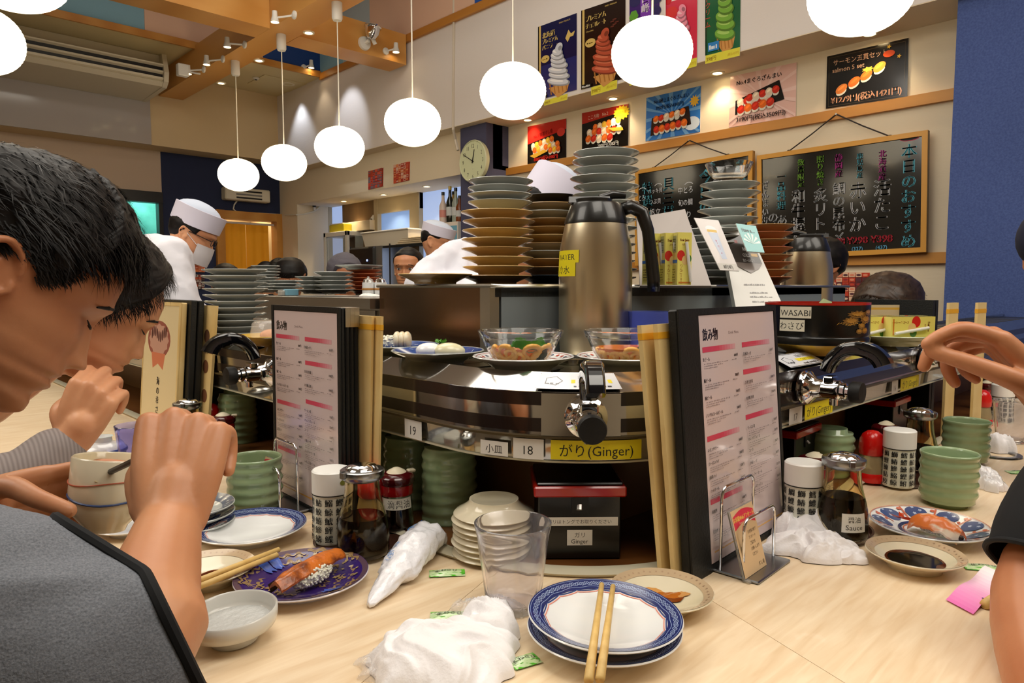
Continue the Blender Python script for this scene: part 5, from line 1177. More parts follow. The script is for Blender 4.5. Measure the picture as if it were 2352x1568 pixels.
# ---- right lane: wasabi box, juice plate
p = L(1872, 812); t = kplate(p, 'yellow plate under the round black wasabi box', MATS['plate_yellow'], R=.088)
t = thing('wasabi_box', 'round black lacquer wasabi box with gold pine painting', 'box', (p.x, p.y, p.z + .018), -YAW); R_b = .089
MB().lathe([(0, 0), (R_b - .006, 0), (R_b, .004), (R_b + .001, .014), (R_b - .001, .017), (R_b, .02), (R_b, .075), (R_b - .003, .076), (R_b - .004, .01), (0, .01)], 64).build('box_body', lacq, t, smooth=True, ang=40)
MB().lathe([(R_b + .0003, .0725), (R_b + .0003, .0765), (R_b - .0045, .0765), (R_b - .0045, .03)], 64).build('red_rim', redlac, t, smooth=True, ang=40)
def bw(u0, z_): return lambda x, y, zz: ((R_b + .0008 + zz) * math.cos(-PI / 2 + u0 + x / R_b), (R_b + .0008 + zz) * math.sin(-PI / 2 + u0 + x / R_b), z_ + y)
for s_, u0, z_, w_ in (('WASABI', -1.13, .05, .056), ('わさび', -1.13, .027, .046)):
    c = Canvas(w_, .02); c.m.grid(lambda u, v: (u * w_, v * .02, 0), 8, 1, col=(222, 216, 196)); c.text(s_, .5, .2, .74, BKc); c.place('name_label', t, (0, 0, 0), (1, 0, 0), (0, 1, 0), PRINT, bw(u0, z_))
c = Canvas(.09, .05); R_ = random.Random(4); gd = (170, 120, 44)
for k, (u, v, a, b) in enumerate(((.35, .55, .2, .16), (.5, .78, .26, .14), (.75, .6, .2, .16), (.62, .38, .12, .12), (.85, .84, .16, .12), (.55, .2, .1, .1), (.72, .22, .12, .12))): c.disc(u, v, a, b, (120, 84, 34), 22, star=.25); c.disc(u, v + .02, a * .7, b * .6, gd, 22, star=.3)
for k in range(14): c.poly([(.05 + .05 * k, .42 + .04 * math.sin(k)), (.1 + .05 * k, .45 + .04 * math.sin(k + 1)), (.1 + .05 * k, .48 + .04 * math.sin(k + 1))], (200, 150, 60))
c.place('gold_pine', t, (0, 0, 0), (1, 0, 0), (0, 1, 0), PRINTG, bw(-.1, .018))
for k in range(4):
    a = -.9 + k * .5; q = thing('wasabi_packet', ('first', 'second', 'third', 'fourth')[k] + ' green packet sticking out of the round wasabi box', 'packet', (p.x + .045 * math.sin(a * 2), p.y + .03 * math.cos(a * 3), p.z + .03), a)
    MB().add([(-.012, 0, 0), (.014, 0, 0), (.018, .004, .066 if k == 0 else .058), (.004, .006, .072 if k == 0 else .060), (-.01, .003, .058)], [(0, 1, 2, 3, 4)]).build('film', MATS['packet_film'] if 'packet_film' in MATS else grn, q)
# juice cartons
def carton(P, rz, label, lay=None, w=.042, d=.035, h=.105, straw=True):
    t = thing('juice_carton', label, 'carton', tuple(P), rz, rot=lay)
    MB().box((-w / 2, -d / 2, 0), (w / 2, d / 2, h), bev=.0008).build('carton_body', mat('carton_yellow', (226, 214, 120), .35), t)
    c = Canvas(w, h); c.rect(0, 0, 1, 1, (228, 216, 108)); c.text('Fruit Juice', .5, .83, .075, (110, 60, 20), sx=.62, bold=.05); c.text('APPLE', .5, .75, .06, (140, 60, 30), sx=.7)
    c.disc(.25, .56, .28, .1, (206, 40, 30), 18); c.disc(.8, .5, .2, .08, (60, 120, 40), 14); c.disc(.55, .47, .24, .09, (226, 190, 120), 16); c.text('りんご100', .28, .40, .07, (150, 70, 30), vertical=True, gap=.9); c.rect(.1, .03, .9, .06, (200, 120, 40))
    c.place('front_print', t, (-w / 2, -d / 2 - .0003, 0), (1, 0, 0), (0, 0, 1), PRINTG)
    c = Canvas(d, h); c.rect(0, 0, 1, 1, (222, 210, 120)); c.rect(.12, .62, .88, .94, (150, 150, 110)); [c.scribble(.16, .66 + .05 * j, .66, .025, (60, 60, 50), 6, j) for j in range(5)]; c.rect(0, .42, 1, .48, (40, 110, 190)); c.rect(.12, .06, .88, .38, (206, 190, 96)); [c.scribble(.16, .09 + .05 * j, .66, .02, (90, 80, 50), 6, j) for j in range(5)]
    c.place('side_print', t, (-w / 2 - .0003, d / 2, 0), (0, -1, 0), (0, 0, 1), PRINTG)
    if straw: MB().tube([(.002, -d / 2 - .004, h * .82), (.013, -d / 2 - .004, h * .06)], .0032, 8).build('straw', white, t)
    return t
p = L(2052, 792); kplate(p, 'green tinted plate carrying the three lying juice cartons', mat('plate_pale_green', (186, 194, 160), .2, coat=.4), R=.085)
for k, (dx, dy, rz, l) in enumerate(((-.005, -.02, -.55, 'juice carton lying across the plate front with white straw'), (.035, .01, -.75, 'juice carton lying behind the crossing one'), (-.045, .028, -.3, 'juice carton lying at the wasabi box side of the plate'))):
    t = carton((p.x + dx - .05, p.y + dy + .02, p.z + .019 + .0175), 0, l); t.rotation_euler = (0, PI / 2, rz); t.location = (p.x + dx - .045 * math.cos(rz), p.y + dy - .045 * math.sin(rz), p.z + .019 + .021)
# ================================================================ flasks and the centre shelf
brs = mat('flask_steel', (226, 212, 182), .28, metal=1, aniso=.6, bump=(30, .06), stretch=(1, 1, .02)); blk = mat('flask_black', (20, 19, 18), .3, coat=.3)
def flask(p, rz, label, s=1, lab=False):
    t = thing('water_flask', label, 'flask', tuple(p), rz); R, H = .073 * s, .318 * s
    MB().lathe([(0, 0), (R * .93, 0), (R * .96, .004), (R * .97, .018), (R * .975, .02), (R, .06 * s), (R, .16 * s), (R * .97, .215 * s), (R * .84, .262 * s), (0, .262 * s)], 64).build('steel_body', brs, t, smooth=True, ang=40)
    MB().lathe([(0, .0005), (R * .965, .0008), (R * .975, .004), (R * .965, .006)], 64).build('base_ring', blk, t)
    MB().lathe([(R * .86, .261 * s), (R * .85, .268 * s), (R * .70, .298 * s), (R * .66, .302 * s), (0, .302 * s)], 48).build('black_collar', blk, t, smooth=True, ang=40)
    m = MB(); m.loft([[(R * .52 * math.cos(a) - .006, R * .52 * math.sin(a), z) for a in [2 * PI * k / 24 for k in range(24)]] for z in (.30 * s, .31 * s)], caps=True); m.loft([[(x, y * (1 - .4 * q), z + .012 * s * q) for x, y, z in [(-R * .75, -.014, .303 * s), (-R * .75, .014, .303 * s), (R * .35, .02, .303 * s), (R * .35, -.02, .303 * s)]] for q in (0, .6, 1)], caps=True); m.build('pouring_lid', blk, t, smooth=True, ang=35)
    MB().tube([(R * .1, 0, .312 * s), (R * .45, 0, .32 * s), (R * .8, 0, .318 * s)], [.008, .009, .006], 10, flat=1).build('thumb_lever', blk, t, smooth=True)
    P = [(R * .6, 0, .288 * s), (R * .95, 0, .296 * s), (R * 1.25, 0, .285 * s), (R * 1.42, 0, .25 * s), (R * 1.52, 0, .2 * s), (R * 1.6, 0, .15 * s), (R * 1.6, 0, .128 * s)]
    MB().tube(P, [.014, .014, .014, .0125, .0125, .0135, .012], 12).build('handle', blk, t, smooth=True, ang=180)
    if lab:
        rr = lambda z: R * (1.0 if z < .16 * s else 1 - .03 * (z - .16 * s) / (.055 * s)) + .0006
        for s_, z0, hh in (('WATER', .184, .024), ('冷水', .158, .026)):
            w_ = .075 if s_ == 'WATER' else .068; c = Canvas(w_, hh); c.m.grid(lambda u, v: (u * w_, v * hh, 0), 12, 1, col=(232, 214, 14)); c.text(s_, .5, .22, .66, BKc, sx=1.05 if s_ == 'WATER' else 1.2); 
            c.place('yellow_label', t, (0, 0, 0), (1, 0, 0), (0, 1, 0), PRINT, lambda x, y, zz: ((rr(z0 + y) + zz + .0004) * math.cos(-PI / 2 - 1.60 + x / R), (rr(z0 + y) + zz + .0004) * math.sin(-PI / 2 - 1.60 + x / R), z0 + y))
    return t
flask(atD(1366, 812, 1.40) * 1.0, -YAW, 'large brushed steel water flask with black handle and yellow label', lab=True).location.z = .9745
f2 = flask(atD(1852, 700, 2.12), -YAW + PI - .3, 'second steel flask standing behind the round wasabi box', 1.0); f2.location.z = 1.112 - .155
# blue tumbler upside down behind the bowls
p = atD(1490, 752, 1.36); t = thing('blue_tumbler', 'blue tinted plastic tumbler behind the second udon bowl', 'glass', (p.x, p.y, .9745)); MB().lathe([(0, .001), (.034, 0), (.041, .09), (.0395, .09), (.033, .004), (0, .004)], 36).build('glass_body', mat('blue_tinted', (150, 165, 245), .1, trans=.8, ior=1.2), t, smooth=True, ang=50)
# ---- plates on the shelf (shelf top z = top)
SZ = top + .0065
def onS(x, d): q = atD(x, 655, d); return Vector((q.x, q.y, SZ))
tanm = [tan, tan2]
P = onS(1143, 1.60)
pile(0, 0, SZ, 8, .0205, 'the tan stack on the shelf beside the steel flask', 'tan plates on the shelf', lambda i: tan if i % 3 else tan2, R=.0825, h=.0185, P=P, seed=1)
pile(0, 0, SZ + .0205 * 8, 4, .0158, 'the pale plates topping the tan stack', 'pale plates on the tan stack', porcg, R=.074, P=P + Vector((.008, -.0, 0)), seed=2)
P = onS(1262, 1.72)
pile(0, 0, SZ, 1, .02, 'the dark base plates in the mixed stack behind the flask', 'dark plates', mat('plate_slate', (60, 70, 80), .25, coat=.4), R=.08, P=P)
pile(0, 0, SZ + .022, 9, .0188, 'the brown mixed stack half behind the flask', 'brown plates behind the flask', lambda i: (tan2, tan2, porcg, tan2, tan)[i % 5], R=.0825, h=.0185, P=P, seed=4)
pile(0, 0, SZ + .022 + .0188 * 9, 1, .02, 'the brown mixed stack, a black plate', 'black plate', dark, R=.07, P=P)
p = onS(1000, 1.55); kplate((p.x, p.y, SZ), 'single tan plate on the steel panel edge beside the tan stack', tan, R=.0825)
P = onS(1387, 1.66)
pile(0, 0, SZ, 16, .0192, 'the highest grey stack rising behind the steel flask', 'tall grey stack behind the flask', porcg, R=.077, h=.0165, P=P, seed=6, wob=.005)
P = onS(1668, 1.85)
pile(0, 0, SZ, 12, .0222, 'the grey stack topped by a glass bowl', 'grey stack with glass bowl', porcg, R=.076, h=.0165, P=P, seed=7, wob=.004)
t = thing('glass_bowl', 'empty clear glass bowl on top of the grey plate stack', 'bowl', (P.x, P.y, SZ + .0222 * 12 + .012)); MB().lathe([(0, .001), (.04, 0), (.05, .01), (.061, .036), (.059, .037), (.048, .012), (.038, .004), (0, .004)], 40).build('glass_body', glass, t, smooth=True, ang=50)
P = onS(1632, 1.72); pile(0, 0, SZ, 8, .0165, 'the short grey stack behind the slanted board', 'short grey stack', porcg, R=.072, h=.0165, P=P, seed=9)
P = onS(1755, 1.98); pile(0, 0, SZ, 8, .0205, 'the orange brown stack behind the drink signs', 'orange brown plates', lambda i: (mat('plate_terracotta', (190, 110, 70), .3, coat=.3), tan2)[i % 2], R=.075, P=P, seed=11)
# slanted grey board and juice cartons
a, b, c_, d = [atD(x, y, z) for x, y, z in ((1462, 500, 1.62), (1573, 480, 1.62), (1634, 656, 1.5), (1470, 656, 1.5))]
t = thing('grey_board', 'grey slanted display board standing behind the juice cartons', 'board', tuple(d)); O, ex, ey, w_, h_ = quad_frame((a, b, c_, d)); nn = ex.cross(ey)
pts = [q - d for q in (a, b, c_, d)]; MB().loft([[tuple(q) for q in pts], [tuple(q + nn * .008 * -1) for q in pts]], caps=True).build('board', mat('board_grey', (176, 168, 164), .35), t)
for k, x in enumerate((1500, 1532, 1560)):
    p = atD(x, 655, 1.46 - .015 * k); carton((p.x, p.y, top + .004), -YAW + .25, ('first', 'second', 'third')[k] + ' upright juice carton from the steel flask on the shelf', h=.105, w=.031, d=.04)
# drink signs
def sign(label, cor, zs, draw, th=.003, stand=False, nm='drink_sign', mt=None):
    P = [atD(x, y, z) for (x, y), z in zip(cor, zs)]; O, ex, ey, w_, h_ = quad_frame(P); t = thing(nm, label, 'sign', tuple(P[3])); n = ex.cross(ey)
    ps = [q - P[3] for q in P]; MB().loft([[tuple(q - n * .0002) for q in ps], [tuple(q - n * th) for q in ps]], caps=True).build('card', mt or paperm, t)
    c = Canvas(1, 1, .00003); draw(c); A_, B_, C_, D_ = ps
    c.place('print', t, (0, 0, 0), (1, 0, 0), (0, 1, 0), PRINTG, lambda x, y, z: (D_ + (C_ - D_) * x) * (1 - y) + (A_ + (B_ - A_) * x) * y + n * (.0002 + z)); return t
def s_beer(c):
    c.rect(0, 0, 1, 1, (206, 204, 198)); c.rect(.06, .55, .94, .92, (60, 54, 50)); c.text('DRY', .4, .80, .06, (196, 40, 30), bold=.04, sx=.9); c.text('SUPER', .62, .71, .06, (226, 226, 226), bold=.04, sx=1.2); c.text('COLD', .58, .63, .06, (226, 226, 226), sx=1.2); c.rect(.72, .64, .9, .68, (206, 160, 60)); c.text('生ビール氷点下', .6, .565, .045, (226, 226, 226), sx=1.0)
    c.poly([(.06, .55), (.94, .55), (.8, .48), (.55, .42), (.25, .5)], (120, 110, 104))
    for j, (u, v, w) in enumerate(((.3, .27, .5), (.38, .17, .4), (.36, .12, .5), (.38, .06, .45))): c.scribble(u, v, w, .018, (110, 106, 104), 12, j)
sign('tall beer price sign on a slanted stand between the stacks', ((1655, 520), (1722, 530), (1800, 706), (1690, 706)), (1.68, 1.68, 1.56, 1.56), s_beer, .02, mt=mat('sign_frame', (190, 194, 190), .4))
def s_glass(c):
    c.rect(0, 0, 1, 1, (224, 218, 216)); c.poly([(.4, .22), (.64, .22), (.72, .78), (.3, .78)], (196, 206, 226)); c.disc(.5, .8, .23, .07, (236, 236, 240)); c.rect(.3, .74, .72, .79, (214, 176, 60)); c.text('サワー', .5, .62, .11, (190, 60, 90), vertical=True, sx=.8); c.rect(.02, .02, .98, .13, (210, 206, 200)); c.text('680円(748円)', .5, .035, .09, (30, 30, 30), sx=.95, bold=.03)
sign('white sour drink card clipped to the slanted sign', ((1594, 500), (1650, 506), (1698, 622), (1654, 620)), (1.60, 1.60, 1.55, 1.55), s_glass)
def s_have(c):
    c.rect(0, 0, 1, 1, (120, 184, 184)); [c.poly([(.5, .3), (.5 + .45 * math.cos(a), .3 + .38 * math.sin(a)), (.5 + .45 * math.cos(a + .25), .3 + .38 * math.sin(a + .25))], (206, 226, 222)) for a in (.1, .6, 1.1, 1.6, 2.1, 2.6)]; c.rect(0, .0, 1, .1, (120, 184, 184)); c.text('Have a…', .5, .72, .2, (40, 50, 50), bold=.03, sx=.9)
sign('small turquoise card reading Have a, clipped on the beer sign', ((1690, 513), (1736, 519), (1756, 580), (1716, 577)), (1.64, 1.64, 1.6, 1.6), s_have)
# ---- things seen low beyond the right lane
def s_low(c): c.rect(0, 0, 1, 1, (200, 180, 140)); c.rect(0, .82, 1, .9, (206, 160, 60)); c.scribble(.02, .6, .2, .08, (150, 110, 40), 4, 1); c.disc(.5, .4, .05, .3, (186, 60, 50)); c.disc(.75, .4, .06, .25, (70, 120, 60), 12, star=.5)
sign('dark framed food menu board behind the juice cartons and wasabi box', ((1908, 700), (2080, 700), (2080, 760), (1908, 760)), (1.75, 1.75, 1.75, 1.75), s_low, .01, nm='menu_board', mt=dark)
MB()
for k, x in enumerate((2190, 2235)):
    BLp = T(x - 24 + 20 * k, 1010 - 4 * k); w_ = .045; t = thing('paper_menu', ('shorter', 'taller')[k] + ' yellowed card menu standing far behind the raised hand', 'menu', tuple(BLp), -.1); MB().box((0, 0, 0), (.055, .006, .325)).build('card', cardy, t); MB().box((-.0004, -.0004, .3), (.0554, .0064, .31)).build('orange_band', MATS['orange_band'], t)
t = thing('menu_folder', 'black menu folders standing far behind the raised hand', 'menu', tuple(T(2140, 1000)), -.1); MB().box((0, .01, 0), (.012, .2, .33)).build('cover', menuc, t); MB().box((.016, .01, 0), (.03, .2, .33)).build('cover', menuc, t)
# ---- on the kitchen cabinet: plates, shakers
CZ = 1.0855 + .006
def onC(x, d): q = atD(x, 655, d); return Vector((q.x, q.y, CZ))
P = onC(611, 2.75); pile(0, 0, CZ, 9, .0115, 'the small blue grey stack farthest on the cabinet', 'far blue grey plates', porcg, R=.055, h=.012, P=P, seed=21)
P = onC(655, 2.4); pile(0, 0, CZ, 4, .0105, 'the low pale stack in front of the black haired guest', 'low pale plates', porcg, R=.06, h=.012, P=P, seed=22)
P = onC(722, 2.2); pile(0, 0, CZ, 4, .013, 'the low stack between the pale stack and the grey cap', 'low grey plates', porcg, R=.06, h=.014, P=P, seed=23)
P = onC(768, 2.15); pile(0, 0, CZ, 5, .013, 'the grey stack beside the brown plates', 'grey plates on the cabinet', porcg, R=.06, h=.014, P=P, seed=24)
P = onC(838, 2.25); pile(0, 0, CZ, 6, .0125, 'the brown stack behind the shakers', 'brown plates on the cabinet', mat('plate_terracotta', (190, 110, 70), .3, coat=.3), R=.055, h=.013, P=P, seed=25); pile(0, 0, CZ + .076, 1, .012, 'the wide grey plate over the brown stack', 'wide grey plate', porcg, R=.075, h=.013, P=P + Vector((-.02, 0, 0)))
for k, x in enumerate((846, 874)):
    q = onC(x, 1.98); t = thing('white_shaker', ('first', 'second')[k] + ' white ribbed shaker with gold band before the brown plates', 'shaker', (q.x, q.y, 1.0853)); MB().lathe([(0, 0), (.016, 0), (.0175, .012), (.017, .04), (0, .04)], 24).build('shaker_body', porc, t, smooth=True, ang=50); MB().lathe([(.0178, .018), (.0183, .021), (.0176, .024)], 24).build('gold_band', mat('gold_band', (170, 120, 60), .3), t); MB().lathe([(.015, .04), (.013, .048), (.004, .052), (.003, .057), (0, .057)], 20).build('cap', chrome if k else steel, t, smooth=True)
t = thing('paper_napkin', 'white folded paper under the shakers', 'napkin', tuple(onC(850, 1.93) - Vector((0, 0, .006)))); crumple(t, 'paper', paperm, Vector((0, 0, 0)), (RT * .03, FW * .02), .01, 3, 20, 40)
for k, (x, m_) in enumerate(((668, (120, 170, 190)), (655, (176, 170, 160)))):
    q = onC(x, 2.15); t = thing(('blue_tag', 'label_roll')[k], ('small light blue plastic tag on the cabinet edge', 'small beige label machine hanging on the cabinet front')[k], ('tag', 'label')[k], (q.x, q.y, 1.086)); MB().box((-.02, -.012, 0), (.02, .012, .016 if k else .02), bev=.002).build('body', mat('tag_%d' % 0 if not k else 'tag_beige', m_, .4), t)
# black condiment bottle behind the yellow cards
q = atD(860, 790, 1.75); t = thing('sauce_bottle', 'black capped brown bottle between the yellow cards and steel panel', 'bottle', (q.x, q.y, .9745)); MB().lathe([(0, 0), (.02, 0), (.02, .04), (.014, .05), (0, .05)], 20).build('bottle_body', mat('brown_sauce', (120, 60, 20), .2), t, smooth=True, ang=40); MB().lathe([(.0155, .045), (.0165, .06), (.006, .072), (.004, .09), (0, .09)], 20).build('cap', dark, t, smooth=True, ang=40)
# ================================================================ posters, boards, clock, air conditioner, kitchen things
def poster(label, cor, plane, val, draw, nm='poster', m=PRINTG, th=.002, frame=None, group=None):
    f = onX if plane == 'x' else onY; P = [f(x, y, val) for x, y in cor]; d_ = (EYE - P[0]); O, ex, ey, w_, h_ = quad_frame(P); n = ex.cross(ey)
    if n.dot(d_) < 0: n = -n
    t = thing(nm, label, 'poster', tuple(P[3]), group=group); q = [p - P[3] for p in P]
    MB().loft([[tuple(v + n * .0005) for v in q], [tuple(v - n * th) for v in q]], caps=True).build('sheet', paperm, t)
    c = Canvas(w_, h_, .0002); draw(c); A_, B_, C_, D_ = q
    c.place('print', t, (0, 0, 0), (1, 0, 0), (0, 1, 0), m, lambda x, y, z: (D_ + (C_ - D_) * (x / w_)) * (1 - y / h_) + (A_ + (B_ - A_) * (x / w_)) * (y / h_) + n * (.001 + z)); return t
def soft(c, col, hi, cone=(206, 150, 84), cx=.55, base=.12, s=1.0):
    c.poly([(cx - .26, base), (cx + .28, base + .02), (cx + .22, base - .1), (cx - .02, base - .16)], cone); [c.poly([(cx - .2 + .1 * i, base - .1), (cx - .17 + .1 * i, base - .1), (cx - .22 + .1 * i, base + .08), (cx - .25 + .1 * i, base + .08)], (176, 118, 58)) for i in range(5)]
    for i, (dx, v, w) in enumerate(((0, .05, .30), (.02, .13, .28), (-.01, .20, .26), (.03, .27, .225), (0, .33, .2), (-.02, .39, .17), (-.01, .44, .13))):
        c.disc(cx + dx, base + v * s, w, .055 * s, tuple(int(a * .72) for a in col), 24, -.25); c.disc(cx + dx - .02, base + (v + .012) * s, w * .93, .045 * s, col, 24, -.25); c.disc(cx + dx - .05, base + (v + .022) * s, w * .6, .018 * s, hi, 18, -.25)
    c.disc(cx + .02, base + .50 * s, .1, .06 * s, col, 20, .6); c.disc(cx + .05, base + .49 * s, .05, .03 * s, tuple(int(a * .7) for a in col), 16, .6)
gold = (214, 186, 110)
def p_van(c):
    c.rect(0, 0, 1, 1, (16, 20, 70)); c.rect(0, 0, 1, .45, (30, 40, 110)); c.rect(.0, 0, .03, 1, (8, 8, 20)); c.rect(.03, .0, .08, 1, gold); c.text('北海道', .12, .82, .085, gold, 'l', bold=.05, sx=.95); c.text('プレミアム', .12, .74, .075, gold, 'l', bold=.05, sx=.8); c.text('バニラ', .12, .66, .075, gold, 'l', bold=.05, sx=.9); c.text('Vanilla', .55, .67, .03, gold)
    c.text('DAIRY PREMIUM', .7, .94, .028, gold); c.poly([(.72, .72), (.8, .82), (.86, .76), (.96, .78), (.92, .72), (.84, .72), (.78, .66)], gold); c.disc(.2, .53, .11, .05, gold, 20); c.scribble(.13, .52, .14, .02, (90, 70, 20), 3); soft(c, (212, 216, 228), (246, 246, 250)); c.rect(.02, .0, .26, .05, (20, 20, 20)); c.scribble(.04, .01, .2, .03, (200, 200, 200), 4)
def p_cho(c):
    c.rect(0, 0, 1, 1, (32, 16, 14)); c.rect(.03, .0, .08, 1, gold); c.text('DAIRY PREMIUM', .68, .95, .026, gold); c.text('プレミアム', .12, .84, .08, gold, 'l', bold=.05, sx=.85); c.text('チョコレート', .12, .75, .075, gold, 'l', bold=.05, sx=.75); c.text('Chocolate', .12, .7, .03, gold, 'l'); c.disc(.22, .56, .12, .055, gold, 20); c.scribble(.14, .55, .15, .02, (90, 70, 20), 3)
    for k in range(5): c.disc(.72 + .05 * (k % 3), .68 + .02 * k, .05, .01, (96, 48, 40), 8)
    soft(c, (184, 84, 60), (214, 120, 90)); c.rect(.02, .0, .26, .05, (20, 20, 20)); c.scribble(.04, .01, .2, .03, (200, 200, 200), 4)
def p_gra(c):
    c.rect(0, 0, 1, 1, (60, 30, 110)); [c.disc(x, y, .2, .07, (46, 40, 96), 18) for x, y in ((.85, .7), (.9, .85), (.8, .95), (.2, .9))]; c.disc(.15, .72, .16, .08, (96, 160, 60), 12, star=.15); c.poly([(.38, .62), (.72, .62), (.72, 1), (.38, 1)], (122, 60, 180)); c.text('巨峰', .55, .96, .12, (230, 220, 240), vertical=True, bold=.05, gap=.95); soft(c, (180, 150, 214), (220, 200, 240))
def p_str(c):
    c.rect(0, 0, 1, 1, (214, 50, 80)); c.rect(0, .75, 1, 1, (240, 226, 226)); c.rect(.3, .78, .75, 1, (214, 40, 70)); c.text('いちご', .52, .99, .075, (250, 230, 236), vertical=True, bold=.05, gap=.95); c.disc(.1, .78, .12, .06, (200, 30, 40), 14); c.disc(.9, .85, .2, .1, (226, 70, 60), 14); c.disc(.2, .62, .2, .07, (220, 60, 60), 16); soft(c, (240, 150, 176), (250, 200, 214)); c.rect(0, 0, .04, 1, (240, 230, 230))
def p_mat(c):
    c.rect(0, 0, 1, 1, (24, 96, 62)); c.rect(0, .0, .05, 1, (16, 60, 40)); c.text('抹茶ソフトクリーム', .08, .98, .075, (200, 60, 60), vertical=True, gap=.98); soft(c, (120, 176, 70), (166, 206, 110), cx=.58, s=1.3); c.rect(.1, .03, .42, .13, (50, 130, 200)); c.scribble(.13, .05, .26, .05, (220, 230, 240), 4)
def price(c): c.rect(0, 0, 1, 1, (222, 214, 70)); c.text('398円', .03, .25, .62, (190, 150, 50), 'l', sx=.9, bold=.02); c.text('(税込437円)', .98, .3, .4, (190, 150, 50), 'r', sx=.75)
xp = X1 - .004
poster('blue vanilla soft ice cream poster with gold lettering', ((1236, 62), (1325, 30), (1325, 206), (1236, 230)), 'x', xp, p_van)
poster('dark brown chocolate soft ice cream poster', ((1335, 25), (1437, -9), (1436, 180), (1335, 206)), 'x', xp, p_cho)
poster('purple grape soft ice cream poster half behind the lantern', ((1446, -12), (1515, -36), (1515, 160), (1446, 180)), 'x', xp, p_gra)
poster('pink strawberry soft ice cream poster behind the lantern', ((1528, -40), (1602, -64), (1601, 132), (1528, 152)), 'x', xp, p_str)
poster('green matcha soft ice cream poster', ((1620, -72), (1702, -98), (1700, 108), (1620, 128)), 'x', xp, p_mat)
for n_, cc in (('vanilla', ((1250, 231), (1304, 215), (1303, 229), (1250, 243))), ('chocolate', ((1358, 201), (1418, 183), (1417, 203), (1358, 220))), ('grape', ((1446, 180), (1515, 160), (1515, 178), (1446, 197))), ('strawberry', ((1530, 152), (1601, 132), (1600, 152), (1530, 172))), ('matcha', ((1621, 128), (1700, 108), (1699, 128), (1620, 147)))):
    poster('yellow 398 yen price strip under the %s ice cream poster' % n_, cc, 'x', xp - .001, price, 'price_strip')
def sushi_row(c, cx, cy, w, h, n, cols, rot=0, seed=0):
    R_ = random.Random(seed)
    for i in range(n):
        f = (i + .5) / n - .5; x = cx + w * f * math.cos(rot); y = cy + w * f * math.sin(rot); col = cols[i % len(cols)]
        c.disc(x, y - h * .35, w / n * .48, h * .42, (220, 214, 200), 14, .5); c.disc(x, y, w / n * .55, h * .5, col, 16, .6); c.disc(x - .003, y + h * .12, w / n * .36, h * .16, tuple(min(255, int(v * 1.18)) for v in col), 12, .6)
OR, RD, YE_, WH = (224, 108, 40), (196, 50, 34), (230, 180, 60), (226, 204, 180)
def pA(c):
    c.rect(0, 0, 1, 1, (20, 12, 12)); c.poly([(0, .52), (1, .74), (1, 1), (0, 1)], (186, 34, 26)); c.text('No.1 特選ずし盛', .42, .68, .12, (120, 10, 10), rot=.12, sx=.8, bold=.03); c.disc(.87, .68, .1, .11, (206, 60, 50), 18); sushi_row(c, .4, .5, .6, .17, 6, (WH, YE_, OR), .2); sushi_row(c, .5, .36, .7, .17, 7, (OR, YE_, WH), .1, 2); c.poly([(.08, .2), (.45, .3), (.55, .24), (.2, .12)], YE_); sushi_row(c, .72, .26, .3, .16, 3, (OR, YE_)); c.text('4000円(税込4400円)', .5, .03, .13, (230, 50, 40), sx=.8, bold=.03)
def pB_(c):
    c.rect(0, 0, 1, 1, (18, 14, 12)); c.poly([(0, .72), (1, .86), (1, 1), (0, 1)], (176, 40, 30)); c.text('こころ粋　No.2', .36, .82, .11, (226, 200, 180), rot=.05, sx=.85); c.disc(.86, .82, .18, .18, (236, 200, 40), 28, star=.22); c.text('人気商品', .86, .8, .07, (60, 40, 10)); sushi_row(c, .55, .62, .6, .17, 6, (OR, WH, YE_), .15); sushi_row(c, .5, .46, .75, .18, 7, (WH, OR, RD), -.05, 3); sushi_row(c, .4, .3, .6, .17, 5, (OR, RD, WH), -.1, 4); c.poly([(.6, .5), (.9, .46), (.92, .38), (.7, .4)], YE_); c.text('2800円(3080円)', .6, .06, .12, (230, 230, 226), sx=.85)
def pC(c):
    c.rect(0, 0, 1, 1, (50, 120, 200)); [c.poly([(.5, .5), (.5 + math.cos(a), .5 + math.sin(a)), (.5 + math.cos(a + .08), .5 + math.sin(a + .08))], (110, 170, 224)) for a in [k * .26 for k in range(0)]]
    for k in range(16): a = k * .39; r_ = .7; x1, y1 = max(0, min(1, .5 + r_ * math.cos(a))), max(0, min(1, .5 + r_ * math.sin(a))); x2, y2 = max(0, min(1, .5 + r_ * math.cos(a + .12))), max(0, min(1, .5 + r_ * math.sin(a + .12))); c.poly([(.5, .5), (x1, y1), (x2, y2)], (110, 166, 220))
    c.text('No.3極上まぐろざんまい', .48, .82, .11, (20, 30, 60), sx=.78, bold=.02); c.text('3950円(税込4345円)', .45, .67, .11, (20, 30, 60), sx=.8, bold=.02); c.disc(.9, .7, .09, .14, YE_, 20, star=.4); c.disc(.86, .22, .14, .15, (214, 226, 240), 16)
    c.poly([(.1, .1), (.85, .2), (.8, .62), (.12, .5)], (44, 30, 28)); sushi_row(c, .4, .47, .5, .14, 5, (OR, RD)); sushi_row(c, .55, .5, .4, .14, 4, (WH, OR), .1); sushi_row(c, .48, .24, .62, .17, 6, (RD, OR), .08, 6)
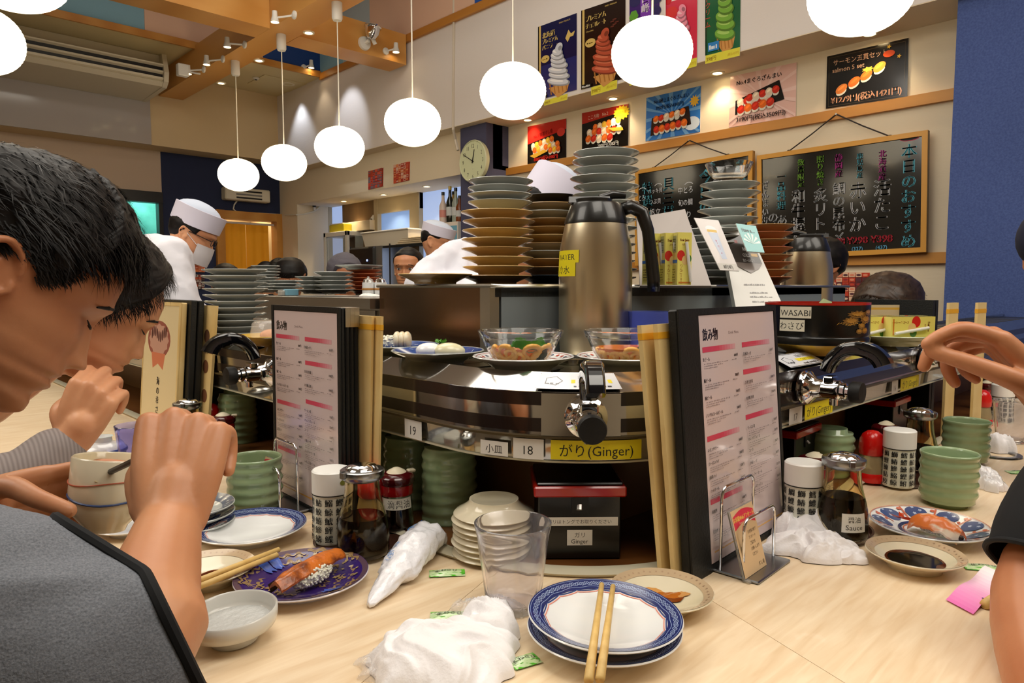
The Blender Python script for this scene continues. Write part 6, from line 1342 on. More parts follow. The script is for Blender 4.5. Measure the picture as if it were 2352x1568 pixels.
def pD(c):
    c.rect(0, 0, 1, 1, (232, 190, 180)); [c.poly([(.5, .5), (max(0, min(1, .5 + .8 * math.cos(a))), max(0, min(1, .5 + .8 * math.sin(a)))), (max(0, min(1, .5 + .8 * math.cos(a + .1))), max(0, min(1, .5 + .8 * math.sin(a + .1))))], (240, 206, 198)) for a in [k * .4 for k in range(16)]]
    c.text('No.4まぐろざんまい', .45, .80, .11, (40, 30, 30), sx=.95, bold=.02); c.poly([(.1, .22), (.84, .36), (.76, .74), (.1, .5)], (26, 22, 20)); sushi_row(c, .38, .46, .5, .16, 5, (WH, RD)); sushi_row(c, .52, .54, .5, .15, 5, (RD, WH), .15, 3); sushi_row(c, .42, .33, .56, .16, 5, (RD, OR), .1, 6); c.text('3190円(税込3509円)', .5, .07, .12, (50, 34, 34), sx=.98, bold=.02)
def pE(c):
    c.rect(0, 0, 1, 1, (16, 14, 14)); [c.rect(*q, (70, 60, 46)) for q in ((.03, .03, .97, .04), (.03, .95, .97, .96), (.03, .03, .035, .96), (.965, .03, .97, .96))]; c.text('サーモン五貫セット', .42, .80, .12, (226, 176, 140), sx=.9); c.text('salmon 5 set', .28, .66, .12, (226, 176, 140), sx=.95); c.text('¥1279円(税込1421円)', .5, .08, .15, (232, 170, 134), sx=.9, bold=.03)
    [sushi_row(c, x, y, .15, .15, 1, (q,)) for x, y, q in ((.2, .33, (226, 130, 60)), (.36, .42, OR), (.51, .50, OR), (.67, .60, (230, 140, 50)))]; c.disc(.78, .8, .07, .06, (214, 80, 30), 16); c.disc(.53, .6, .08, .05, YE_, 14, star=.4); c.disc(.9, .72, .03, .04, YE_, 10, star=.5); c.disc(.78, .92, .03, .04, YE_, 10, star=.5)
xq = X2 - .006
poster('small red and black No.1 sushi platter poster', ((1212, 291), (1301, 272), (1301, 361), (1212, 377)), 'x', xq, pA)
poster('red black No.2 sushi poster with yellow star badge', ((1337, 260), (1444, 238), (1443, 334), (1337, 352)), 'x', xq, pB_)
poster('blue No.3 tuna sushi poster with rays', ((1485, 225), (1610, 197), (1608, 303), (1483, 325)), 'x', xq, pC)
poster('pale pink No.4 tuna sushi poster', ((1678, 176), (1830, 143), (1828, 268), (1674, 293)), 'x', xq, pD)
poster('black salmon 5 set poster', ((1900, 130), (2087, 87), (2084, 222), (1897, 250)), 'x', xq, pE)
def collage(seed, cols):
    def f(c):
        R_ = random.Random(seed); c.rect(0, 0, 1, 1, cols[0])
        for i in range(6):
            for j in range(6): c.rect(i / 6 + .01, j / 6 + .01, (i + 1) / 6 - .01, (j + 1) / 6 - .01, R_.choice(cols)); c.disc((i + .5) / 6, (j + .5) / 6, .06, .04, R_.choice(cols), 10)
    return f
cw = [(200, 70, 50), (226, 140, 110), (150, 50, 50), (230, 190, 160), (90, 50, 60)]
poster('small red food picture on the beam above the kitchen window, farther from the clock', ((846, 393), (881, 385), (880, 428), (846, 436)), 'x', XL - .004, collage(1, cw[:1] + [(160, 60, 60), (220, 90, 70), (120, 110, 120)]))
poster('small red food picture above the kitchen window, closer to the clock', ((904, 379), (942, 371), (941, 414), (904, 422)), 'x', XL - .004, collage(2, [(214, 90, 60), (226, 140, 90), (180, 60, 50), (230, 180, 160)]))
poster('red food collage behind the second flask', ((1906, 626), (1998, 626), (1997, 690), (1906, 692)), 'x', xq, collage(3, cw))
for lab, c4, dr in (('white notice on the navy wall beside the masked chef', ((425, 536), (473, 538), (473, 577), (425, 576)), lambda c: (c.rect(0, 0, 1, 1, (206, 204, 214)), c.scribble(.1, .1, .7, .05, (120, 110, 180), 5))), ('orange food poster on the navy wall beside the masked chef', ((424, 584), (470, 586), (470, 625), (424, 624)), collage(5, [(214, 90, 40), (226, 120, 60), (230, 150, 110), (180, 60, 40)])), ('dark food poster at the bottom of the navy wall', ((424, 630), (469, 631), (469, 664), (424, 664)), collage(6, [(110, 70, 60), (220, 200, 190), (200, 90, 60), (50, 40, 44)]))):
    poster(lab, c4, 'y', YL - .004, dr)
# ---- blackboards
bframe = mat('board_frame', (206, 148, 56), .4); bslate = mat('board_slate', (12, 14, 16), .14, coat=.4)
def board(label, cor, draw, apex, hooks, rope_lab):
    xb = X2 - .05; P = [onX(x, y, xb) for x, y in cor]; O, ex, ey, w_, h_ = quad_frame(P); n = Vector((-1, 0, 0)); t = thing('menu_blackboard', label, 'blackboard', tuple(P[3])); A_, B_, C_, D_ = [p - P[3] for p in P]
    mp = lambda u, v: (D_ + (C_ - D_) * u) * (1 - v) + (A_ + (B_ - A_) * u) * v
    MB().loft([[tuple(mp(u, v) + n * e) for u, v in ((0, 0), (1, 0), (1, 1), (0, 1))] for e in (-.015, .004)], caps=True).build('slate', bslate, t)
    fu, fv = .025 / w_, .025 / h_
    for q in (((0, 0), (1, 0), (1, fv), (0, fv)), ((0, 1 - fv), (1, 1 - fv), (1, 1), (0, 1)), ((0, fv), (fu, fv), (fu, 1 - fv), (0, 1 - fv)), ((1 - fu, fv), (1, fv), (1, 1 - fv), (1 - fu, 1 - fv))):
        MB().loft([[tuple(mp(u, v) + n * e) for u, v in q] for e in (-.018, .014)], caps=True).build('frame_rail', bframe, t)
    c = Canvas(w_, h_, .0003); draw(c); c.place('chalk_lettering', t, (0, 0, 0), (1, 0, 0), (0, 1, 0), mat('chalk_marker', attr='Col', rough=.6, emit=.0), lambda x, y, z: mp(x / w_, y / h_) + n * (.0045 + z))
    Ap = onX(apex[0], apex[1], X2 - .03) - P[3]; m = MB()
    for hx, hy in hooks: q = onX(hx, hy, xb) - P[3]; m.tube([tuple(Ap), tuple((Ap + q) / 2 - Vector((0, 0, .004))), tuple(q)], .0035, 6); m.ell(tuple(q), (.008, .012, .008), 8, 6)
    m.build('hanging_string', mat('dark_string', (30, 20, 20), .7), t); MB().cyl(tuple(Ap + Vector((.025, 0, 0))), tuple(Ap - Vector((.006, 0, 0))), .005, 8).build('nail', steel, t); return t
WC, CC, RC_, GC, MC = (206, 208, 214), (96, 190, 214), (220, 50, 70), (130, 190, 60), (200, 60, 160)
def b1(c):
    def V(s, u, v, sz, col): c.text(s, u, v, sz, col, vertical=True, bold=.014)
    V('おすすめ', .92, .93, .13, CC); V('中とろ', .75, .84, .09, WC); V('今日の', .64, .93, .13, CC); V('中とろ旬の鯛炙りえんがわ', .42, .84, .085, WC); V('貝三貫盛', .28, .90, .13, CC); V('（ホッキ貝つぶ貝帆立）', .16, .88, .06, WC); V('特選五貫', .1, .86, .12, CC)
    c.text('大とろ', .035, .70, .08, WC, sx=.7); c.text('中とろ', .04, .56, .08, WC, sx=.7); c.text('赤身', .04, .42, .08, WC, sx=.7); c.text('¥996', .19, .38, .07, RC_, sx=.9); c.text('(1094)', .19, .31, .05, (80, 120, 200))
def b1b(c):
    def V(s, u, v, sz, col): c.text(s, u, v, sz, col, vertical=True, bold=.014)
    V('おすすめ', .93, .95, .13, CC); c.text('（', .78, .80, .12, WC, rot=-1.57); c.text('中とろ', .76, .74, .075, WC, sx=.8); V('今日の', .63, .92, .14, CC); c.text('（', .46, .79, .1, WC, rot=-1.57); c.text('中とろ', .46, .70, .075, WC, sx=.8); c.text('旬の鯛', .46, .58, .07, WC, sx=.8); c.text('炙り', .46, .46, .07, WC); c.text('えんがわ', .46, .34, .06, WC, sx=.7)
    V('貝三貫盛', .31, .90, .14, CC); c.text('（', .19, .82, .1, WC, rot=-1.57); c.text('ホッキ貝', .19, .74, .055, WC, sx=.8); c.text('つぶ貝', .19, .63, .06, WC, sx=.8); c.text('帆立', .19, .52, .07, WC); c.text('¥996', .19, .38, .075, RC_, sx=.9, bold=.03); c.text('(1094)', .19, .31, .05, (80, 120, 200)); V('特選五貫', .10, .92, .15, CC) if False else V('特選五貫', .115, .88, .13, CC)
    c.text('（', .04, .80, .1, WC, rot=-1.57); c.text('大とろ', .045, .68, .07, WC, sx=.62); c.text('中とろ', .045, .54, .07, WC, sx=.62); c.text('赤身', .045, .40, .08, WC, sx=.8); c.text('ねぎとろ', .045, .28, .05, WC, sx=.62)
def b2(c):
    def V(s, u, v, sz, col, gap=1.0, sx=1): c.text(s, u, v, sz, col, vertical=True, bold=.016, gap=gap, sx=sx)
    V('本日のおすすめ', .905, .93, .125, CC, 1.0); c.disc(.905, .955, .05, .022, (190, 60, 90), 20); c.disc(.905, .955, .045, .016, (12, 14, 16), 20); V('本', .905, .93, .125, CC)
    V('活たこ', .765, .66, .15, WC, .98); V('赤いか', .63, .66, .15, WC, .98); V('鯛の昆布〆', .52, .67, .115, WC, .95); V('炙リトロ', .41, .64, .135, WC, .95); V('和牛握り', .27, .65, .135, WC, .95); V('一品料理', .16, .83, .09, CC, 1.0); V('あさりの味噌汁', .085 + .0, .50, .075, WC) if False else V('あさり', .165, .43, .11, WC, .95); V('の味噌汁', .105, .46, .105, WC, .95)
    V('ざんまいサラダ', .055, .76, .085, WC, .98, .75); V('※ハーフサイズあります', .028, .66, .055, WC, .98, .75)
    V('北海道産', .765, .90, .065, MC, 1.0); V('鹿児島産', .64, .90, .055, CC, 1.0); V('静岡産', .52, .92, .07, MC, 1.0); V('照り焼き', .41, .93, .07, GC, 1.0); V('数量限定', .29, .92, .065, GC, 1.0)
    for k, (u, p_, q_) in enumerate(((.765, '¥398', '(437)'), (.63, '¥298', '(327)'), (.50, '¥398', '(437)'), (.38, '¥398', '(437)'), (.26, '¥498', '(547)'), (.13, '¥398', '(437)'))): c.text(p_, u, .105, .085, RC_, bold=.02); c.text(q_, u, .045, .045, (90, 170, 214) if k < 2 else (190, 80, 130))
board('smaller menu blackboard half hidden behind plate stacks and flask', ((1461, 392), (1731, 346), (1726, 600), (1461, 610)), b1b, (1583, 322), ((1500, 386), (1672, 356)), '')
board('large menu blackboard with coloured brush writing beside the blue pillar', ((1741, 358), (2133, 299), (2129, 579), (1743, 598)), b2, (1921, 262), ((1812, 347), (2044, 313)), '')
# ---- clock
cp = onX(1087, 370, 3.598); Rk = 47.5 / 1600 * (cp - EYE).dot(FW) * .99
t = thing('wall_clock', 'round cream wall clock on the slate pillar', 'clock', tuple(cp)); MX = Matrix(((0, 0, -1), (-1, 0, 0), (0, 1, 0))).transposed(); MX = Matrix(((0, 0, -1), (-1, 0, 0), (0, 1, 0))); 
def ck(x, y, z): return (-z, -x, y)
def ckm(mb): mb.v = [ck(*p) for p in mb.v]; return mb
ckm(MB().lathe([(0, -.03), (Rk * .97, -.03), (Rk, -.012), (Rk, .006), (Rk * .955, .012), (Rk * .93, .004), (0, .003)], 56)).build('case', mat('clock_cream', (206, 210, 176), .4), t, smooth=True, ang=40)
c = Canvas(2 * Rk, 2 * Rk, .0001); c.disc(.5, .5, .46, .46, (206, 212, 174), 48)
for k in range(1, 13): a = PI / 2 - k * PI / 6; c.text(str(k), .5 + .36 * math.cos(a), .5 + .36 * math.sin(a) - .045, .13, (70, 70, 56), sx=.9)
c.text('—', .5, .3, .05, (90, 90, 70)); c.place('dial', t, (0, 0, 0), (1, 0, 0), (0, 1, 0), PRINT, lambda x, y, z: ck(x - Rk, y - Rk, z + .0045))
for ang, ln, w, nm in ((.5 + PI / 2 - .75, .55, .016, 'hour_hand'), (PI - .45, .8, .011, 'minute_hand')):
    a = {'hour_hand': PI / 2 - .25, 'minute_hand': PI - .52}[nm]; m = MB(); dx, dy = math.cos(a), math.sin(a); m.loft([[(x, y, z) for x, y in ((-dy * w * Rk * 2 - dx * .1 * Rk, dx * w * Rk * 2 - dy * .1 * Rk), (dy * w * Rk * 2 - dx * .1 * Rk, -dx * w * Rk * 2 - dy * .1 * Rk), (dx * ln * Rk + dy * w * Rk, dy * ln * Rk - dx * w * Rk), (dx * ln * Rk - dy * w * Rk, dy * ln * Rk + dx * w * Rk))] for z in (.0085, .010)], caps=True); ckm(m).build(nm, dark, t)
# cable beside the clock
t = tag(MB().tube([tuple(onX(x, y, X1 - .006)) for x, y in ((1043, 0), (1042, 150), (1041, 298))] + [tuple(onX(x, y, 3.6)) for x, y in ((1046, 320), (1052, 345))], .012, 6).build('cable_cover', mat('cable_white', (206, 196, 180), .6)), 'thin white cable cover running down the wall to the clock', 'cable')
# ---- air conditioner
acw = mat('ac_beige', (214, 204, 180), .5); t = thing('air_conditioner', 'long beige air conditioner hanging under the low ceiling', 'air conditioner', (0, 0, 0)); xr = onY(388, 165, 6.75).x; xl = -2.6
def yz(poly, x0, x1, nm, m): return MB().loft([[(x0, y, z) for y, z in poly], [(x1, y, z) for y, z in poly]], caps=True).build(nm, m, t, smooth=True, ang=30)
z0 = 2.90; yz([(7.41, z0), (6.82, z0 + .015), (6.78, z0 + .05), (6.80, z0 + .06), (6.86, z0 + .13), (6.86, 3.198), (7.41, 3.198)], xl, xr - .04, 'casing', acw)
yz([(7.41, z0 - .004), (6.82, z0 + .008), (6.765, z0 + .05), (6.745, z0 + .13), (6.80, 3.198), (7.41, 3.198)], xr - .04, xr, 'end_cover', acw)
yz([(6.855, z0 + .062), (6.80, z0 + .062), (6.78, z0 + .19), (6.855, z0 + .19)], xl, xr - .042, 'vent_dark', dark)
for k, zz in enumerate((.055, .115, .175)): yz([(6.80 - .02 * k / 2, z0 + zz), (6.775 - .01 * k, z0 + zz + .012), (6.77 - .01 * k, z0 + zz + .03 - .004 * k), (6.80 - .01 * k, z0 + zz + .022)], xl, xr - .041, 'louvre', acw)
o_ = bpy.data.objects['air_conditioner']
# ---- heater on the navy wall, its cord
a, b, c_, d = [onY(x, y, YL - .12) for x, y in ((517, 427), (621, 431), (620, 464), (518, 457))]; t = thing('wall_heater', 'beige louvred air curtain unit over the orange doorway', 'heater', tuple(d)); w_ = b.x - a.x; hh = a.z - d.z
MB().box((0, 0, 0), (w_, .12, hh), bev=.012).build('casing', acw, t)
for k in range(3): MB().box((.12, -.004, hh * (.16 + .26 * k)), (w_ - .1, .002, hh * (.28 + .26 * k)), bev=.001).build('louvre', dark if k != 1 else mat('louvre_grey', (120, 116, 110), .5), t)
pts = [onY(x, y, YL - .02) for x, y in ((546, 459), (538, 470), (536, 480), (543, 486), (560, 488), (600, 490), (648, 493))] + [onX(x, y, XL - .01) for x, y in ((665, 494), (681, 493))] + [onY(x, y, ye - .01) for x, y in ((700, 491), (722, 485), (731, 478), (735, 474))]
tag(MB().tube([tuple(p) for p in pts], .008, 6).build('heater_cable', cord), 'white cord looping from the wall heater along the door frame', 'cord')
p = onY(722, 473, ye - .02); t = thing('small_sensor', 'small black sensor on the recess side wall', 'sensor', tuple(p)); MB().ell((0, 0, 0), (.022, .02, .018), 12, 8).build('lens', dark, t, smooth=True); MB().box((-.012, -.01, -.05), (.012, .02, -.01), bev=.002).build('base', white, t)
# ---- kitchen shelf things by the window
def KX(px, X): return onX(px, 600, X).y
kc = thing('kitchen_sideboard', 'low pale kitchen sideboard below the frosted windows', 'cabinet', (0, 0, 0)); x0 = 3.86; y1, y0 = ye - .1, PY1 + .1
MB().box((x0, y0, .0), (XW - .03, y1, 1.0)).build('body', mat('sideboard_grey', (150, 150, 146), .4), kc); MB().box((x0 - .02, y0, 1.0), (XW - .03, y1, 1.03)).build('worktop', steel, kc)
# glass-door cooler
ya_, yb_ = KX(798, 3.9), KX(744, 3.9); zt_ = onX(798, 529, 3.9).z; t = thing('glass_door_cooler', 'white glass-door cooler with stemmed glasses on the sideboard', 'cooler', (3.9, ya_, 1.03)); H_ = zt_ - 1.03; D_ = .38; Wd = yb_ - ya_
MB().box((.02, 0, 0), (D_, Wd, .05)).build('base', white, t); MB().box((.0, 0, H_ - .05), (D_, Wd, H_), bev=.004).build('top', white, t); MB().box((D_ - .02, 0, .05), (D_, Wd, H_ - .05)).build('back', acw, t)
for yy in (0, Wd - .04): MB().box((0, yy, .0), (.03, yy + .04, H_)).build('door_stile', white, t)
MB().box((.015, .04, .05), (.02, Wd - .04, H_ - .05)).build('door_glass', mat('cooler_glass', (210, 220, 215), .05, alpha=.3), t); MB().box((.1, .0, .05), (D_ - .02, .005, H_ - .05)).build('side_glass', MATS['cooler_glass'], t)
for zz in (.2, .38): MB().box((.03, .04, zz), (D_ - .02, Wd - .04, zz + .008)).build('shelf', white, t)
for k in range(4):
    g_ = thing('stemmed_glass', ('first', 'second', 'third', 'fourth')[k] + ' stemmed glass from the door hinge inside the cooler', 'glass', (3.9 + .12, ya_ + .1 + .09 * k, 1.03 + .05)); MB().lathe([(.03, 0), (.004, .006), (.004, .06), (.03, .09), (.028, .14)], 16).build('glass_body', mat('thin_glass', (220, 230, 235), .05, alpha=.4), g_, smooth=True)
def boxy(name, label, cat, px0, px1, py0, py1, X, D, m, z0=None, bev=.004):
    "a box whose far-left face spans the picture columns, standing on z0"
    Y0, Y1 = onX(px1, 560, X).y, onX(px0, 560, X).y; zt = onX((px0 + px1) / 2, py0, X).z; zb = onX((px0 + px1) / 2, py1, X).z if z0 is None else z0
    t = thing(name, label, cat, (X, Y0, zb)); MB().box((0, 0, 0), (D, Y1 - Y0, zt - zb), bev=bev).build('body', m, t); return t, Y1 - Y0, zt - zb
t, w_, h_ = boxy('yellow_box', 'yellow wrap box on top of the cooler', 'box', 757, 790, 515, 528, 3.92, .1, mat('box_yellow', (206, 190, 40), .4), zt_); MB().box((.0, .02, h_), (.1, w_ - .02, h_ + .01)).build('label', white, t)
t, w_, h_ = boxy('carton_box', 'beige box of paper tissues on top of the cooler', 'box', 792, 850, 508, 528, 4.02, .16, mat('box_beige', (196, 180, 150), .5), zt_); MB().grid(lambda u, v: (.05 + .04 * u, .02 + .08 * v, h_ + .05 * math.sin(PI * v) * (.5 + u)), 6, 6).build('tissue', paperm, t, smooth=True)
# rack, coffee machine, tub, towels
zr = onX(905, 601, 3.8).z; zr = max(zr, 1.25)
ry0, ry1 = KX(1000, 3.83), KX(806, 3.83)
t = thing('wire_rack', 'black wire rack carrying the white tub and folded towels', 'rack', (3.83, ry0, 1.03)); zr2 = onX(880, 565, 3.83).z - 1.03
for yy in (0, (ry1 - ry0) / 2, ry1 - ry0): 
    for xx in (0, .3): MB().cyl((xx, yy, 0), (xx, yy, zr2 + .02), .008, 8).build('post', dark, t)
for zz in (zr2,): 
    m = MB()
    for k in range(9): m.cyl((.0375 * k, 0, zz), (.0375 * k, ry1 - ry0, zz), .003, 6)
    m.box((-.004, 0, zz - .02), (.004, ry1 - ry0, zz)); m.build('wire_shelf', dark, t)
a_, b_ = KX(938, 3.84), KX(832, 3.84); ztb = onX(885, 532, 3.84).z; zz0 = 1.03 + zr2 + .004; t = thing('white_tub', 'white plastic storage tub on the wire rack', 'tub', (3.84, a_, zz0)); hh = max(ztb - zz0, .1)
MB().loft([[(.02, .03, 0), (.25, .03, 0), (.25, b_ - a_ - .03, 0), (.02, b_ - a_ - .03, 0)], [(0, 0, hh), (.28, 0, hh), (.28, b_ - a_, hh), (0, b_ - a_, hh)]], caps=True).build('tub_body', mat('tub_cream', (222, 214, 196), .4), t); MB().box((-.012, -.012, hh), (.29, b_ - a_ + .012, hh + .015), bev=.004).build('lid', white, t)
for k in range(4): t = thing('folded_towel', ('bottom', 'second', 'third', 'top')[k] + ' folded cream towel of the pile on the wire rack', 'towel', (3.85, KX(968, 3.85), zz0 + .016 * k)); MB().box((0, 0, 0), (.22, (KX(908, 3.85) - KX(968, 3.85)) * (1 - .08 * k), .015), bev=.006).build('cloth', mat('towel_cream', (206, 190, 160), .9), t)
t, w_, h_ = boxy('coffee_machine', 'black and steel coffee machine under the white tub', 'machine', 800, 858, 567, 640, 3.80, .3, dark, 1.031, .02); t.children[0].data.materials[0] = dark; MB().box((.02, -.12, .0), (.3, -.002, h_)).build('steel_side', steel, t); 
for k in range(2): MB().ell((-.003, w_ * (.25 + .35 * k), h_ * .72), (.004, .012, .012), 10, 6).build('button_light', mat('button_glow', (150, 170, 255), .5, emit=2), t)
t, w_, h_ = boxy('notice_poster_box', 'white box with red and orange print beside the leaning chef', 'box', 978, 1052, 512, 592, 3.72, .2, paperm, 1.031); c = Canvas(w_, h_, .0001); c.rect(0, 0, 1, 1, (226, 216, 206)); c.disc(.18, .82, .12, .08, (200, 60, 50), 20); c.text('大人気', .45, .7, .1, (206, 80, 50)); c.text('1ℓ', .2, .55, .12, (206, 60, 50)); c.rect(.05, .1, .6, .4, (230, 120, 60)); [c.text('おすすめ', .32, .14 + .08 * k, .07, (230, 220, 120)) for k in range(3)]; c.rect(.6, .75, .98, .95, (110, 170, 200))
c.place('print', t, (-.002, w_, 0), (0, -1, 0), (0, 0, 1)); ztop = 1.031 + h_
for k, (x, hgt, m_, l) in enumerate(((1018, .27, mat('sake_white', (214, 196, 186), .4), 'white labelled sake bottle beside the clock pillar'), (1034, .31, mat('sake_dark', (22, 26, 20), .1, coat=.5), 'tall dark sake bottle beside the clock pillar'), (1047, .29, mat('sake_blue', (150, 160, 150), .2), 'sake bottle with blue label beside the clock pillar'), (1056, .22, mat('sake_amber', (120, 60, 24), .2), 'short amber bottle beside the clock pillar'), (1040, .28, mat('sake_yellow', (190, 150, 30), .4), 'yellow wrapped bottle behind the dark bottle'))):
    yy = onX(x, 500, 3.78 + .07 * (k == 4)).y; t = thing('sake_bottle', l, 'bottle', (3.78 + .08 * (k == 4), yy, ztop)); s_ = hgt / .3
    MB().lathe([(0, 0), (.032, 0), (.033, .01), (.033, .17 * s_), (.014, .22 * s_), (.012, .28 * s_), (0, .28 * s_)], 20).build('bottle_body', m_, t, smooth=True, ang=50); MB().lathe([(.0145, .27 * s_), (.0145, .3 * s_), (0, .3 * s_)], 14).build('cap', dark if k != 1 else mat('cap_gold', (190, 160, 60), .3), t)
    MB().lathe([(.0335, .06 * s_), (.0336, .13 * s_)], 20).build('label', mat('label_%s' % ('rose' if k == 0 else 'pale'), (210, 140, 130) if k == 0 else (200, 204, 206), .5), t)
# ================================================================ people
def skin_m(name, c1, c2): return mat(name, c1, .42, noise=(9, c2, .35, .7), sss=.12, bump=(180, .12, .001))
skinA = skin_m('skin_warm', (204, 146, 106), (184, 120, 82)); skinB = skin_m('skin_light', (222, 166, 126), (206, 140, 102)); skinH = skin_m('skin_hand', (196, 134, 94), (172, 106, 70))
hairm = mat('black_hair', (14, 11, 11), .5, noise=(60, (32, 26, 24), .45, .8), spec=.3); hairb = mat('brown_hair', (42, 28, 20), .4, noise=(50, (70, 50, 36), .4, .8)); uni = mat('white_uniform', (226, 226, 236), .75, bump=(70, .3)); greyk = mat('grey_marl_cotton', (120, 124, 132), .9, noise=(700, (92, 96, 104), .35, .7), bump=(500, .4)); blackt = mat('black_shirt', (12, 14, 18), .85); navyt = mat('navy_cloth', (12, 18, 44), .85); lashm = mat('dark_brow', (18, 12, 10), .6); eyem = mat('eye_white', (226, 220, 214), .15); irism = mat('iris_dark', (26, 16, 12), .1)
def evalmesh(o):
    me = bpy.data.meshes.new_from_object(o.evaluated_get(bpy.context.evaluated_depsgraph_get())); v = [tuple(p.co) for p in me.vertices]; f = [tuple(p.vertices) for p in me.polygons]; bpy.data.meshes.remove(me); return v, f
def skel(V, E_, R, sub=2):
    "limbs grown round a skeleton with the skin modifier"
    me = bpy.data.meshes.new('s'); me.from_pydata([tuple(v) for v in V], E_, []); o = bpy.data.objects.new('s', me); C.objects.link(o); o.modifiers.new('k', 'SKIN'); sv = me.skin_vertices[0].data
    for i, r in enumerate(R): sv[i].radius = r if isinstance(r, tuple) else (r, r); sv[i].use_root = (i == 0)
    m = o.modifiers.new('u', 'SUBSURF'); m.levels = sub; r = evalmesh(o); bpy.data.objects.remove(o); bpy.data.meshes.remove(me); return r
def chain(P, R, n=14):
    "a closed tapering tube with rounded ends"
    P = [Vector(p) for p in P]; d0 = (P[0] - P[1]).normalized(); d1 = (P[-1] - P[-2]).normalized()
    Q, S_ = [], []
    for i in range(len(P) - 1):   # smooth resample
        a, b, c, d = P[max(i - 1, 0)], P[i], P[i + 1], P[min(i + 2, len(P) - 1)]
        for k in range(5):
            t = k / 5; Q.append(.5 * ((2 * b) + (c - a) * t + (2 * a - 5 * b + 4 * c - d) * t * t + (3 * b - a - 3 * c + d) * t ** 3)); S_.append(R[i] + (R[i + 1] - R[i]) * t)
    Q.append(P[-1]); S_.append(R[-1])
    pre = [(Q[0] + d0 * S_[0] * s, S_[0] * math.sqrt(max(0, 1 - s * s)) + 1e-5) for s in (.97, .75, .4)]; post = [(Q[-1] + d1 * S_[-1] * s, S_[-1] * math.sqrt(max(0, 1 - s * s)) + 1e-5) for s in (.4, .75, .97)]
    m = MB(); m.tube([p for p, _ in pre] + Q + [p for p, _ in post], [r for _, r in pre] + S_ + [r for _, r in post], n); return m.v, m.f
def fuse(parts, voxel, name, material, parent, smooth=6, disp=None):
    m = MB()
    for v, f in parts: m.add(v, f)
    me = m.mesh('f', material); o = bpy.data.objects.new('f', me); C.objects.link(o)
    r = o.modifiers.new('r', 'REMESH'); r.mode = 'VOXEL'; r.voxel_size = voxel
    if smooth: q = o.modifiers.new('s', 'SMOOTH'); q.iterations = smooth; q.factor = .5
    v, f = evalmesh(o); bpy.data.objects.remove(o); m = MB().add(v, f)
    me = m.mesh(name, material, smooth=True, ang=180, recalc=False)
    if disp:
        me.update(); N_ = [Vector(p.normal) for p in me.vertices]
        for p, n in zip(me.vertices, N_): p.co += n * disp(p.co)
    if parent is not None:
        iv = parent.matrix_world.inverted() if False else Matrix.Translation(-Vector(parent.location)); me.transform(iv)
    return link(name, me, parent)
def interp(T_, z):
    if z <= T_[0][0]: return T_[0][1]
    for (a, x), (b, y) in zip(T_, T_[1:]):
        if z <= b: t = (z - a) / (b - a); t = t * t * (3 - 2 * t) * .5 + t * .5; return x + (y - x) * t
    return T_[-1][1]
XF = [(-.115, .050), (-.112, .070), (-.104, .082), (-.094, .082), (-.084, .077), (-.076, .084), (-.070, .088), (-.064, .083), (-.058, .090), (-.050, .087), (-.042, .084), (-.02, .084), (0, .082), (.012, .088), (.022, .094), (.05, .091), (.075, .078), (.095, .055), (.108, .028), (.115, .0)]
XB = [(-.115, .0), (-.10, -.015), (-.08, -.045), (-.05, -.068), (-.02, -.084), (0, -.092), (.03, -.099), (.06, -.092), (.085, -.072), (.105, -.036), (.115, -.001)]
WD = [(-.115, .016), (-.108, .030), (-.09, .045), (-.07, .056), (-.045, .064), (-.02, .069), (0, .071), (.03, .077), (.055, .075), (.08, .062), (.1, .040), (.110, .022), (.115, .001)]
def headmesh(fat=1.0, nose=1.0, nz=150, nt=150):
    vs = []; fs = []
    for i in range(nz + 1):
        u = i / nz; z = -.115 + .23 * (.5 - .5 * math.cos(PI * u) * (1) if False else u)
        z = -.115 + .23 * (.5 - .5 * math.cos(PI * u)) * .5 + .23 * u * .5
        xf, xb, w = interp(XF, z), interp(XB, z), interp(WD, z) * fat; cx = xf * .42 + xb * .58 if z < .1 else (xf + xb) / 2
        for k in range(nt):
            a = 2 * PI * k / nt; c, s = math.cos(a), math.sin(a); rx = (xf - cx) if c > 0 else (cx - xb); e = 2.25
            q = (abs(c) ** e + abs(s) ** e) ** (-1 / e); x, y = cx + rx * c * q, w * s * q
            if c > 0:
                g = lambda cy, cz, sy, sz: math.exp(-((abs(y) - cy) / sy) ** 2 - ((z - cz) / sz) ** 2)
                h = 0
                t = max(0, min(1, (.012 - z) / .052)); nr = math.exp(-(y / (.0075 + .007 * t)) ** 2) * (t ** 1.3 if z > -.042 else max(0, 1 - (-.042 - z) / .008) ** 1.2) * (z < .02)
                h += (.006 * math.exp(-(y / .008) ** 2) * math.exp(-((z) / .02) ** 2) + .0255 * nr) * nose
                h += .008 * g(.0135, -.041, .006, .007) * nose
                h -= .009 * g(.030, .002, .015, .010); h += .0045 * g(.030, -.001, .012, .0065)
                h += .004 * g(.030, .021, .018, .006); h += .004 * g(.040, -.028, .02, .02)
                h += .0035 * g(0, -.0575, .021, .0045) + .004 * g(0, -.0735, .018, .005) - .003 * g(0, -.0655, .024, .0022)
                x += h
            vs.append((x, y, z))
    for i in range(nz):
        for k in range(nt): l = (k + 1) % nt; fs.append((i * nt + k, i * nt + l, (i + 1) * nt + l, (i + 1) * nt + k))
    fs.append(tuple(range(nt))[::-1]); fs.append(tuple(range(nz * nt, (nz + 1) * nt))); return vs, fs
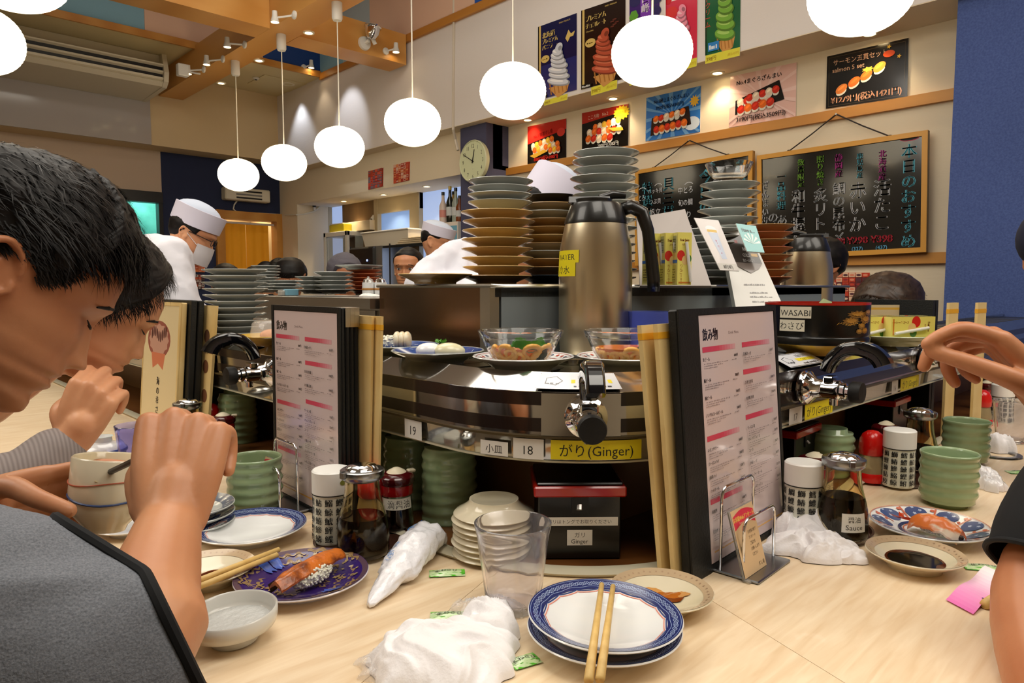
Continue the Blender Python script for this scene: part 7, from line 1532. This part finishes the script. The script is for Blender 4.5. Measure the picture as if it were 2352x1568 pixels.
def earmesh(s, sc=1.0):
    "rim and bowl of an ear at the side s (+1 or -1)"
    out = []; B = Vector((-.010, s * .066, -.006)); tilt = .25
    def E(x, z, y=0): x, z = x * math.cos(tilt) - z * math.sin(tilt), x * math.sin(tilt) + z * math.cos(tilt); return B + Vector((x * sc, s * (y * sc), z * sc))
    rim = [E(.010 - .0, .006, .006), E(.008, .020, .010), E(-.002, .030, .014), E(-.014, .028, .018), E(-.021, .014, .020), E(-.019, -.004, .018), E(-.012, -.020, .013), E(-.002, -.028, .009)]
    out.append(chain(rim, [.0035, .0040, .0042, .0042, .0040, .0040, .0050, .0062], 10))
    out.append(chain([E(-.002, .018, .006), E(-.011, .008, .011), E(-.010, -.006, .010), E(.002, -.012, .008)], [.003, .0034, .0034, .0034], 8))
    m = MB(); m.ell(tuple(E(-.007, .002, .004)), (.016 * sc, .0055 * sc, .026 * sc), 16, 10); out.append((m.v, m.f)); out.append(chain([E(.007, -.002, .006), E(.007, -.008, .007)], [.004, .0035], 8)); return out
def xf_(parts, M_): return [([tuple(M_ @ Vector(p)) for p in v], f) for v, f in parts]
def pose(loc, yaw, pitch=0, roll=0, s=1.0): return Matrix.Translation(loc) @ Matrix.Rotation(yaw, 4, 'Z') @ Matrix.Rotation(pitch, 4, 'Y') @ Matrix.Rotation(roll, 4, 'X') @ Matrix.Scale(s, 4)
def scalp(d):
    "scalp point in head space for a direction d, slightly inside the skull table"
    lo, hi = 0, .16
    for _ in range(16):
        m_ = (lo + hi) / 2; p = d * m_ + Vector((0, 0, .01)); z = p.z
        if z > .1149 or z < -.1149: hi = m_; continue
        xf, xb, w = interp(XF, z), interp(XB, z), interp(WD, z); cx = xf * .42 + xb * .58 if z < .1 else (xf + xb) / 2; rx = (xf - cx) if p.x > cx else (cx - xb)
        if (abs(p.x - cx) / max(rx, 1e-4)) ** 2.25 + (abs(p.y) / max(w, 1e-4)) ** 2.25 < 1: lo = m_
        else: hi = m_
    return d * lo + Vector((0, 0, .01))
def hairmesh(M_, line, thick, strands=0, seed=0, length=.03, flow=(1, 0, -.4), name='hair', parent=None, m=None, wid=.0006, nu=96, nv=56, back=None):
    "hair: a cap over the scalp above the hair line (a function of azimuth giving the lowest elevation) with loose strands"
    mb = MB(); R_ = random.Random(seed); rings = []
    for j in range(nv + 1):
        ring_ = []
        for i in range(nu):
            a = 2 * PI * i / nu; e0 = line(a); e = PI / 2 - (PI / 2 - e0) * (j / nv); e = min(e, PI / 2 - .002); d = Vector((math.cos(e) * math.cos(a), math.cos(e) * math.sin(a), math.sin(e)))
            f = j / nv; th = thick(a, e) * min(1, (1 - f) * 7 + .06) * (1 + .10 * NZ.noise(d * 9 + Vector((seed, 0, 0))) + .05 * NZ.noise(d * 28)); p = scalp(d); ring_.append(tuple(M_ @ (p + d * th)))
        rings.append(ring_)
    mb.loft(rings); 
    for k in range(strands):
        a = R_.uniform(-PI, PI); e = R_.uniform(line(a) - .02, PI / 2 - .1) if R_.random() < .6 else line(a) + R_.uniform(-.05, .25); d = Vector((math.cos(e) * math.cos(a), math.cos(e) * math.sin(a), math.sin(e))); th = thick(a, e); p0 = scalp(d) + d * th * R_.uniform(.55, .95)
        tg = Vector(flow) + Vector((R_.gauss(0, .25), R_.gauss(0, .25), R_.gauss(0, .2))); tg = (tg - d * tg.dot(d)); tg = tg.normalized() if tg.length > 1e-3 else Vector((0, 0, -1)); sd = d.cross(tg) * wid * R_.uniform(.7, 1.5); L_ = length * R_.uniform(.5, 1.2) * (1 if th > .006 else .3)
        p1 = p0 + tg * L_ * .5 + d * L_ * .10; p2 = p0 + tg * L_ + d * L_ * R_.uniform(-.12, .06)
        mb.add([tuple(M_ @ q) for q in (p0 - sd, p0 + sd, p1 + sd * .8, p1 - sd * .8, p2)], [(0, 1, 2, 3), (3, 2, 4)])
    me = mb.mesh(name, m or hairm, smooth=True, ang=180, recalc=False)
    if parent is not None: me.transform(Matrix.Translation(-Vector(parent.location)))
    return link(name, me, parent)
def local(mb, M_, nm, m, t, **k):
    mb.v = [tuple(M_ @ Vector(p) - Vector(t.location)) for p in mb.v]; return mb.build(nm, m, t, **k)
def features(M_, t, closed=True, s=1.0):
    for sg in (-1, 1):
        b = MB(); b.tube([(.089, sg * .014, .019), (.090, sg * .026, .0245), (.083, sg * .040, .022), (.072, sg * .050, .016)], [.0018, .0026, .0024, .001], 6); local(b, M_, 'eyebrow', lashm, t)
        if closed: b = MB(); b.tube([(.0815, sg * .018, -.001), (.0835, sg * .026, -.0035), (.0805, sg * .036, -.003), (.073, sg * .044, .001)], [.0006, .0013, .0014, .0006], 6); local(b, M_, 'eyelashes', lashm, t)
        else:
            b = MB(); b.ell((.0725, sg * .031, .0005), (.0115, .0125, .0058), 16, 10); local(b, M_, 'eye', eyem, t, smooth=True); b = MB(); b.ell((.0805, sg * .031, .0005), (.0045, .005, .0050), 12, 8); local(b, M_, 'iris', irism, t, smooth=True)
            b = MB(); b.tube([(.0795, sg * .0185, .001), (.0845, sg * .027, .0062), (.082, sg * .036, .0062), (.073, sg * .044, .0025)], [.0008, .0014, .0014, .0008], 6); local(b, M_, 'eyelashes', lashm, t)
def hand(W, X, Z, s=1, curl=(1.0, 1.2, .8), thumb=((.03, -.012), (.045, -.03), (.05, -.05)), sc=1.0, spread=1.0, curls=None):
    "hand at wrist W, fingers along X, back of the hand along Z, thumb on the side s; returns closed tubes"
    X = Vector(X).normalized(); Z = Vector(Z); Z = (Z - X * Z.dot(X)).normalized(); Y = Z.cross(X) * s; W = Vector(W); out = []
    w = lambda x, y, z: W + (X * x + Y * y + Z * z) * sc
    for i, (ky, kx, ls) in enumerate(((.030, .086, (.040, .025, .020)), (.010, .091, (.045, .028, .021)), (-.011, .086, (.041, .026, .021)), (-.030, .077, (.032, .020, .018)))):
        r0 = (.0098, .0100, .0096, .0086)[i] * sc; out.append(chain([w(.0, ky * .45, -.004), w(kx * .5, ky * .8, .001), w(kx, ky, 0)], [.016 * sc, .0145 * sc, .0118 * sc]))
        c = curls[i] if curls else curl; a = 0; p = w(kx, ky, 0); P, R = [p], [r0 * 1.08]
        for L_, ang, rr in zip(ls, c, (.98, .9, .74)):
            a += ang; d = X * math.cos(a) - Z * math.sin(a) + Y * ((i - 1.5) * -.05 * spread); p = p + d.normalized() * L_ * sc; P.append(p); R.append(r0 * rr)
        out.append(chain(P, R, 12))
    tb = [w(.012, .020, -.008)] + [w(x, y, z) for x, y, z in [(q[0], q[1] if len(q) > 2 else .040, q[-1]) for q in thumb]]; out.append(chain(tb, [.017 * sc, .0130 * sc, .0108 * sc, .0088 * sc], 12)); return out
def legs(t, c, zt=.55, m=None, w=.09):
    c = Vector((c[0], c[1], 0)) - Vector((t.location.x, t.location.y, t.location.z)); L_ = [c + Vector((0, 0, zt)), c + Vector((0, 0, zt - .1))] + [c + Vector((.0, q * w, z)) for q in (-1, 1) for z in (zt - .2, .05)] + [c + Vector((.13, q * w, .035)) for q in (-1, 1)]
    v, f = skel(L_, [(0, 1), (1, 2), (2, 3), (1, 4), (4, 5), (3, 6), (5, 7)], [.13, .13, .08, .05, .08, .05, .035, .035], 1); MB().add(v, f).build('trousers', m or mat('dark_trousers', (26, 28, 36), .85), t, smooth=True, ang=180)
def cut(o, P, ns, rad, hem=None, r=.006, par=None):
    "open the end of a sleeve beyond the planes (point, normal) near P and edge it with a hem"
    bm = bmesh.new(); bm.from_mesh(o.data); off = Vector(o.parent.location); P = P - off; ns = [(P if q is None else q - off, n) for q, n in ns]
    for q, n in ns:
        G = [g for g in bm.faces if (g.calc_center_median() - P).length < rad * 1.7]; gs = set(G); ge = set(e for g in G for e in g.edges); gv = set(v for g in G for v in g.verts); bmesh.ops.bisect_plane(bm, geom=list(gs) + list(ge) + list(gv), plane_co=q, plane_no=n, clear_outer=True)
    b = [v.co.copy() for v in bm.verts if v.is_boundary and (v.co - P).length < rad * 1.6]; bm.to_mesh(o.data); bm.free()
    if hem and len(b) > 8:
        n = sum((n for _, n in ns), Vector()).normalized(); c = sum(b, Vector()) / len(b); u_ = n.orthogonal().normalized(); v_ = n.cross(u_); b.sort(key=lambda q: math.atan2((q - c).dot(v_), (q - c).dot(u_))); b = b[::max(1, len(b) // 70)]
        b = [(b[i - 1] + b[i] * 2 + b[(i + 1) % len(b)]) / 4 for i in range(len(b))]; b = [c + (q - c) * 1.01 for q in b]; MB().tube([tuple(q) for q in b + b[:2]], r, 8, caps=False).build('hem', hem, o.parent, smooth=True)
# ---- the man in grey beside the camera
HM = Vector((.118, .862, 1.118)); MH = pose(HM, .0, .60, 0, 1.02)
man = thing('person', 'person in grey marl T-shirt bent over a small cup, closest to the camera', 'person', (0, .85, .5))
el, wr = Vector(atD(318, 1475, .50)), Vector(atD(392, 1190, .60)); sh = Vector((-.06, .65, .905)); neck = Vector((-.03, .88, .99))
fist = Vector(atD(418, 1060, .635)); hx = (fist - wr).normalized()
RH = hand(wr, hx + Vector((0, 0, .25)), (-.55, -.9, .35), 1, curl=(1.25, 1.35, .8), thumb=((.045, .036, -.022), (.068, .026, -.038), (.082, .012, -.046)), sc=1.03)
cupc = Vector(atD(235, 1135, .80)); lw = cupc + Vector((-.13, .02, .005))
LH = hand(cupc + Vector((-.130, .062, -.010)), (1, -.04, .03), (-.15, 1, .2), -1, curls=((.12, .35, .3), (.15, .4, .3), (.2, .4, .3), (.25, .4, .3)), thumb=((.045, .040, -.035), (.068, .036, -.072), (.092, .028, -.098)), sc=1.0)
body = xf_([headmesh(1.0)] + earmesh(-1, 1.1) + earmesh(1, 1.1), MH) + [chain([neck + Vector((-.05, 0, -.06)), neck + Vector((0, -.003, .03)), HM + Vector((-.035, 0, .0))], [.062, .058, .060], 20)]
body += [chain([sh, (sh + el) / 2 + Vector((0, 0, -.01)), el, el + (wr - el) * .3, el + (wr - el) * .75, wr, wr + hx * .03], [.046, .043, .040, .038, .030, .0255, .025], 20)] + RH
lel = Vector((-.05, 1.12, .80)); body += [chain([Vector((-.03, 1.08, .94)), lel, cupc + Vector((-.130, .062, -.010)), cupc + Vector((-.105, .06, -.008))], [.05, .042, .030, .027], 18)] + LH
fuse(body, .0026, 'body', skinA, man, 7)
def line_m(a):
    a = abs((a + PI) % (2 * PI) - PI); return interp([(0, .62), (.5, .60), (.95, .50), (1.15, .12), (1.35, -.02), (1.6, .18), (1.9, .10), (2.3, -.42), (3.15, -.55)], a)
def thick_m(a, e):
    a = abs((a + PI) % (2 * PI) - PI); side = .003 if e < .35 + .15 * (a > 2) else 0; return interp([(-.6, .002), (.1, .003), (.35, .005), (.6, .014), (1.0, .022), (1.57, .024)], e) + (.004 if a < 1 and e > .55 else 0)
hairmesh(MH, line_m, thick_m, 9000, 3, .034, (.9, -.1, -.35), parent=man, nu=120, nv=70)
features(MH, man, True)
# grey T-shirt: torso, shoulders, sleeve
sl = el + (sh - el) * .06; 
tor = skel([(-.10, .88, .45), (-.12, .88, .70), (-.10, .90, .86), (-.06, .90, .915), tuple(sh + Vector((0, .02, -.02))), tuple((sh + sl) / 2 + Vector((-.01, 0, -.015))), tuple(sl), (-.03, 1.08, .90), (-.05, 1.11, .82)], [(0, 1), (1, 2), (2, 3), (2, 4), (4, 5), (5, 6), (2, 7), (7, 8)], [(.13, .18), (.13, .18), (.12, .16), (.06, .08), .06, .06, .055, .07, .065], 3)
m_ = MB(); m_.ell((-.085, .80, .875), (.14, .20, .17), 24, 16); arm2 = chain([sh + Vector((-.06, .05, -.02)), sh + Vector((.0, .0, .0)), (sh + sl) / 2 + Vector((0, 0, -.008)), sl, el + (wr - el) * .22, el + (wr - el) * .4], [.11, .094, .08, .062, .055, .052], 28)
def folds(p):
    q = Vector((p.x * 5, p.y * 9, p.z * 7)); w = Vector((p.x - el.x, p.y - el.y, p.z - el.z)); return .011 * (1 - 2 * abs(NZ.noise(q))) + .005 * (1 - 2 * abs(NZ.noise(q * 2.4 + Vector((3, 1, 7))))) + .001 * NZ.noise(q * 9)
ax = (sh - sl).normalized(); so = fuse([tor, (m_.v, m_.f), arm2], .005, 'grey_shirt', greyk, man, 4, folds); pn = lambda a, b: (lambda n: n if n.dot(RT + Vector((0, 0, 1))) > 0 else -n)(ray(*a).cross(ray(*b)).normalized()); cut(so, Vector(atD(325, 1405, .51)), [(EYE, pn((170, 1215), (350, 1325))), (EYE, pn((320, 1290), (432, 1520)))], .09, blackt, .0045); legs(man, (-.1, .88), .5)
# the cup he holds
t = thing('custard_cup', 'cream porcelain cup with red and blue brush lines held in the hands', 'cup', tuple(cupc - Vector((0, 0, .042))), .3, rot=(.0, .16, .2))
MB().lathe([(0, .002), (.02, 0), (.022, .006), (.033, .018), (.037, .04), (.0375, .075), (.036, .0765), (.0345, .075), (.034, .03), (0, .02)], 48).build('cup_body', porcc, t, smooth=True, ang=50)
for z, c_, w in ((.052, (190, 96, 70), .0006), (.034, (54, 74, 120), .0011)): MB().tube([((.0378 if z > .04 else .0366) * math.cos(a), (.0378 if z > .04 else .0366) * math.sin(a), z + .003 * math.sin(a * 2 + z * 90)) for a in [2 * PI * k / 40 for k in range(41)]], w, 5, caps=False).build('brush_line', mat('brush_%d' % c_[0] if False else ('brush_red' if c_[0] > 100 else 'brush_blue'), c_, .3), t)
MB().grid(lambda u, v: ((u - .5) * .064 * (1 - .3 * abs(v - .5)), (v - .5) * .064 * (1 - .3 * abs(u - .5)), .056 + .008 * NZ.noise(Vector((u * 4, v * 4, 1)))), 16, 16).build('custard', mat('custard_yellow', (222, 196, 96), .25, coat=.4), t, smooth=True); t.scale = (1.12,) * 3
sp_ = thing('black_spoon', 'small black spoon between the fist and the custard cup', 'spoon', tuple(cupc + Vector((.0, -.01, .025)))); MB().tube([(0, 0, 0), tuple((fist - cupc) * .55 + Vector((0, 0, .0)))], .0035, 8).build('handle', dark, sp_); MB().ell((-.008, .0, -.006), (.014, .009, .004), 12, 6).build('spoon_bowl', dark, sp_, smooth=True)
# ---- the person behind him, hand at the mouth
wm = thing('person', 'black haired person in grey ribbed sleeve, fist raised to the mouth, behind the cup holder', 'person', (0.05, 1.35, .5)); legs(wm, (-.2, 1.36), .55); HW = Vector(atD(215, 705, 1.13)); MW = pose(HW, -.12, .55, 0, .98)
hw_ = Vector(atD(248, 905, 1.03)); ww = Vector(atD(165, 1010, 1.02)); welb = Vector(atD(60, 1110, .98)); HX = (hw_ - ww).normalized()
wb = xf_([headmesh(.98, .9)] + earmesh(-1, .9), MW) + [chain([HW + Vector((-.16, .02, -.13)), HW + Vector((-.03, 0, -.02))], [.055, .055], 18), chain([welb, (welb + ww) / 2, ww, ww + HX * .03], [.038, .035, .026, .026], 16)] + hand(ww, HX + Vector((0, 0, .5)), (-.4, -.9, .4), 1, curl=(1.1, 1.3, .8), sc=.93)
fuse(wb, .0032, 'body', skinB, wm, 3)
hairmesh(MW, lambda a: interp([(0, .90), (.6, .75), (1.0, .2), (1.3, -.1), (1.9, -.4), (3.15, -.6)], abs((a + PI) % (2 * PI) - PI)), lambda a, e: .02 + .006 * max(0, e), 3500, 8, .024, (.5, 0, -.6), parent=wm); features(MW, wm, True)
fuse([chain([welb + Vector((-.05, .05, -.02)), welb, (welb + ww) * .5 + (ww - welb) * .12], [.058, .052, .043], 20), skel([(-.2, 1.36, .5), (-.18, 1.36, .8), (-.12, 1.36, .95)], [(0, 1), (1, 2)], [(.14, .19), (.14, .19), (.1, .14)])], .006, 'grey_sleeve', mat('grey_rib_knit', (150, 142, 140), .9, wave=(60, (128, 120, 118), .5), stretch=(1, 1, 1)), wm, 3, lambda p: .003 * NZ.noise(p * 14))
# ---- cooks
capm = mat('cap_white', (214, 210, 228), .8); maskm = mat('mask_white', (214, 210, 214), .8, bump=(25, .3))
def cook_cap(M_, t, h=.075, tilt=.0, top=True):
    m = MB(); rg = []
    for z, k in ((.035, 1.0), (.036, 1.03), (.035 + h * .5, 1.05), (.035 + h, 1.07), (.035 + h + .001, 1.04), (.05 + h * .6, 1.0)): rg.append([(-.004 + .101 * k * math.cos(a), .082 * k * math.sin(a), z + .03 * (-math.cos(a)) * tilt + .006 * math.cos(a) ** 2) for a in [2 * PI * i / 40 for i in range(40)]])
    m.loft(rg); local(m, M_, 'cap_band', capm, t, smooth=True, ang=50); m = MB(); m.ell((-.01, 0, .055 + h * .5), (.098, .08, h * .75), 28, 14, fn=lambda d: 1 + .03 * NZ.noise(Vector(d) * 4)); local(m, M_, 'cap_top', mat('cap_net', (196, 206, 226), .8), t, smooth=True, ang=180)
ck1 = thing('person', 'cook in white uniform with cap, glasses and face mask looking down', 'person', tuple(atD(400, 660, 3.0) - Vector((0, 0, .6)))); H1 = Vector(atD(441, 540, 3.0)); M1 = pose(H1, -.55, .42, 0, 1.0)
bs = H1 + Vector((-.13, .03, -.16)); fuse(xf_([headmesh()] + earmesh(-1), M1) + [chain([bs, H1 + Vector((-.03, 0, -.03))], [.06, .056], 16)], .005, 'body', skinB, ck1, 2)
hairmesh(M1, lambda a: interp([(0, .5), (1.0, .4), (1.2, .0), (1.6, .1), (2.2, -.4), (3.15, -.5)], abs((a + PI) % (2 * PI) - PI)), lambda a, e: .006, 0, 1, parent=ck1, nu=48, nv=24); cook_cap(M1, ck1)
m = MB(); m.grid(lambda u, v: (lambda a, z: ((.098 - .004 * abs(a) - .006 * abs(v - .5)) * math.cos(a * .9) * (1.12 - .12 * abs(u - .5) * 2), .066 * math.sin(a), z))((u - .5) * 2.3, -.105 + .085 * v), 20, 10); local(m, M1, 'face_mask', maskm, ck1, smooth=True, recalc=False)
for sg in (-1, 1): m = MB(); m.tube([(.05, sg * .062, -.03), (.0, sg * .074, .0), (-.015, sg * .075, .015)], .0015, 6); m.tube([(.05, sg * .062, -.09), (.0, sg * .070, -.05), (-.012, sg * .072, -.03)], .0015, 6); local(m, M1, 'mask_strap', maskm, ck1)
m = MB(); [m.tube([(.094 - .02 * abs(math.cos(a)) * 0, sg * .032 + .024 * math.cos(a), .002 + .014 * math.sin(a)) for a in [2 * PI * k / 16 for k in range(17)]], .0016, 5, caps=False) for sg in (-1, 1)]; [m.tube([(.092, sg * .056, .008), (.0, sg * .078, .012)], .0018, 5) for sg in (-1, 1)]; local(m, M1, 'glasses', dark, ck1)
B1 = Vector((H1.x - .16, H1.y + .04, 1.0)); legs(ck1, B1, .6)
fuse([skel([tuple(B1 + Vector((0, 0, -.5))), tuple(B1 + Vector((0, 0, -.1))), tuple(B1 + Vector((.02, 0, .22))), tuple(B1 + Vector((.06, 0, .30))), tuple(B1 + Vector((.02, -.17, .24))), tuple(B1 + Vector((.05, -.22, .02))), tuple(B1 + Vector((.25, -.18, -.12))), tuple(B1 + Vector((.02, .17, .24))), tuple(B1 + Vector((.06, .22, .02)))], [(0, 1), (1, 2), (2, 3), (2, 4), (4, 5), (5, 6), (2, 7), (7, 8)], [(.14, .19), (.14, .2), (.12, .17), (.07, .08), .085, .075, .06, .08, .07])], .01, 'white_jacket', uni, ck1, 2, lambda p: .007 * NZ.noise(p * 9) + .004 * (1 - 2 * abs(NZ.noise(p * 16))))
m = MB(); cb_ = bs + Vector((.06, -.0, .03)); m.tube([tuple(bs + Vector((-.06, -.07, .055))), tuple(bs + Vector((.02, -.075, .02))), tuple(bs + Vector((.10, -.03, -.08))), tuple(bs + Vector((.12, .0, -.2)))], [.012, .02, .016, .012], 8, flat=.5); m.v = [tuple(Vector(p) - Vector(ck1.location)) for p in m.v]; m.build('jacket_collar', uni, ck1, smooth=True)
m = MB(); m.tube([tuple(bs + Vector((.10, -.035, -.06))), tuple(bs + Vector((.135, -.02, -.16))), tuple(bs + Vector((.14, -.01, -.28)))], [.012, .018, .016], 8); m.v = [tuple(Vector(p) - Vector(ck1.location)) for p in m.v]; m.build('red_neckerchief', mat('dark_red_cloth', (110, 14, 30), .8), ck1, smooth=True)
ck4 = thing('person', 'cook far behind the masked one, only a white shoulder and cap showing', 'person', tuple(atD(318, 560, 4.2) - Vector((0, 0, .3)))); fuse([skel([tuple(atD(312, 640, 4.2)), tuple(atD(314, 575, 4.2)), tuple(atD(318, 550, 4.2))], [(0, 1), (1, 2)], [(.16, .2), (.15, .18), .1])], .015, 'white_jacket', uni, ck4, 2); legs(ck4, ck4.location, .95)
# cook whose back and cap rise behind the plates
ck2 = thing('person', 'cook with tall white cap bending down between the plate stacks', 'person', tuple(atD(1250, 640, 2.3) - Vector((0, 0, .3)))); H2 = Vector(atD(1240, 498, 2.35)); M2_ = pose(H2, -.75, .62, -.25, 1.02); fuse(xf_([headmesh()] + earmesh(-1) + earmesh(1), M2_) + [chain([H2 + Vector((-.1, .06, -.22)), H2], [.07, .06], 16)], .005, 'body', skinH, ck2, 2); cook_cap(M2_, ck2, .11); legs(ck2, H2 + Vector((-.12, .06, 0)), .7); hairmesh(M2_, lambda a: interp([(0, .5), (1.0, .3), (1.6, .1), (3.15, -.3)], abs((a + PI) % (2 * PI) - PI)), lambda a, e: .005, 0, 1, parent=ck2, nu=40, nv=20)
fuse([skel([tuple(H2 + Vector((-.12, .06, -.6))), tuple(H2 + Vector((-.13, .06, -.33))), tuple(H2 + Vector((-.3, .30, -.24))), tuple(Vector(atD(1092, 560, 2.45))), tuple(Vector(atD(1066, 610, 2.4))), tuple(Vector(atD(1052, 668, 2.35)))], [(0, 1), (1, 2), (2, 3), (3, 4), (4, 5)], [(.16, .2), (.16, .2), .085, .05, .06, .07])], .009, 'white_jacket', uni, ck2, 2, lambda p: .011 * NZ.noise(Vector((p.x * 12, p.y * 12, p.z * 5))) + .007 * (1 - 2 * abs(NZ.noise(Vector((p.x * 20, p.y * 20, p.z * 7))))))
def simple_person(label, px, py, d, yaw, pitch, skin, hm_, line, th=.012, closed=True, body=None, capf=None, s=1.0, bx=None, drop=.3, vox=.006, strands=0):
    H = Vector(atD(px, py, d)); t = thing('person', label, 'person', tuple(H - Vector((0, 0, .55)))); M_ = pose(H, yaw, pitch, 0, s); body = body or blackt
    fuse(xf_([headmesh(1.03, .9, 90, 90)] + earmesh(-1) + earmesh(1), M_) + [chain([H + Vector((0, 0, -.2)), H + Vector((0, 0, -.03))], [.06, .056], 14)], vox, 'body', skin, t, 2)
    if hm_: hairmesh(M_, line, (lambda a, e: th), strands, 4, .03, parent=t, m=hm_, nu=56, nv=30)
    if not closed is None: features(M_, t, closed)
    if body: fuse([skel([tuple(H + Vector((0, 0, -.62))), tuple(H + Vector((0, 0, -.35))), tuple(H + Vector((0, 0, -.23))), tuple(H + Vector((.13, -.12, -.28))), tuple(H + Vector((-.13, .12, -.28)))], [(0, 1), (1, 2), (2, 3), (2, 4)], [.16, .17, .08, .09, .09])], .012, 'shirt', body, t, 2); legs(t, H, H.z - .55)
    if capf: cook_cap(M_, t, .06)
    return t, M_
L0 = lambda a: interp([(0, .72), (.8, .62), (1.2, .1), (1.7, .1), (2.3, -.35), (3.15, -.5)], abs((a + PI) % (2 * PI) - PI))
LL = lambda a: interp([(0, .6), (.7, .45), (1.1, -.3), (3.15, -.9)], abs((a + PI) % (2 * PI) - PI))
toward = -PI / 2 - YAW
simple_person('person with short black hair and stern face looking out beside the steel panel', 938, 617, 3.85, toward - .12, .05, skinA, hairm, L0, .006, False, mat('grey_top', (150, 150, 152), .8), vox=.0035)
simple_person('cook with white cap and glasses peeking out behind the leaning white sleeve', 1002, 556, 4.3, -.9, .3, skinB, hairm, L0, .006, False, uni, True)
simple_person('guest with short black hair and glowing ear behind the pale plates', 668, 640, 4.6, .9, .4, skinH, hairm, L0, .014, None, navyt, s=1.15, strands=300)
simple_person('guest with black hair and pale forehead below the curtain corner', 642, 626, 6.0, -2.2, .3, skinB, hairm, LL, .016, None, blackt)
simple_person('guest with black hair nearest the door post under the amber curtain', 519, 652, 4.8, 1.2, .1, skinB, hairm, LL, .018, None, blackt, s=1.1)
simple_person('guest with black hair second from the door post', 585, 650, 5.6, 1.2, .1, skinB, hairm, LL, .018, None, blackt, s=1.05); simple_person('guest with black hair under the middle of the amber curtain', 612, 634, 6.7, 1.6, .1, skinB, hairm, LL, .018, None, blackt, s=1.1)
greycap = mat('grey_knit_cap', (88, 84, 92), .9, bump=(90, .5)); simple_person('guest wearing a grey knitted cap behind the low grey plates', 792, 634, 3.9, -1.9, .2, skinH, greycap, LL, .02, None, mat('striped_top', (70, 62, 60), .8, wave=(14, (160, 150, 140), .2)), s=1.0)
simple_person('guest with long brown hair behind the framed menu board', 2040, 716, 2.55, 2.9, .35, skinB, hairb, LL, .022, None, blackt, s=1.12, strands=1500); simple_person('guest with dark hair hidden behind the second flask', 1885, 608, 3.1, 2.6, .1, skinH, hairm, LL, .018, None, blackt)
# ---- the person at the other side: raised hand, cap, elbow
pr = thing('person', 'person in dark shirt and navy cap whose raised blurred hand reaches past the taps', 'person', (1.75, .0, .5))
w_ = Vector(atD(2405, 905, .88)); e_ = Vector(atD(2640, 1180, .93)); hd = (Vector(atD(2285, 780, .90)) - w_)
HR = hand(w_, hd, Vector((0, 0, 1)) + RT * .5 - FW * .15, 1, curls=((.55, .6, .3), (.85, .8, .4), (1.15, 1.1, .6), (1.35, 1.2, .7)), thumb=((.045, .042, -.022), (.088, .042, -.044), (.122, .034, -.064)), sc=1.08)
legs(pr, (1.7, -.15), .5); HP = Vector(atD(2496, 610, 1.24)); MP = pose(HP, PI * .78, .3, 0, 1.0); shp = HP + Vector((.10, -.10, -.28)); e2, w2_ = Vector(atD(2410, 1330, .66)), Vector(atD(2440, 1620, .56))
fuse([chain([shp, e_, (e_ + w_) / 2, w_, w_ + hd.normalized() * .03], [.05, .042, .040, .029, .027], 18)] + HR + xf_([headmesh()] + earmesh(1) + earmesh(-1), MP) + [chain([HP + Vector((.06, -.04, -.2)), HP], [.06, .056], 14), chain([e2 + Vector((.1, -.1, .12)), e2 + Vector((.012, 0, 0)), w2_], [.05, .044, .040], 18)], .0035, 'body', skinH, pr, 3)
fuse([skel([tuple(HP + Vector((.12, -.1, -.66))), tuple(HP + Vector((.12, -.1, -.36))), tuple(HP + Vector((.08, -.05, -.22))), tuple(shp)], [(0, 1), (1, 2), (2, 3)], [(.14, .17), (.15, .19), .08, .08])], .008, 'black_shirt', blackt, pr, 3, lambda p: .004 * NZ.noise(p * 14)); po = fuse([chain([e2 + Vector((.13, -.1, .16)), e2 + Vector((.05, -.02, .06)), e2 + Vector((.012, 0, .012))], [.075, .066, .056], 20)], .006, 'black_sleeve', blackt, pr, 3, lambda p: .004 * NZ.noise(p * 14))
cut(po, e2 + Vector((.012, 0, .0)), [(None, Vector((-.38, .1, -.46)).normalized())], .06, blackt, .003)
m = MB(); m.ell((-.005, 0, .06), (.104, .086, .075), 28, 16); local(m, MP, 'navy_cap', navyt, pr, smooth=True, ang=50)
